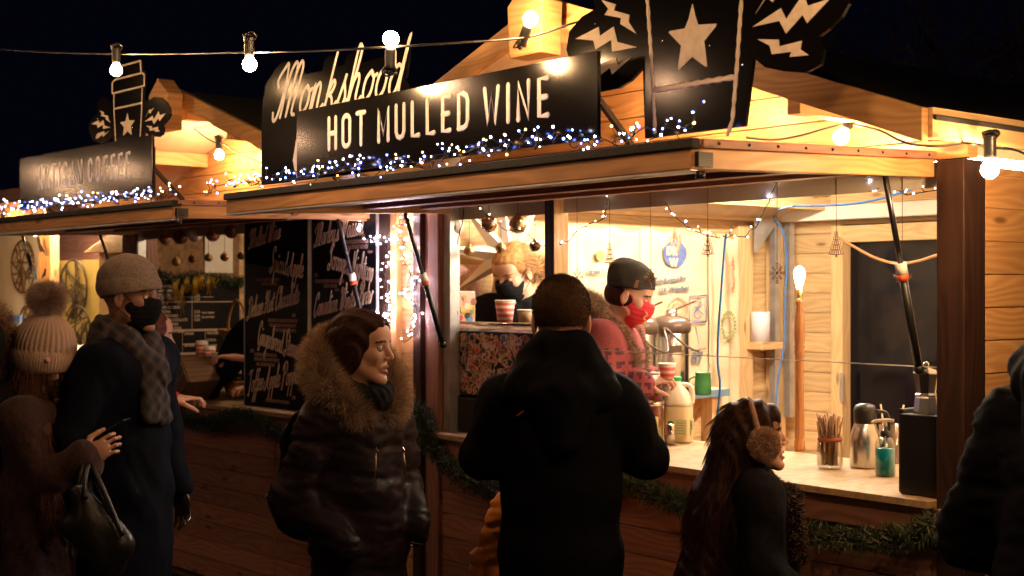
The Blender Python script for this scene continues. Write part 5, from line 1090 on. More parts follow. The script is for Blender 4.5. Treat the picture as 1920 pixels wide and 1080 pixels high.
t = thing('bird_table', 'pine bird table with a triangular roof in the craft stall', 'bird table', M3 @ Q(205, 560, .3), 0)
r0 = Q(156, 474, .28); r1 = Q(246, 474, .28); rt = Q(226, 422, .28)
g = G(); g.prism([(r0.x, r0.z), (r1.x, r1.z), (r1.x, rt.z), (rt.x, rt.z)], (0, .28, 0), X3, Z3, (0, .2, 0)); g.build('roof', PINE, t, M3, bev=.004)
g = G(); g.b2(Q(186, 480, .33).x, Q(224, 480, .33).x, .33, .42, 1.2, r0.z - .002); g.build('box', PINE_IN, t, M3, bev=.003)
g = G(); g.b2(Q(200, 480, .35).x, Q(210, 480, .35).x, .35, .40, .2, 1.198); g.build('pole', PINE, t, M3)
def bird(px, py, s, yy_, label, flip=1):
    c = Q(px, py, yy_); g = G(); poly = [(-.5, .45), (-.36, .6), (-.2, .55), (-.05, .2), (.2, 0), (.55, -.35), (.6, -.6), (.3, -.3), (0, -.35), (-.25, -.15), (-.38, .2)]
    g.prism([(a_ * s * flip, b_ * s) for a_, b_ in poly], c, X3, Z3, (0, .006, 0)); tag(g.build('metal_bird', RUST, None, M3), label, 'bird ornament', 'flat metal birds in the craft stall')
bird(76, 462, .12, .5, 'large flat metal bird on the craft stall post'); bird(82, 513, .065, .5, 'small flat metal bird lower on the craft stall post', -1)
g = G(); a_, b_ = Q(-10, 590, .4), Q(37, 634, .4); g.b2(a_.x, b_.x, .4, .42, b_.z, a_.z)
pm_ = mat('landscape_print', (.3, .4, .5), .5); t_ = NT(pm_); tc = t_.n('ShaderNodeTexCoord'); sp = t_.n('ShaderNodeSeparateXYZ'); t_.l(tc.outputs['Generated'], sp.inputs[0]); nz = t_.n('ShaderNodeTexNoise', Scale=5., Detail=4.); t_.l(tc.outputs['Generated'], nz.inputs['Vector'])
f_ = t_.math('ADD', sp.outputs[2], t_.math('MULTIPLY', nz.outputs['Fac'], .3)); t_.l(t_.ramp(f_, [(.25, (.32, .30, .26)), (.45, (.16, .18, .06)), (.62, (.22, .22, .08)), (.72, (.62, .66, .7)), (.9, (.16, .34, .7)), (1., (.12, .25, .6))]), pm_.node_tree.nodes['Principled BSDF'].inputs['Base Color'])
tag(g.build('landscape_picture', pm_, None, M3), 'landscape picture with blue sky leaning in the craft stall', 'picture')
for px, py, lb in ((6, 424, 'lit bulb at the left frame edge over the craft stall'), (66, 436, 'lit bulb over the bronze disc'), (118, 433, 'lit bulb over the dark disc')): put_bulb(M3 @ Q(px, py, .22), lb, group='warm bulbs in the craft stall')
g = G(); g.tube(smooth([M3 @ Q(a_, b_, .22) for a_, b_ in ((-40, 415), (6, 412), (22, 418), (40, 425), (55, 418), (66, 421), (80, 414), (100, 420), (118, 418), (130, 430), (138, 428), (146, 414))], 5), .003, 5); tag(g.build('festoon_cable', mat('white_cable', (.6, .5, .4), .5)), 'pale looping cable of the craft stall bulbs', 'cable')
g = G(); a_, b_ = M3 @ Q(38, 428, -.25), M3 @ Q(66, 522, -.02); g.tube([a_, a_.lerp(b_, .5)], .008, 8); g.tube([a_.lerp(b_, .5), b_], .012, 8); tag(g.build('gas_strut', DARKMET), 'dark gas strut in front of the bronze disc', 'strut')
# ================================================================ bare tree in the dark
tr = thing('bare_tree', 'bare leafless tree, barely visible against the night sky at upper right', 'tree', PT(2060, 546, 13) * 1 - Vector((0, 0, 1.6)))
g = G(); rt = random.Random(4); base = Vector(tr.location)
def branch(g, p, d, L, r, dep):
    pts = [p]; q = p
    for i in range(5):
        d = (d + Vector([rt.gauss(0, .13) for _ in range(3)])).normalized(); q = q + d * L / 5; pts.append(q)
        if dep > 0 and i > 0:
            for _ in range(2 if dep > 1 else 1): branch(g, q, (d + Vector([rt.gauss(0, .6) for _ in range(3)]) + Vector((0, 0, .05))).normalized(), L * rt.uniform(.45, .7), r * .5, dep - 1)
    g.tube(pts, [r * (1 - .13 * i) for i in range(6)], 4)
g.tube([base, base + Vector((.05, 0, 1.2)), base + Vector((0, .1, 2.4))], [.16, .13, .11], 8); BARK = noisy('bark', (.05, .035, .03), (.12, .085, .07), 20, .9, .5); g.build('trunk', BARK, tr)
g = G()
for dd in ((-.8, -.3, .75), (.1, .4, 1), (.6, .3, .8), (-.5, -.6, .55)): branch(g, base + Vector((0, .1, 2.3)), Vector(dd).normalized(), 2.1, .06, 3)
g.build('crown', BARK, tr)
# ================================================================ people: bodies and clothes as blended solids
def rotm(yaw=0, pitch=0, roll=0): return Matrix.Rotation(yaw, 3, 'Z') @ Matrix.Rotation(pitch, 3, 'Y') @ Matrix.Rotation(roll, 3, 'X')
def cap(p0, p1, r0, r1, k=.03, sc=(1, 1, 1), op=1, shell=None): return ('c', np.array(p0, float), np.array(p1, float), r0, r1, k, np.array(sc, float), op)
def ell(c, r, k=.03, R=None, op=1): return ('e', np.array(c, float), np.array(r, float), None if R is None else np.array(R), None, k, None, op)
def sdist(pr, P):
    ty, a, b, c, d, k, sc, op = pr
    if ty == 'c':
        m = sc.min(); q = P / sc; p0 = a / sc; p1 = b / sc; ba = p1 - p0; L = max(1e-9, ba @ ba); h = np.clip(((q - p0) @ ba) / L, 0, 1)
        return (np.linalg.norm(q - p0 - h[..., None] * ba, axis=-1) - (c + (d - c) * h)) * m
    q = P - a
    if c is not None: q = q @ c
    s = q / b; l = np.linalg.norm(s, axis=-1); g = np.linalg.norm(s / b, axis=-1); return np.where(l > 1e-6, l * (l - 1) / np.maximum(g, 1e-6), -b.min())
def bnd(pr):
    ty, a, b, c, d, k, sc, op = pr
    if ty == 'c': r = max(c, d) * sc / sc.min() * 1.0 * sc.min(); r = max(c, d) * sc; return np.minimum(a, b) - r, np.maximum(a, b) + r
    r = np.full(3, b.max()) if c is not None else b; return a - r, a + r
def solid(prims, vox, disp=None):
    B = [bnd(p) for p in prims if p[7] > 0]; lo = np.min([b[0] for b in B], 0) - vox * 3 - .01; hi = np.max([b[1] for b in B], 0) + vox * 3 + .01
    n = np.ceil((hi - lo) / vox).astype(int) + 1; ax = [lo[i] + vox * np.arange(n[i]) for i in range(3)]; D = np.full(n, .3)
    for p in prims:
        b0, b1 = bnd(p); pad = p[5] + vox * 3 + .02; i0 = np.clip(((b0 - pad - lo) / vox).astype(int), 0, n - 1); i1 = np.clip(((b1 + pad - lo) / vox).astype(int) + 2, 1, n)
        sl = tuple(slice(i0[i], i1[i]) for i in range(3)); P = np.stack(np.meshgrid(*[ax[i][sl[i]] for i in range(3)], indexing='ij'), -1); d = sdist(p, P); A = D[sl]; k = p[5]
        if p[7] > 0: h = np.clip(.5 + .5 * (A - d) / k, 0, 1); D[sl] = A * (1 - h) + d * h - k * h * (1 - h)
        else: d = -d; h = np.clip(.5 - .5 * (A - d) / k, 0, 1); D[sl] = A * (1 - h) + d * h + k * h * (1 - h)
    S = D < 0; cs = np.zeros(np.array(D.shape) - 1, int); cor = [(i, j, k) for i in (0, 1) for j in (0, 1) for k in (0, 1)]
    def C(A, o): return A[o[0]:A.shape[0] - 1 + o[0], o[1]:A.shape[1] - 1 + o[1], o[2]:A.shape[2] - 1 + o[2]]
    for o in cor: cs += C(S, o)
    mk = (cs > 0) & (cs < 8); idx = -np.ones(mk.shape, int); idx[mk] = np.arange(mk.sum()); acc = np.zeros((mk.sum(), 3)); cnt = np.zeros(mk.sum())
    for a in cor:
        for q in range(3):
            if a[q] == 0:
                b = list(a); b[q] = 1; va = C(D, a)[mk]; vb = C(D, b)[mk]; cr = (va < 0) != (vb < 0); t = np.where(cr, va / np.where(cr, va - vb, 1), 0); pos = np.tile(np.array(a, float), (len(t), 1)); pos[:, q] = t
                acc += pos * cr[:, None]; cnt += cr
    V = (np.argwhere(mk) + acc / np.maximum(cnt, 1)[:, None]) * vox + lo; F = []
    for q in range(3):
        o1, o2 = (q + 1) % 3, (q + 2) % 3; sa = [slice(1, -1)] * 3; sa[q] = slice(0, -1); sb = [slice(1, -1)] * 3; sb[q] = slice(1, None); A = S[tuple(sa)]; Bb = S[tuple(sb)]
        E = np.argwhere(A != Bb); 
        if not len(E): continue
        E = E + 1; E[:, q] -= 1; ins = S[E[:, 0], E[:, 1], E[:, 2]]
        def cell(d1, d2): e = E.copy(); e[:, o1] -= d1; e[:, o2] -= d2; return idx[e[:, 0], e[:, 1], e[:, 2]]
        c = np.stack([cell(1, 1), cell(0, 1), cell(0, 0), cell(1, 0)], 1); c[~ins] = c[~ins][:, ::-1]; F.append(c)
    F = np.concatenate(F); F = F[(F >= 0).all(1)]
    # light relaxation
    for _ in range(2):
        s = np.zeros_like(V); w = np.zeros(len(V))
        for a, b in ((0, 1), (1, 2), (2, 3), (3, 0)): np.add.at(s, F[:, a], V[F[:, b]]); np.add.at(w, F[:, a], 1); np.add.at(s, F[:, b], V[F[:, a]]); np.add.at(w, F[:, b], 1)
        V = V * .5 + .5 * s / np.maximum(w, 1)[:, None]
    if disp is not None:
        N = np.cross(V[F[:, 2]] - V[F[:, 0]], V[F[:, 3]] - V[F[:, 1]]); vn = np.zeros_like(V)
        for a in range(4): np.add.at(vn, F[:, a], N)
        vn /= np.maximum(np.linalg.norm(vn, axis=1), 1e-9)[:, None]; V = V + vn * disp(V, vn)[:, None]
    return V, F
def wr(V, f=14., amp=.006, seed=0, an=(1, 1, .5)):
    q = V * np.array(an) * f + seed * 3.1; w = np.sin(q[:, 0] * 1.3 + 1.7 * np.sin(q[:, 1] * .9 + q[:, 2] * .6)); x = np.sin(q[:, 1] * 1.1 + 2.1 * np.sin(q[:, 2] * 1.2 + q[:, 0] * .7)); z = np.sin(q[:, 2] * 1.7 + 1.9 * np.sin(q[:, 0] * .8 - q[:, 1]))
    return amp * (w * x + .6 * z * w + .4 * x * z)
def baffle(per, amp, ph=0): return lambda V, N: amp * (np.abs(np.sin(math.pi * (V[:, 2] + .018 * np.sin(V[:, 0] * 9 + V[:, 1] * 7)) / per + ph)) ** .3 - .85) + wr(V, 34, .0035, 3, (1, 1, 2.2)) + wr(V, 13, .006, 5)
def quilt(per, amp, ph=0): return lambda V, N: amp * (np.abs(np.sin(math.pi * (V[:, 2] + .012 * np.sin(V[:, 0] * 9 + V[:, 1] * 7)) / per + ph)) ** .55 - .6) + wr(V, 30, amp * .28, 3)
class Mesh2:
    def __init__(s): s.V = []; s.F = []; s.M = []; s.o = 0
    def add(s, VF, m=0, T=None, mf=None):
        V, F = VF; mi = np.full(len(F), m) if mf is None else mf(V[F].mean(1))
        if T is not None: A = np.array(T); V = V @ A[:3, :3].T + A[:3, 3]
        s.V.append(V); s.F.append(F + s.o); s.M.append(mi); s.o += len(V); return s
    def build(s, name, mats, parent=None, M=None, origin=None):
        V = np.concatenate(s.V); F = np.concatenate(s.F); Mi = np.concatenate(s.M); me = bpy.data.meshes.new(name)
        me.vertices.add(len(V)); me.vertices.foreach_set('co', V.ravel()); me.loops.add(F.size); me.loops.foreach_set('vertex_index', F.ravel().astype(np.int32))
        me.polygons.add(len(F)); me.polygons.foreach_set('loop_start', np.arange(0, F.size, 4, dtype=np.int32)); me.update(calc_edges=True)
        me.polygons.foreach_set('use_smooth', np.ones(len(F), bool)); me.polygons.foreach_set('material_index', Mi.astype(np.int32)); me.validate()
        return link(me, name, mats, parent, M, 0, origin)
def sphere_vf(c, r, n=14):
    V = []; F = []
    for i in range(n + 1):
        for j in range(n * 2): a = math.pi * i / n; b = math.pi * j / n; V.append((c[0] + r * math.sin(a) * math.cos(b), c[1] + r * math.sin(a) * math.sin(b), c[2] + r * math.cos(a)))
    for i in range(n):
        for j in range(n * 2): F.append((i * 2 * n + j, (i + 1) * 2 * n + j, (i + 1) * 2 * n + (j + 1) % (2 * n), i * 2 * n + (j + 1) % (2 * n)))
    return np.array(V), np.array(F)
def head_prims(s=1., jaw=1., nose=1., open_=0.):
    f = lambda *a: tuple(x * s for x in a); P = []
    P += [ell(f(-.012, 0, .034), f(.094, .074, .088), .01 * s), ell(f(.03, 0, -.035), f(.058, .056 * jaw, .078), .03 * s), cap(f(.02, -.045 * jaw, -.062), f(.066, -.014, -.103), .02 * s, .015 * s, .02 * s), cap(f(.02, .045 * jaw, -.062), f(.066, .014, -.103), .02 * s, .015 * s, .02 * s),
          ell(f(.074, 0, -.104), f(.017, .021, .016), .016 * s), ell(f(.058, -.038, -.022), f(.024, .02, .022), .02 * s), ell(f(.058, .038, -.022), f(.024, .02, .022), .02 * s), ell(f(.062, 0, .05), f(.03, .05, .036), .03 * s), cap(f(.076, -.034, .022), f(.076, .034, .022), .010 * s, .010 * s, .014 * s)]
    for q in (-1, 1): P += [ell(f(.093, .031 * q, .002), f(.016, .018, .012), .008 * s, op=-1)]
    P += [cap(f(.083, 0, .016), f(.101 + .006 * nose, 0, -.026), .008 * s, .0108 * s * nose, .012 * s), ell(f(.095, -.012, -.032), f(.009, .0075, .007), .005 * s), ell(f(.095, .012, -.032), f(.009, .0075, .007), .005 * s)]
    P += [cap(f(.078, -.022, -.062), f(.090, 0, -.059), .0055 * s, .0065 * s, .006 * s), cap(f(.090, 0, -.059), f(.078, .022, -.062), .0065 * s, .0055 * s, .006 * s), cap(f(.076, -.018, -.072), f(.087, 0, -.074 - open_), .0055 * s, .0075 * s, .006 * s), cap(f(.087, 0, -.074 - open_), f(.076, .018, -.072), .0075 * s, .0055 * s, .006 * s), cap(f(.086, -.02, -.0665), f(.093, 0, -.0665 - open_ * .5), .0018 * s, .0022 * s + open_ * .3, .004 * s, op=-1), cap(f(.093, 0, -.0665 - open_ * .5), f(.086, .02, -.0665), .0022 * s, .0018 * s, .004 * s, op=-1)]
    for q in (-1, 1): P += [ell(f(-.006, .077 * q, -.006), f(.017, .009, .031), .006 * s, R=rotm(.25 * -q)), ell(f(.0, .086 * q, -.004), f(.008, .005, .016), .005 * s, op=-1)]
    P += [cap(f(-.022, 0, -.06), f(-.035, 0, -.21), .053 * s, .056 * s, .03 * s)]
    return P
def add_head(mb, T, s=1., closed=False, jaw=1., nose=1., vox=.0036, open_=0.):
    def mf(c): c = c / s; r = np.zeros(len(c), int); r[(c[:, 0] > .078) & (c[:, 2] < -.055) & (c[:, 2] > -.081) & (np.abs(c[:, 1]) < .024)] = 1; r[(np.abs(c[:, 2] - .027 + .15 * (np.abs(np.abs(c[:, 1]) - .03))) < .0042) & (np.abs(c[:, 1]) > .012) & (np.abs(c[:, 1]) < .050) & (c[:, 0] > .05)] = 2; return r
    mb.add(solid(head_prims(s, jaw, nose, open_), vox * s), 0, T, mf)
    for q in (-1, 1):
        c = np.array((.0745, .031 * q, .001)) * s; V, F = sphere_vf(c, .0128 * s, 9)
        if closed: mb.add((V, F), 0, T)
        else:
            d = np.array((1, 0, -.05)); mb.add((V, F), 3, T, lambda cc, c=c, d=d: np.where(((cc - c) @ d) / (.0128 * s) > .87, 4, 3))
            mb.add(solid([cap(c + np.array((.002, -.012, .0072)) * s, c + np.array((.0075, 0, .0098)) * s, .0042 * s, .0046 * s, .003 * s), cap(c + np.array((.0075, 0, .0098)) * s, c + np.array((.002, .012, .0072)) * s, .0046 * s, .0042 * s, .003 * s), cap(c + np.array((.002, -.011, -.009)) * s, c + np.array((.002, .011, -.009)) * s, .004 * s, .004 * s, .003 * s)], .003 * s), 0, T)
def hand_prims(curl=.5, side=1, s=1., thumb=.6, curls=None):
    """wrist at origin, fingers along +x, palm towards -z, thumb at +y*side"""
    P = [ell((.048 * s, 0, 0), (.05 * s, .040 * s, .0145 * s), .01), cap((-.03 * s, 0, 0), (.02 * s, 0, 0), .024 * s, .025 * s, .015, (1, 1.1, .8))]
    for i, (y, L) in enumerate(((.029, .072), (.010, .08), (-.010, .074), (-.029, .058))):
        y *= side; cu = curl if curls is None else curls[i]; p = np.array((.086 - .006 * abs(i - 1), y, 0)) * s; a = .25 * cu; r = .0079 - .0005 * i * .6
        for j, q in enumerate((.46, .3, .24)):
            d = np.array((math.cos(a), (.10 - .07 * i) * side * (1 - cu * .6), -math.sin(a))); n = p + d * L * q * s; P.append(cap(p, n, (r - .0006 * j) * s, (r - .0006 * (j + 1)) * s, .004)); p = n; a += cu * 1.25
    p = np.array((.018, .03 * side, -.004)) * s; d = np.array((.62, .72 * side, -.25 - thumb * .3)); d /= np.linalg.norm(d); n = p + d * .042 * s; P.append(cap(p, n, .013 * s, .011 * s, .012)); d2 = np.array((.9, .15 * side, -.3 - thumb * .5)); d2 /= np.linalg.norm(d2); n2 = n + d2 * .032 * s; P.append(cap(n, n2, .0105 * s, .0095 * s, .004)); n3 = n2 + (d2 + np.array((0, -.1 * side, -.2 * thumb))) * .022 * s; P.append(cap(n2, n3, .0095 * s, .008 * s, .004)); return P
def frame(p, fwd, up): x = Vector(fwd).normalized(); y = Vector(up).cross(x).normalized(); z = x.cross(y); m = Matrix((x, y, z)).transposed().to_4x4(); m.translation = Vector(p); return m
def fur(g, Vf, n, L, w, mats=1, droop=.0, jit=.5, seed=1, m0=0, clump=0., flat=None, comb=None):
    """many fine tapering hairs rooted on a surface (V, F)"""
    V, F = Vf; rng = np.random.default_rng(seed); A = V[F[:, 0]]; B = V[F[:, 1]]; C_ = V[F[:, 2]]; D_ = V[F[:, 3]]; N = np.cross(C_ - A, D_ - B); ar = np.linalg.norm(N, axis=1); N /= np.maximum(ar, 1e-12)[:, None]
    i = rng.choice(len(F), n, p=ar / ar.sum()); u = rng.random((n, 1)); v = rng.random((n, 1)); P = (A[i] * (1 - u) + B[i] * u) * (1 - v) + (D_[i] * (1 - u) + C_[i] * u) * v; d = N[i] + rng.normal(0, jit, (n, 3))
    if clump: d += clump * np.stack([np.sin(P[:, 1] * 170 + P[:, 2] * 90), np.sin(P[:, 2] * 150 + P[:, 0] * 80), np.sin(P[:, 0] * 160 + P[:, 1] * 110)], 1)
    if comb is not None: d += comb(P)
    d /= np.linalg.norm(d, axis=1)[:, None]; ln = L * rng.uniform(.55, 1.15, (n, 1)); s = np.cross(d, rng.normal(0, 1, (n, 3))); s /= np.maximum(np.linalg.norm(s, axis=1), 1e-9)[:, None]; s *= w / 2
    mid = P + d * ln * .55; tip = P + d * ln + np.array((0, 0, -droop)) * ln
    vs = np.stack([P - s, P + s, mid + s * .7, mid - s * .7, tip], 1).reshape(-1, 3); me = bpy.data.meshes.new('fur'); o = np.arange(n) * 5
    q = np.stack([o, o + 1, o + 2, o + 3], 1); t = np.stack([o + 3, o + 2, o + 4], 1)
    lp = np.concatenate([q.ravel(), t.ravel()]); st = np.concatenate([np.arange(n) * 4, 4 * n + np.arange(n) * 3])
    me.vertices.add(len(vs)); me.vertices.foreach_set('co', vs.ravel()); me.loops.add(len(lp)); me.loops.foreach_set('vertex_index', lp.astype(np.int32)); me.polygons.add(2 * n); me.polygons.foreach_set('loop_start', st.astype(np.int32)); me.update(calc_edges=True)
    mi = rng.integers(0, mats, n) + m0; me.polygons.foreach_set('material_index', np.concatenate([mi, mi]).astype(np.int32)); me.validate(); return me
def xf(VF, T): A = np.array(T); return VF[0] @ A[:3, :3].T + A[:3, 3], VF[1]
def sp_(p, k): return (p[0], p[1] * k, p[2] * k, p[3] * k if p[0] == 'c' else p[3], p[4] * k if p[4] is not None else None, p[5], p[6], p[7])
# ---- skins and cloths
def skin(name, c): return mat(name, c, .5, sss=.25)
SKIN = skin('skin', (.52, .28, .19)); SKIND = skin('skin_tan', (.22, .10, .065)); LIP = mat('lips', (.40, .17, .13), .5); BROW = mat('brow_hair', (.05, .025, .015), .7); EYEW = mat('eye_white', (.38, .33, .30), .3); IRIS = mat('iris', (.02, .012, .008), .15)
SK = [SKIN, LIP, BROW, EYEW, IRIS]
def cloth(name, a, b, sc=260, rough=.85, bump=.5, sheen=0., st=None): return noisy(name, a, b, sc, rough, bump, bd=.002, sheen=sheen, stretch=st, spec=.06)
BLACKC = cloth('black_cotton', (.006, .006, .008), (.014, .013, .017)); NAVY = cloth('navy_wool', (.0015, .002, .005), (.005, .0055, .011)); SHELLB = cloth('black_shell_fabric', (.0015, .0015, .003), (.004, .004, .007), 140, .8, .35); DENIM = cloth('dark_denim', (.01, .012, .022), (.022, .026, .04))
def body_T(x, y, yaw, z=0): return Matrix.Translation((x, y, z)) @ Matrix.Rotation(yaw, 4, 'Z')
def person(label, T, H, head, arms, coat, legs=DENIM, skinm=None, hs=1., clothes='coat', sleeve=(.062, .046), lean=0., closed=False, puff=.0, disp=None, hem=.75, jaw=1., nose=1., hands=(None, None), neckc=True, width=1., belly=1., open_=0., hoff=(0, 0)):
    """T puts local (x forward, y left, z up) in the world; H standing height; head=(yaw,pitch,roll); arms=((shoulder?),elbow,wrist) for left and right"""
    s = H / 1.75; mb = Mesh2(); I = np.eye(4)
    neck = Vector((lean * 1.0 - .01, 0, 1.47)) * s; hc = neck + Vector((.03 + .05 * math.sin(head[1]), 0, .135)) * s * 1.0
    hc = Vector((hc.x, hc.y, (H - .122 * hs) if abs(head[1]) < .2 else H - .13 * hs))
    hc = hc + Vector((hoff[0], 0, hoff[1])); TH = Matrix.Translation(hc) @ rotm(*head).to_4x4(); add_head(mb, TH, hs, closed, jaw, nose, open_=open_)
    # body under the clothes
    up = [cap(neck, (0, 0, 1.30 * s), .055 * s, .10 * s, .04, (1, 1.3, 1)), cap((lean * .8, 0, 1.30 * s), (0, 0, .95 * s), .095 * s, .1 * s, .05, (1, 1.4, 1))]
    for q, (el, wri) in zip((1, -1), arms):
        sh = Vector((lean * .95, .17 * q * width, 1.395)) * s; up += [cap(sh, Vector(el) * s, .042 * s, .036 * s, .02), cap(Vector(el) * s, Vector(wri) * s, .036 * s, .026 * s, .02)]
        up += [cap((0, .085 * q * s, .9 * s), (.015 * s, .09 * q * s, .5 * s), .078 * s, .055 * s, .03), cap((.015 * s, .09 * q * s, .5 * s), (-.02 * s, .09 * q * s, .1 * s), .05 * s, .036 * s, .03)]
    mb.add(solid(up, .014 * s), 0)
    for q, (el, wri), hd in zip((1, -1), arms, hands):
        if hd is None: continue
        hp, fwd, upv, kw = hd; w_ = Vector(wri) * s; gm = kw.pop('glove', 0); mb.add(solid(hand_prims(side=q * kw.pop('flip', 1), s=hs, **kw), .0032), gm, frame(w_, fwd, upv))
    o = mb.build('person', skinm or SK, None, T, T.translation); tag(o, label, 'person'); TR = T
    # trousers and boots
    t = Mesh2(); tr = []; bt = []
    for q in (1, -1):
        tr += [cap((0, .085 * q * s, .92 * s), (.015 * s, .092 * q * s, .5 * s), .098 * s, .07 * s, .03), cap((.015 * s, .092 * q * s, .5 * s), (-.02 * s, .092 * q * s, .12 * s), .066 * s, .056 * s, .03)]
        bt += [cap((-.02 * s, .092 * q * s, .16 * s), (-.02 * s, .092 * q * s, .06 * s), .058 * s, .055 * s, .03), cap((-.05 * s, .092 * q * s, .045 * s), (.13 * s, .1 * q * s, .035 * s), .044 * s, .036 * s, .02, (1, 1, .9))]
    t.add(solid(tr, .015 * s, lambda V, N: wr(V, 22, .004, 5))).build('trousers', legs, o, TR); Mesh2().add(solid(bt, .012 * s)).build('boots', BLACKP, o, TR)
    # coat or jumper
    r1, r2 = sleeve; c = []
    cw = 1.42 * width
    c += [cap((lean * .9 * s, 0, 1.33 * s), (lean * .5 * s, 0, 1.1 * s), (.118 + puff) * s, (.116 + puff) * s * belly, .06, (1, cw, 1)), cap((lean * .5 * s, 0, 1.08 * s), (0, 0, .93 * s), (.116 + puff) * s * belly, (.128 + puff) * s, .05, (1, 1.35, 1)),
          cap((0, 0, .93 * s), (0, 0, (hem + .1) * s), (.130 + puff) * s, (.14 + puff) * s, .04, (1, 1.33, 1)), cap((lean * .95 * s, -.13 * s * width, 1.395 * s), (lean * .95 * s, .13 * s * width, 1.395 * s), (.07 + puff * .6) * s, (.07 + puff * .6) * s, .05)]
    if neckc: c += [cap(neck + Vector((-.005, 0, -.06)) * s, neck + Vector((-.005, 0, -.005)) * s, .083 * s, .07 * s, .03, (1, 1.1, 1)), ell(tuple(neck + Vector((.0, 0, .05)) * s), (.062 * s, .064 * s, .05 * s), .008, op=-1)]
    for q, (el, wri) in zip((1, -1), arms):
        sh = Vector((lean * .95, .175 * q * width, 1.385)) * s; e_, w_ = Vector(el) * s, Vector(wri) * s; w2 = e_.lerp(w_, .93)
        c += [cap(sh, e_, (r1 + .012) * s, r1 * s, .045), cap(e_, w2, r1 * s, r2 * s, .03)]
    c.append(cap((0, 0, (hem - .2) * s), (0, 0, (hem - .12) * s), .2 * s, .2 * s, .01, (1.3, 1.6, .9), op=-1))
    dd = disp or (lambda V, N: wr(V, 16, .007, H * 7, (1, 1, .6)) + wr(V, 40, .0018, H * 3))
    Mesh2().add(solid(c, .0115 * s, dd)).build(clothes, coat, o, TR)
    return o, TR, TR @ TH, hc, neck, s
def part(name, VF, mats, o, T=None, mf=None, m=0): return Mesh2().add(VF, m, None, mf).build(name, mats, o, T)
def furpart(name, VF, n, L, w, mats, o, T, **k): me = fur(None, VF, n, L, w, len(mats) if isinstance(mats, list) else 1, **k); return link(me, name, mats, o, T)
def beanie(o, TH, m, s=1., cuff=True, h=.0, name='beanie', slouch=0, rib=0, deep=0.):
    d = (lambda V, N: rib * np.abs(np.sin(np.arctan2(V[:, 1], V[:, 0]) * 22))) if rib else (lambda V, N: wr(V, 50, .0012, 2))
    P = [ell((-.010 * s, 0, (.052 + h * .3) * s), (.110 * s, .087 * s, (.088 + h) * s), .01)] + ([ell((-.07 * s, 0, .10 * s), (.06 * s, .06 * s, .06 * s), .04)] if slouch else []) + [ell((.03 * s, 0, (-.055 - deep) * s), (.16 * s, .13 * s, .082 * s), .004, R=rotm(0, -.12), op=-1)]
    V, F = solid(P, .004, d); ob = part(name, (V, F), m, o, TH)
    if cuff:
        P = [ell((-.006 * s, 0, .040 * s), (.115 * s, .092 * s, .08 * s), .006), ell((.02 * s, 0, (-.062 - deep) * s), (.17 * s, .13 * s, .082 * s), .004, R=rotm(0, -.12), op=-1), ell((-.03 * s, 0, .145 * s), (.19 * s, .16 * s, .082 * s), .006, R=rotm(0, -.12), op=-1)]
        part('cuff', solid(P, .0035, d), m, o, TH)
def mask(o, TH, m, s=1., big=1., pl_=.0006):
    P = [ell((.03 * s, 0, -.04 * s), (.078 * s, .0625 * s * big, .088 * s), .01), ell((.08 * s, 0, -.028 * s), (.034 * s, .030 * s, .034 * s), .03), ell((-.075 * s, 0, -.04 * s), (.10 * s, .12 * s, .15 * s), .004, op=-1), cap((.12 * s, -.1 * s, .058 * s), (.12 * s, .1 * s, .058 * s), .062 * s, .062 * s, .004, (1.2, 1, 1), op=-1)]
    part('face_mask', solid(P, .0034, lambda V, N: pl_ * np.sin(V[:, 2] * 330)), m, o, TH)
    g = G()
    for q in (-1, 1): g.tube(smooth([Vector((.035, .062 * q, -.01)) * s, Vector((.01, .082 * q, .018)) * s, Vector((-.02, .086 * q, 0)) * s, Vector((-.012, .078 * q, -.03)) * s, Vector((.03, .062 * q, -.07)) * s], 4), .0014, 5)
    g.build('ear_loops', m, o, TH)
def hair_cap(P, vox=.0042, groove=.0016, f=150, ax=1): return solid(P, vox, lambda V, N: groove * np.sin(f * V[:, ax] + 6 * np.sin(V[:, 2] * 18)) + wr(V, 45, .001, 4))
YR = R_(50.5)  # facing picture right
def at_t(px, t): d = ray(px, 546); return (CAMP.x + d.x * t, CAMP.y + d.y * t)
# ---------------------------------------------------------------- man seen from behind at the counter
x, y = at_t(1052, 3.78); T = body_T(x, y, R_(140.5))
SKB = [skin('skin_mid', (.36, .18, .12)), LIP, BROW, EYEW, IRIS]  # skin tone between the fair and tan ones
hd = lambda fwd, up, **k: (None, fwd, up, dict(k))
o, T, TH, hc, nk, s = person('man in a black hooded jacket seen from behind, standing at the counter', T, 1.635, (.06, .12, 0), (((.04, .245, 1.20), (.27, .10, 1.19)), ((.05, -.265, 1.20), (.27, -.08, 1.22))), SHELLB, clothes='jacket', skinm=SKB, sleeve=(.062, .050), hem=.62, disp=lambda V, N: wr(V, 18, .0045, 3, (1, 1, .5)) + wr(V, 48, .0015, 9), hands=(hd((.8, -.6, .1), (0, 0, 1), curl=.6), hd((.8, .6, .1), (0, 0, 1), curl=.6)), width=1.02, puff=.006, hs=1.0, neckc=True)
HAIRB = cloth('short_brown_hair', (.035, .018, .010), (.075, .04, .022), 300, .6, .6)
P = [ell((-.016, 0, .042), (.099, .080, .090), .01), ell((.09, 0, -.055), (.10, .14, .11), .02, op=-1), ell((-.02, 0, -.125), (.14, .14, .062), .02, op=-1), ell((0.0, .09, -.02), (.026, .022, .04), .006, op=-1), ell((0.0, -.09, -.02), (.026, .022, .04), .006, op=-1)]
hv = solid(P, .004); part('hair', hv, HAIRB, o, TH); furpart('cropped_hair', hv, 16000, .008, .0009, HAIRB, o, TH, jit=.5, seed=4)
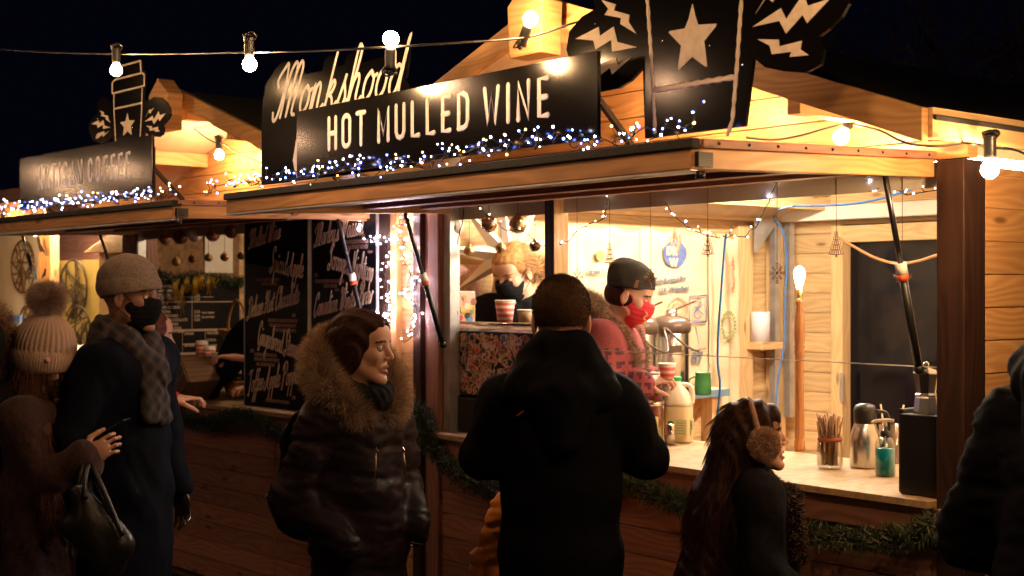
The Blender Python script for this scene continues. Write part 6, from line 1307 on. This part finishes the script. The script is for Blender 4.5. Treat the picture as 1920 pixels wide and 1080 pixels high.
P = [cap((-.06, -.12, 1.41), (-.06, .12, 1.41), .062, .062, .05), cap((-.10, 0, 1.40), (-.13, 0, 1.27), .085, .045, .05, (1, 1.35, 1)), cap((-.058, -.05, 1.565), (-.058, .05, 1.565), .035, .035, .03), cap((-.05, -.07, 1.52), (-.05, .07, 1.52), .048, .048, .04), cap((-.05, -.09, 1.46), (-.05, .09, 1.46), .06, .06, .04), cap((.04, -.09, 1.47), (.04, .09, 1.47), .035, .035, .03), cap((-.04, -.08, 1.53), (.03, -.075, 1.50), .03, .03, .03), cap((-.04, .08, 1.53), (.03, .075, 1.50), .03, .03, .03), ell((0.03, 0, 1.60), (.080, .068, .11), .015, op=-1)]
P = [(p[0], p[1] * s if True else 0, p[2] * s if p[0] in 'ce' else p[2], p[3] * s if p[0] == 'c' else p[3], p[4] * s if p[4] is not None else None, p[5], p[6], p[7]) for p in P]
part('hood', solid(P, .008, lambda V, N: wr(V, 34, .005, 2)), SHELLB, o, T)
g = G(); g.tube([Vector((-.115, .115, 1.36)) * s, Vector((-.12, .135, 1.345)) * s], .004, 6, flat=Vector((-.5, .5, .5)) * .002); g.build('red_tab', mat('dull_red', (.25, .03, .03), .6), o, T)
# ---------------------------------------------------------------- child in the orange coat
x, y = at_t(1016, 4.28); T = body_T(x, y, R_(140)); ORC = cloth('orange_quilted_fabric', (.42, .13, .02), (.55, .2, .035), 60, .5, .15)
o, T, TH, hc, nk, s = person('child in an orange quilted coat, almost hidden behind the man', T, 1.12, (0, 0, 0), (((.0, .27, 1.13), (.1, .27, .98)), ((0, -.26, 1.12), (.1, -.25, .98))), ORC, clothes='quilted_coat', hs=.85, puff=.03, sleeve=(.085, .065), hem=.5, disp=baffle(.062, .014, .2))
P = [ell((-.014, 0, .04), (.10, .082, .09), .01), ell((.09, 0, -.06), (.10, .12, .11), .02, op=-1)]
part('hair', hair_cap([(a, b * .85, c * .85, d, e, f, g_, h) for a, b, c, d, e, f, g_, h in P]), BROW, o, TH)
# ---------------------------------------------------------------- woman with the fur hood
x, y = at_t(672, 4.2); byaw = YR - R_(42); T = body_T(x, y, byaw)
PARKA = cloth('dark_parka_shell', (.013, .0085, .011), (.026, .017, .020), 90, .42, .15)
o, T, TH, hc, nk, s = person('woman in a dark parka with a big fur-trimmed hood, face turned to the hut', T, 1.535, (R_(24), .03, 0), (((-.04, .26, 1.1), (.14, .16, .95)), ((-.05, -.26, 1.1), (.15, -.17, .94))), PARKA, clothes='parka', hs=.93, puff=.008, sleeve=(.066, .052), hem=.55, width=.96, disp=baffle(.095, .012, .3), jaw=.93, nose=.95, skinm=[skin('skin_fair', (.55, .30, .21)), LIP, BROW, EYEW, IRIS], open_=.002, neckc=False)
sr = [Vector((.02 + .062 * math.cos(a), .068 * math.sin(a), nk.z - .005 - .022 * math.cos(a))) for a in np.linspace(0, 6.28, 14)]
part('neck_scarf', solid([cap(a, b, .034, .034, .02, (1, 1, 1.2)) for a, b in zip(sr, sr[1:])], .007, lambda V, N: wr(V, 70, .004, 8)), BLACKC, o, T)
HAIRW = [cloth('dark_brown_hair', (.018, .008, .008), (.05, .022, .018), 60, .45, .3), cloth('brown_hair_light', (.04, .018, .014), (.09, .04, .03), 60, .4, .3)]
P = [ell((-.020, 0, .038), (.1, .085, .094), .012), ell((.036, 0, .074), (.056, .060, .036), .02), ell((-.008, .064, -.012), (.038, .032, .06), .02), ell((-.008, -.064, -.012), (.038, .032, .06), .02), cap((-.075, 0, .02), (-.10, 0, -.14), .06, .05, .03, (1, 1.25, 1)), ell((.108, 0, -.035), (.062, .08, .112), .034, op=-1)]
P = [sp_(p, .95) for p in P]
hv = hair_cap(P, .0042, .002, 210); part('hair', hv, HAIRW[0], o, TH); furpart('hair_strands', hv, 16000, .05, .0009, HAIRW, o, TH, jit=.18, seed=8, comb=lambda P: np.stack([-2.6 + 0 * P[:, 0], 0 * P[:, 0], -1.2 - 6 * np.clip(-P[:, 0], 0, .1) * 10], 1), droop=.2)
# hood behind the head and its fur ring
C0 = Vector((-.015, .0, 1.475)) * s + Vector((0, 0, .03)); nrm = Vector((.80, .0, .55)).normalized(); e1 = Vector((0, 1, 0)); e2 = nrm.cross(e1).normalized()
ringp = [C0 + e1 * (.130 * math.cos(a)) + e2 * (.138 * math.sin(a)) for a in np.linspace(R_(-66), R_(246), 20)]
RP = [cap(a, b, .038, .038, .01) for a, b in zip(ringp, ringp[1:])]
hv = solid(RP, .008); FURM = [cloth('raccoon_fur_tan', (.32, .20, .13), (.5, .34, .23), 90, .8, .1), cloth('raccoon_fur_brown', (.17, .09, .055), (.3, .18, .12), 90, .8, .1), mat('raccoon_fur_pale', (.5, .38, .28), .8)]
part('fur_base', hv, FURM[1], o, T); furpart('fur_trim', hv, 70000, .046, .0012, FURM, o, T, jit=.36, seed=12, clump=.25, droop=.10)
P = [ell(tuple(C0 - nrm * .05), (.115, .118, .115), .02), cap((-.08, 0, 1.36 * s), (-.03, 0, 1.42 * s), .11, .11, .05, (1, 1.3, 1)), ell(tuple(C0 + nrm * .05), (.12, .115, .13), .01, op=-1)]
part('hood', solid(P, .0085, lambda V, N: wr(V, 26, .004, 2)), PARKA, o, T)
ZIP = mat('zip_metal', (.7, .6, .5), .25, 1); g = G()
for pts in (((.152, .075, 1.27), (.165, .085, 1.15)), ((.155, -.055, 1.28), (.166, -.07, 1.14)), ((.165, .10, .93), (.16, .17, .91))):
    g = G(); g.tube([Vector(p) * s for p in pts], .0018, 6); g.ball(Vector(pts[0]) * s + Vector((.004, 0, -.01)), .005, 6); g.build('zip', ZIP, o, T)
STRAP = cloth('rucksack_fabric', (.005, .005, .007), (.012, .012, .015), 160, .6, .3)
bp = thing('rucksack', 'black rucksack on the back of the woman in the parka', 'rucksack', T @ Vector((-.24, 0, .95)), 0)
Tb = T; P = [cap((-.215, 0, 1.12), (-.225, 0, .88), .08, .095, .04, (1, 1.5, 1)), cap((-.30, 0, .98), (-.305, 0, .9), .05, .06, .03, (1, 1.6, 1))]
Mesh2().add(solid(P, .01, lambda V, N: wr(V, 26, .004, 9))).build('bag_body', STRAP, bp, Tb)
g = G()
for q in (-1, 1): g.tube(smooth([Vector((-.24, .1 * q, 1.12)), Vector((-.16, .12 * q, 1.2)), Vector((-.08, .13 * q, 1.22)), Vector((-.02, .14 * q, 1.2))], 5), .014, 8, flat=None); g.build('shoulder_strap', STRAP, bp, Tb); g = G(); g = G(); g.ball((-.345, -.07, .93), .011, 8); g.ball((-.335, -.10, .93), .009, 8); g.build('buckles', CHROME, bp, Tb)
# ---------------------------------------------------------------- girl with ear muffs
x, y = at_t(1408, 3.93); byaw = YR + R_(4); T = body_T(x, y, byaw); FAUX = cloth('dark_teddy', (.004, .0035, .006), (.012, .010, .012), 120, .9, .8)
o, T, TH, hc, nk, s = person('girl with long brown hair and fluffy ear muffs, in profile at the counter', T, 1.275, (R_(-6), -.10, 0), (((-.02, .27, 1.12), (.15, .16, .95)), ((-.02, -.26, 1.12), (.16, -.16, .98))), FAUX, clothes='coat', hs=.86, puff=.025, sleeve=(.08, .065), hem=.45, jaw=.95, nose=.8, skinm=[skin('skin_child', (.55, .30, .21)), LIP, BROW, EYEW, IRIS], open_=.004)
sc = .86
P = [ell((-.020 * sc, 0, .040 * sc), (.104 * sc, .088 * sc, .094 * sc), .012), ell((.036 * sc, 0, .074 * sc), (.058 * sc, .062 * sc, .038 * sc), .02), cap((-.06 * sc, 0, .0), (-.10, 0, -.22), .080 * sc, .085, .04, (1, 1.15, 1)), cap((-.10, 0, -.2), (-.145, .0, -.48), .082, .088, .05, (1, 1.25, 1)), cap((-.145, 0, -.44), (-.13, .0, -.60), .08, .045, .05, (1, 1.3, 1)), ell((.108 * sc, 0, -.038 * sc), (.062 * sc, .085 * sc, .110 * sc), .014, op=-1)]
THl = T @ Matrix.Translation(hc); HAIRG = [cloth('long_brown_hair', (.012, .005, .004), (.03, .013, .009), 60, .45, .3), cloth('long_brown_hair_light', (.03, .014, .009), (.06, .03, .018), 60, .4, .3)]
hv = hair_cap(P, .006, .004, 150, 0); part('hair', hv, HAIRG[0], o, THl); furpart('hair_strands', hv, 15000, .055, .001, HAIRG, o, THl, jit=.03, seed=18, comb=lambda P: np.stack([-.35 - 14 * np.clip(P[:, 2], 0, .1), 0 * P[:, 0], -3.4 + 14 * np.clip(P[:, 2], 0, .1)], 1))
g = G(); g.tube([Vector((.002 - .012 * math.sin(a), .112 * math.cos(a), .140 * math.sin(a) - .01)) * sc + Vector((0, 0, 0)) for a in np.linspace(0, 3.14, 20)], .009, 8); em = thing('ear_muffs', 'brown fluffy ear muffs with a padded band on the girl', 'ear muffs', (THl @ Vector((0, 0, 0))), 0)
g.build('headband', cloth('plush_band', (.18, .09, .06), (.3, .17, .12), 90, .9, .5), em, TH)
for q in (-1, 1):
    hv = solid([ell((0.012, .115 * q * sc, -.012), (.040, .026, .042), .01)], .005); part('pad', hv, FURM[1], em, TH); furpart('fluffy_pad', hv, 7000, .016, .0012, [FURM[0], mat('muff_pink', (.42, .24, .18), .8)], em, TH, jit=.5, seed=5 + q)
hv = solid([cap((.02, -.09, nk.z - .02), (.10, -.03, nk.z - .10), .03, .035, .02), cap((.02, .09, nk.z - .02), (.10, .03, nk.z - .10), .03, .035, .02), cap((.11, .0, nk.z - .08), (.135, .0, nk.z - .26), .035, .03, .03, (1, 1.3, 1))], .008); part('collar_base', hv, FAUX, o, T); furpart('fur_collar', hv, 9000, .018, .0013, [FAUX, FURM[1], FAUX], o, T, jit=.5, seed=31, clump=.3)
# ---------------------------------------------------------------- man in grey beanie and black mask
x, y = at_t(236, 4.85); byaw = YR - R_(22); T = body_T(x, y, byaw)
o, T, TH, hc, nk, s = person('man in a speckled grey beanie, black mask and plaid scarf walking past', T, 1.70, (R_(10), .0, 0), (((-.05, .29, 1.1), (.02, .31, .86)), ((-.03, -.28, 1.1), (.04, -.30, .86))), NAVY, clothes='overcoat', hs=1.02, puff=.014, sleeve=(.068, .055), hem=.42, skinm=[SKIND, LIP, BROW, EYEW, IRIS], hands=(hd((.15, 0, -1), (0, 1, 0), curl=.5, glove=4), hd((.15, 0, -1), (0, -1, 0), curl=.5, glove=4)))
BEA = cloth('speckled_grey_knit', (.05, .035, .035), (.30, .23, .2), 330, .95, 1.)
beanie(o, TH, BEA, 1.05, True, .012, deep=-.012); mask(o, TH, cloth('black_cloth_mask', (.006, .005, .007), (.01, .009, .012)), 1.02, 1.03)
def plaid():
    m = mat('plaid_wool', (.1, .08, .07), .9); t = NT(m); tc = t.n('ShaderNodeTexCoord'); sp = t.n('ShaderNodeSeparateXYZ'); t.l(tc.outputs['Object'], sp.inputs[0])
    a = t.math('SINE', t.math('MULTIPLY', t.math('ADD', sp.outputs[2], sp.outputs[1]), 110.)); b = t.math('SINE', t.math('MULTIPLY', t.math('SUBTRACT', sp.outputs[2], sp.outputs[1]), 110.))
    f = t.math('MULTIPLY_ADD', t.math('ADD', t.math('GREATER_THAN', a, .2), t.math('GREATER_THAN', b, .2)), .45, 0); t.l(t.ramp(f, [(0, (.008, .007, .012)), (.5, (.03, .02, .02)), (1, (.055, .034, .024))]), t.b.inputs['Base Color']); return m
P = [cap((-.055, -.04, 1.455), (-.055, .04, 1.455), .06, .06, .03), cap((-.03, -.075, 1.46), (.05, -.05, 1.435), .045, .04, .03), cap((-.03, .075, 1.46), (.05, .05, 1.435), .045, .04, .03), cap((-.04, -.1, 1.42), (.06, -.055, 1.40), .045, .04, .03), cap((-.04, .1, 1.42), (.06, .055, 1.40), .045, .04, .03), cap((.06, .055, 1.40), (.13, .02, 1.30), .042, .04, .03), cap((.06, -.055, 1.40), (.12, .0, 1.33), .042, .042, .03), cap((.125, .01, 1.31), (.145, .035, 1.14), .026, .028, .03, (.7, 1.3, 1)), cap((.12, -.02, 1.31), (.15, -.05, 1.16), .03, .035, .03, (.7, 1.4, 1))]
part('plaid_scarf', solid(P, .007, lambda V, N: wr(V, 60, .004, 6)), plaid(), o, T)
# ---------------------------------------------------------------- woman in pompom hat looking at her phone
x, y = at_t(62, 4.7); byaw = YR - R_(4); T = body_T(x, y, byaw); sW = 1.45 / 1.75; lc = lambda a, b, t: tuple((T.inverted() @ PT(a, b, t)) / sW); TEDDY = cloth('brown_teddy_coat', (.028, .014, .014), (.062, .033, .030), 60, .95, .7, sheen=.1)
arm = ((lc(112, 885, 4.85), lc(156, 836, 4.76)), (lc(84, 905, 4.56), lc(160, 860, 4.55)))
o, T, TH, hc, nk, s = person('woman in a ribbed bobble hat and brown coat, head bent over her phone', T, 1.45, (R_(-6), .14, 0), arm, TEDDY, clothes='teddy_coat', hs=.97, puff=.035, sleeve=(.082, .088), hem=.5, lean=.03, hands=(hd((.85, -.1, .5), (0, 1, .1), curl=.75, thumb=.1, flip=-1), hd((.85, .1, .5), (-.1, -1, .1), curl=.75, thumb=.1, flip=-1)))
HAT = cloth('ribbed_knit', (.30, .20, .16), (.44, .31, .25), 300, .95, .5)
P = [ell((-.016, 0, .06), (.112, .096, .135), .01), ell((.03, 0, -.075), (.18, .15, .082), .004, R=rotm(0, -.1), op=-1)]
ribf = lambda V, N: .0055 * (np.abs(np.sin(np.arctan2(V[:, 1], V[:, 0] + .016) * 17)) - .5) * np.clip((.21 - V[:, 2]) * 12, .2, 1)
part('bobble_hat', solid(P, .0042, ribf), HAT, o, TH)
P = [ell((-.014, 0, .028), (.122, .104, .088), .01), ell((.02, 0, -.085), (.2, .15, .082), .004, R=rotm(0, -.1), op=-1), ell((-.02, 0, .15), (.22, .2, .082), .01, R=rotm(0, -.1), op=-1)]
part('ribbed_cuff', solid(P, .004, lambda V, N: .0035 * (np.abs(np.sin(np.arctan2(V[:, 1], V[:, 0] + .016) * 34)) - .5)), HAT, o, TH)
hv = solid([ell((-.03, 0, .235), (.038, .038, .036), .01)], .006); PF = [mat('bobble_fur', (.40, .27, .22), .85), mat('bobble_fur_dark', (.18, .11, .09), .85), mat('bobble_fur_tip', (.55, .42, .36), .85)]; furpart('pompom', hv, 16000, .045, .0012, PF, o, TH, jit=.35, seed=21, clump=.3)
g = G(); g.lathe([(0, 0), (.011, 0), (.011, .003), (0, .004)], (.05, -.092, .038), 14, 0, rotm(0, 0, R_(90)) @ Matrix.Identity(3)); g.build('badge', mat('pink_enamel', (.7, .3, .35), .3), o, TH)
mask(o, TH, BLACKC, .97)
RH = [cloth('auburn_hair', (.05, .018, .014), (.11, .045, .03), 60, .5, .3), cloth('auburn_hair_light', (.10, .045, .03), (.18, .09, .06), 60, .5, .3)]
P = [ell((-.02, 0, .0), (.1, .088, .1), .012), cap((-.06, -.03, -.06), (.02, -.13, -.22), .05, .05, .04), cap((.02, -.13, -.22), (.10, -.15, -.46), .05, .035, .04), cap((-.06, .03, -.06), (.02, .13, -.22), .05, .05, .04), cap((.02, .13, -.22), (.08, .15, -.42), .05, .03, .04), ell((.1, 0, -.04), (.07, .07, .13), .02, op=-1)]
THl = T @ Matrix.Translation(hc); hv = hair_cap(P, .006, .003, 140); part('hair', hv, RH[0], o, THl); furpart('hair_strands', hv, 9000, .09, .0011, RH, o, THl, jit=.14, seed=28, comb=lambda P: np.stack([.2 + 0 * P[:, 0], 0 * P[:, 0], -3 + 0 * P[:, 0]], 1))
ph = thing('phone', 'dark smartphone held by the woman in the bobble hat', 'phone', PT(206, 806, 4.64), 0); g = G(); Rp = rotm(0, -.55); c = T.inverted() @ PT(206, 806, 4.64)
g.box(c, (.145, .072, .0085), Rp); g.build('case', BLACKP, ph, T, bev=.003); g = G(); g.box(c + Rp @ Vector((0, 0, .0048)), (.135, .066, .0008), Rp); g.build('screen', mat('dark_screen', (.02, .02, .025), .08), ph, T)
pw = lambda a, b, t: T.inverted() @ PT(a, b, t)
bag = thing('shoulder_bag', 'dark leather shoulder bag hanging from the arm of the woman in the bobble hat', 'bag', PT(195, 1040, 4.42), 0); LEA = noisy('dark_leather', (.008, .006, .007), (.018, .013, .014), 60, .38, .3, r2=.15)
P = [cap(pw(150, 925, 4.42), pw(222, 1020, 4.42), .035, .045, .05), cap(pw(140, 985, 4.42), pw(205, 1050, 4.42), .05, .055, .06)]
Mesh2().add(solid(P, .009, lambda V, N: wr(V, 24, .005, 4))).build('bag_body', LEA, bag, T)
g = G(); g.tube(smooth([pw(148, 925, 4.42), pw(152, 890, 4.46), pw(160, 868, 4.5), pw(180, 905, 4.44), pw(222, 1000, 4.40)], 6), .009, 8); g.tube(smooth([pw(160, 935, 4.38), pw(160, 895, 4.42), pw(170, 872, 4.48), pw(192, 915, 4.40), pw(230, 1005, 4.36)], 6), .009, 8); g.build('handles', LEA, bag, T)
# ---------------------------------------------------------------- person cut by the left frame edge
x, y = at_t(-56, 4.6); T = body_T(x, y, R_(165))
o, T, TH, hc, nk, s = person('person in a fur-edged hood, mostly cut off by the left frame edge', T, 1.52, (0, .1, 0), (((.0, .26, 1.1), (.2, .2, 1.0)), ((0, -.26, 1.1), (.2, -.2, 1.0))), FAUX, clothes='coat', hs=.95, puff=.02)
rp = [Vector((.05, .125 * math.cos(a), hc.z + .0 + .145 * math.sin(a))) for a in np.linspace(-1.2, 4.3, 18)]; hv = solid([cap(a, b, .024, .024, .01) for a, b in zip(rp, rp[1:])], .008); part('fur_base', hv, FURM[1], o, T); furpart('fur_trim', hv, 14000, .05, .0014, [FURM[0], FURM[2], FURM[1]], o, T, jit=.4, seed=40)
part('hood', solid([ell((-.03, 0, hc.z), (.125, .115, .14), .02), ell((.05, 0, hc.z - .01), (.11, .09, .115), .01, op=-1)], .008), FAUX, o, T)
# ---------------------------------------------------------------- dark figure at the right edge
x, y = at_t(2062, 2.66); T = body_T(x, y, YR + R_(35))
o, T, TH, hc, nk, s = person('figure in a dark padded coat, cropped by the right frame edge', T, 1.66, (0, .1, 0), (((.02, .32, 1.13), (.2, .22, 1.05)), ((0, -.32, 1.13), (.2, -.22, 1.05))), SHELLB, clothes='padded_coat', hs=1., puff=.03, sleeve=(.085, .065), disp=baffle(.12, .014), width=1.08)
part('hood', solid([cap((-.05, -.1, 1.44), (-.05, .1, 1.44), .065, .065, .04), cap((-.10, 0, 1.42), (-.14, 0, 1.3), .08, .05, .04, (1, 1.3, 1)), ell((.03, 0, 1.55), (.08, .075, .09), .02, op=-1)], .009, lambda V, N: wr(V, 34, .006, 2)), SHELLB, o, T)
part('hair', hair_cap([ell((-.016, 0, .042), (.1, .084, .092), .01), ell((.1, 0, -.045), (.10, .12, .11), .02, op=-1)]), BROW, o, TH)
# ---------------------------------------------------------------- server with fair hair and black mask
x, y = at_t(976, 6.03); byaw = R_(-39.5) - R_(22); T = body_T(x, y, byaw)
o, T, TH, hc, nk, s = person('fair-haired server in a black jumper and black mask, looking down at the machine', T, 1.90, (R_(-12), .40, 0), (((.03, .24, 1.10), (.14, .14, .98)), ((.04, -.25, 1.10), (.15, -.1, .98))), BLACKC, clothes='jumper', hs=1.04, closed=True, hoff=(.05, -.085), width=.95, hands=(hd((1, -.2, -.2), (0, 0, 1), curl=.6), hd((1, .2, -.2), (0, 0, 1), curl=.6)), skinm=[skin('skin_warm', (.60, .36, .26)), LIP, mat('fair_brow', (.25, .13, .06), .7), EYEW, IRIS], sleeve=(.06, .045), neckc=False)
BL = [cloth('fair_hair', (.26, .12, .04), (.50, .28, .12), 60, .45, .3), cloth('fair_hair_dark', (.16, .07, .025), (.3, .15, .06), 60, .45, .3), mat('fair_hair_light', (.62, .40, .2), .45)]
P = [ell((-.018, 0, .042), (.102, .084, .094), .012), ell((.036, 0, .074), (.056, .060, .036), .02), ell((-.115, .03, -.02), (.05, .055, .05), .02), ell((.112, 0, -.045), (.064, .09, .106), .014, R=rotm(0, .0, .12), op=-1)]
hv = hair_cap(P, .0042, .0007, 260); part('hair', hv, BL[0], o, TH); furpart('hair_strands', hv, 7000, .05, .001, BL, o, TH, jit=.15, seed=48, comb=lambda P: np.stack([-2.5 + 0 * P[:, 0], 0 * P[:, 0], -1.5 + 0 * P[:, 0]], 1)); furpart('bun_curls', solid([ell((-.12, .03, -.03), (.045, .055, .05), .02)], .006), 2500, .05, .0012, BL, o, TH, jit=.9, seed=50)
mask(o, TH, BLACKC, 1.04)
# ---------------------------------------------------------------- server with red mask
x, y = at_t(1128, 5.25); byaw = YR - R_(20); T = body_T(x, y, byaw)
def fair():
    m = mat('fair_isle_knit', (.3, .06, .07), .95); t = NT(m); tc = t.n('ShaderNodeTexCoord'); sp = t.n('ShaderNodeSeparateXYZ'); t.l(tc.outputs['Object'], sp.inputs[0])
    z = sp.outputs[2]; h_ = t.math('ADD', sp.outputs[0], t.math('MULTIPLY', sp.outputs[1], .7))
    q = lambda v, n: t.math('DIVIDE', t.math('FLOOR', t.math('MULTIPLY', v, n)), n)
    zq, hq = q(z, 75.), q(h_, 75.); a = t.math('SINE', t.math('MULTIPLY', t.math('ADD', zq, hq), 75.)); b = t.math('SINE', t.math('MULTIPLY', t.math('SUBTRACT', zq, hq), 75.)); f = t.math('GREATER_THAN', t.math('MULTIPLY', a, b), .12)
    band = t.n('ShaderNodeMapRange'); band.interpolation_type = 'STEPPED' if False else 'LINEAR'
    inb = t.math('MULTIPLY', t.math('GREATER_THAN', z, 1.15), t.math('LESS_THAN', z, 1.40)); n = t.n('ShaderNodeTexNoise', Scale=260., Detail=3.); t.l(tc.outputs['Object'], n.inputs['Vector'])
    base = t.ramp(n.outputs['Fac'], [(.3, (.17, .03, .035)), (.7, (.32, .075, .08))]); t.l(t.mix(t.math('MULTIPLY', f, inb), base, (.07, .015, .03)), t.b.inputs['Base Color']); t.bump(n.outputs['Fac'], .6, .002); return m
FI = fair()
o, T, TH, hc, nk, s = person('server in a dark beanie, red mask and pink patterned jumper holding a cup', T, 1.77, (R_(2), .30, 0), (((.10, .24, 1.09), tuple(T.inverted() @ PT(1216, 706, 5.30) / 1.011)), ((.02, -.26, 1.06), tuple(T.inverted() @ PT(1208, 716, 5.12) / 1.011))), FI, clothes='knitted_jumper', hs=.89, hoff=(.04, -.075), closed=True, hands=(hd((.9, -.35, .1), (-.2, .35, 1), curl=.85, thumb=.5), hd((.95, .3, .15), (-.3, -.5, .9), curl=.8, thumb=.5)), skinm=[skin('skin_pale', (.60, .36, .27)), LIP, BROW, EYEW, IRIS], sleeve=(.072, .052), puff=.014, lean=.04, neckc=True)
DKH = cloth('charcoal_knit', (.02, .018, .016), (.055, .05, .045), 300, .9, .7); beanie(o, TH, DKH, .85, True, .02, slouch=1, deep=-.042)
g = G(); g.box((.03, -.094, .06), (.012, .004, .03)); g.build('tan_tab', mat('tan_leather', (.3, .14, .07), .6), o, TH)
REDM = mat('red_fabric', (.62, .03, .05), .75); mask(o, TH, REDM, .91)
g = G(); g.tube(smooth([Vector((.085, -.05, -.035)), Vector((.095, -.042, -.045)), Vector((.085, -.048, -.06)), Vector((.095, -.038, -.07)), Vector((.088, -.044, -.082))], 4), .003, 6); g.build('mask_motif', mat('mask_yellow', (.7, .4, .12), .7), o, TH)
hv = solid([ell((-.022, 0, .0), (.084, .070, .07), .012), ell((.11, 0, -.03), (.088, .11, .12), .012, op=-1), ell((-.02, 0, -.12), (.15, .14, .07), .02, op=-1)], .0042); part('hair', hv, HAIRW[0], o, TH)
P = [cap((-.085, -.06, 1.50), (-.085, .06, 1.50), .05, .05, .04), cap((-.10, -.1, 1.42), (-.10, .1, 1.42), .068, .068, .04), cap((-.11, 0, 1.40), (-.15, 0, 1.28), .085, .06, .05, (1, 1.3, 1)), cap((-.05, -.12, 1.43), (.06, -.07, 1.36), .045, .035, .03), cap((-.05, .12, 1.43), (.06, .07, 1.36), .045, .035, .03), ell((.04, 0, 1.52), (.08, .072, .10), .02, op=-1)]
part('hood', solid(P, .008, lambda V, N: wr(V, 40, .003, 2)), FI, o, T)
rp = [Vector(p) for p in ((.15, -.035, 1.24), (.145, -.075, 1.36), (.10, -.115, 1.45), (.03, -.13, 1.51), (-.05, -.11, 1.56), (-.09, -.05, 1.58), (-.09, .05, 1.58), (-.05, .11, 1.56), (.03, .13, 1.51), (.10, .115, 1.45), (.145, .075, 1.36), (.15, .035, 1.24))]; hv = solid([cap(a, b, .021, .021, .01) for a, b in zip(rp, rp[1:])], .006)
part('fur_base', hv, FURM[1], o, T); furpart('fur_trim', hv, 14000, .028, .0012, [FURM[1], mat('grey_fur', (.3, .24, .18), .8)], o, T, jit=.5, seed=60)
cp = T @ Vector((.435, -.01, 1.08)); pq = PT(1251, 712, 5.12); paper_cup(Vector((pq.x, pq.y, pq.z)), .034, .06, REDCUP, 'small red and white patterned cup in the hand of the server with the red mask')
# ---------------------------------------------------------------- coffee hut: customer in red and server behind the board
x, y = at_t(272, 5.75); T = body_T(x, y, YR + R_(25)); rl = lambda a, b, t: tuple(T.inverted() @ PT(a, b, t) / (1.52 / 1.75)); REDW = cloth('red_wool', (.30, .015, .015), (.45, .04, .03), 200, .9, .6)
o, T, TH, hc, nk, s = person('customer in red sleeves reaching to the crates, hidden behind the man in the grey beanie', T, 1.52, (0, .1, 0), ((rl(306, 770, 5.8), rl(326, 748, 5.72)), (rl(296, 790, 5.62), rl(322, 752, 5.55))), REDW, clothes='red_coat', hs=.95, hands=(hd((1, -.1, 0), (0, 0, 1), curl=.6), hd((1, .15, .1), (0, 0, 1), curl=.6)))
part('hair', hair_cap([ell((-.02, 0, .03), (.1, .088, .1), .012), cap((-.07, 0, 0), (-.1, 0, -.2), .06, .05, .03, (1, 1.3, 1)), ell((.1, 0, -.045), (.075, .08, .12), .02, op=-1)]), RH[0], o, TH)
x, y = at_t(505, 7.35); T = body_T(x, y, R_(-39.5 - 30))
hp = T.inverted() @ PT(434, 672, 7.0); sw = 1.75 / 1.74
o, T, TH, hc, nk, s = person('coffee hut server hidden behind the menu board, one hand by the cups', T, 1.74, (0, .2, 0), (((.12, .26, 1.1), (.3, .15, 1.1)), ((.16, -.30, 1.06), ((hp.x - .05) * sw, hp.y * sw, hp.z * sw))), BLACKC, clothes='jumper', hands=(hd((1, -.2, 0), (0, 0, 1), curl=.5), hd((.6, -.75, .1), (0, 0, 1), curl=.7)))
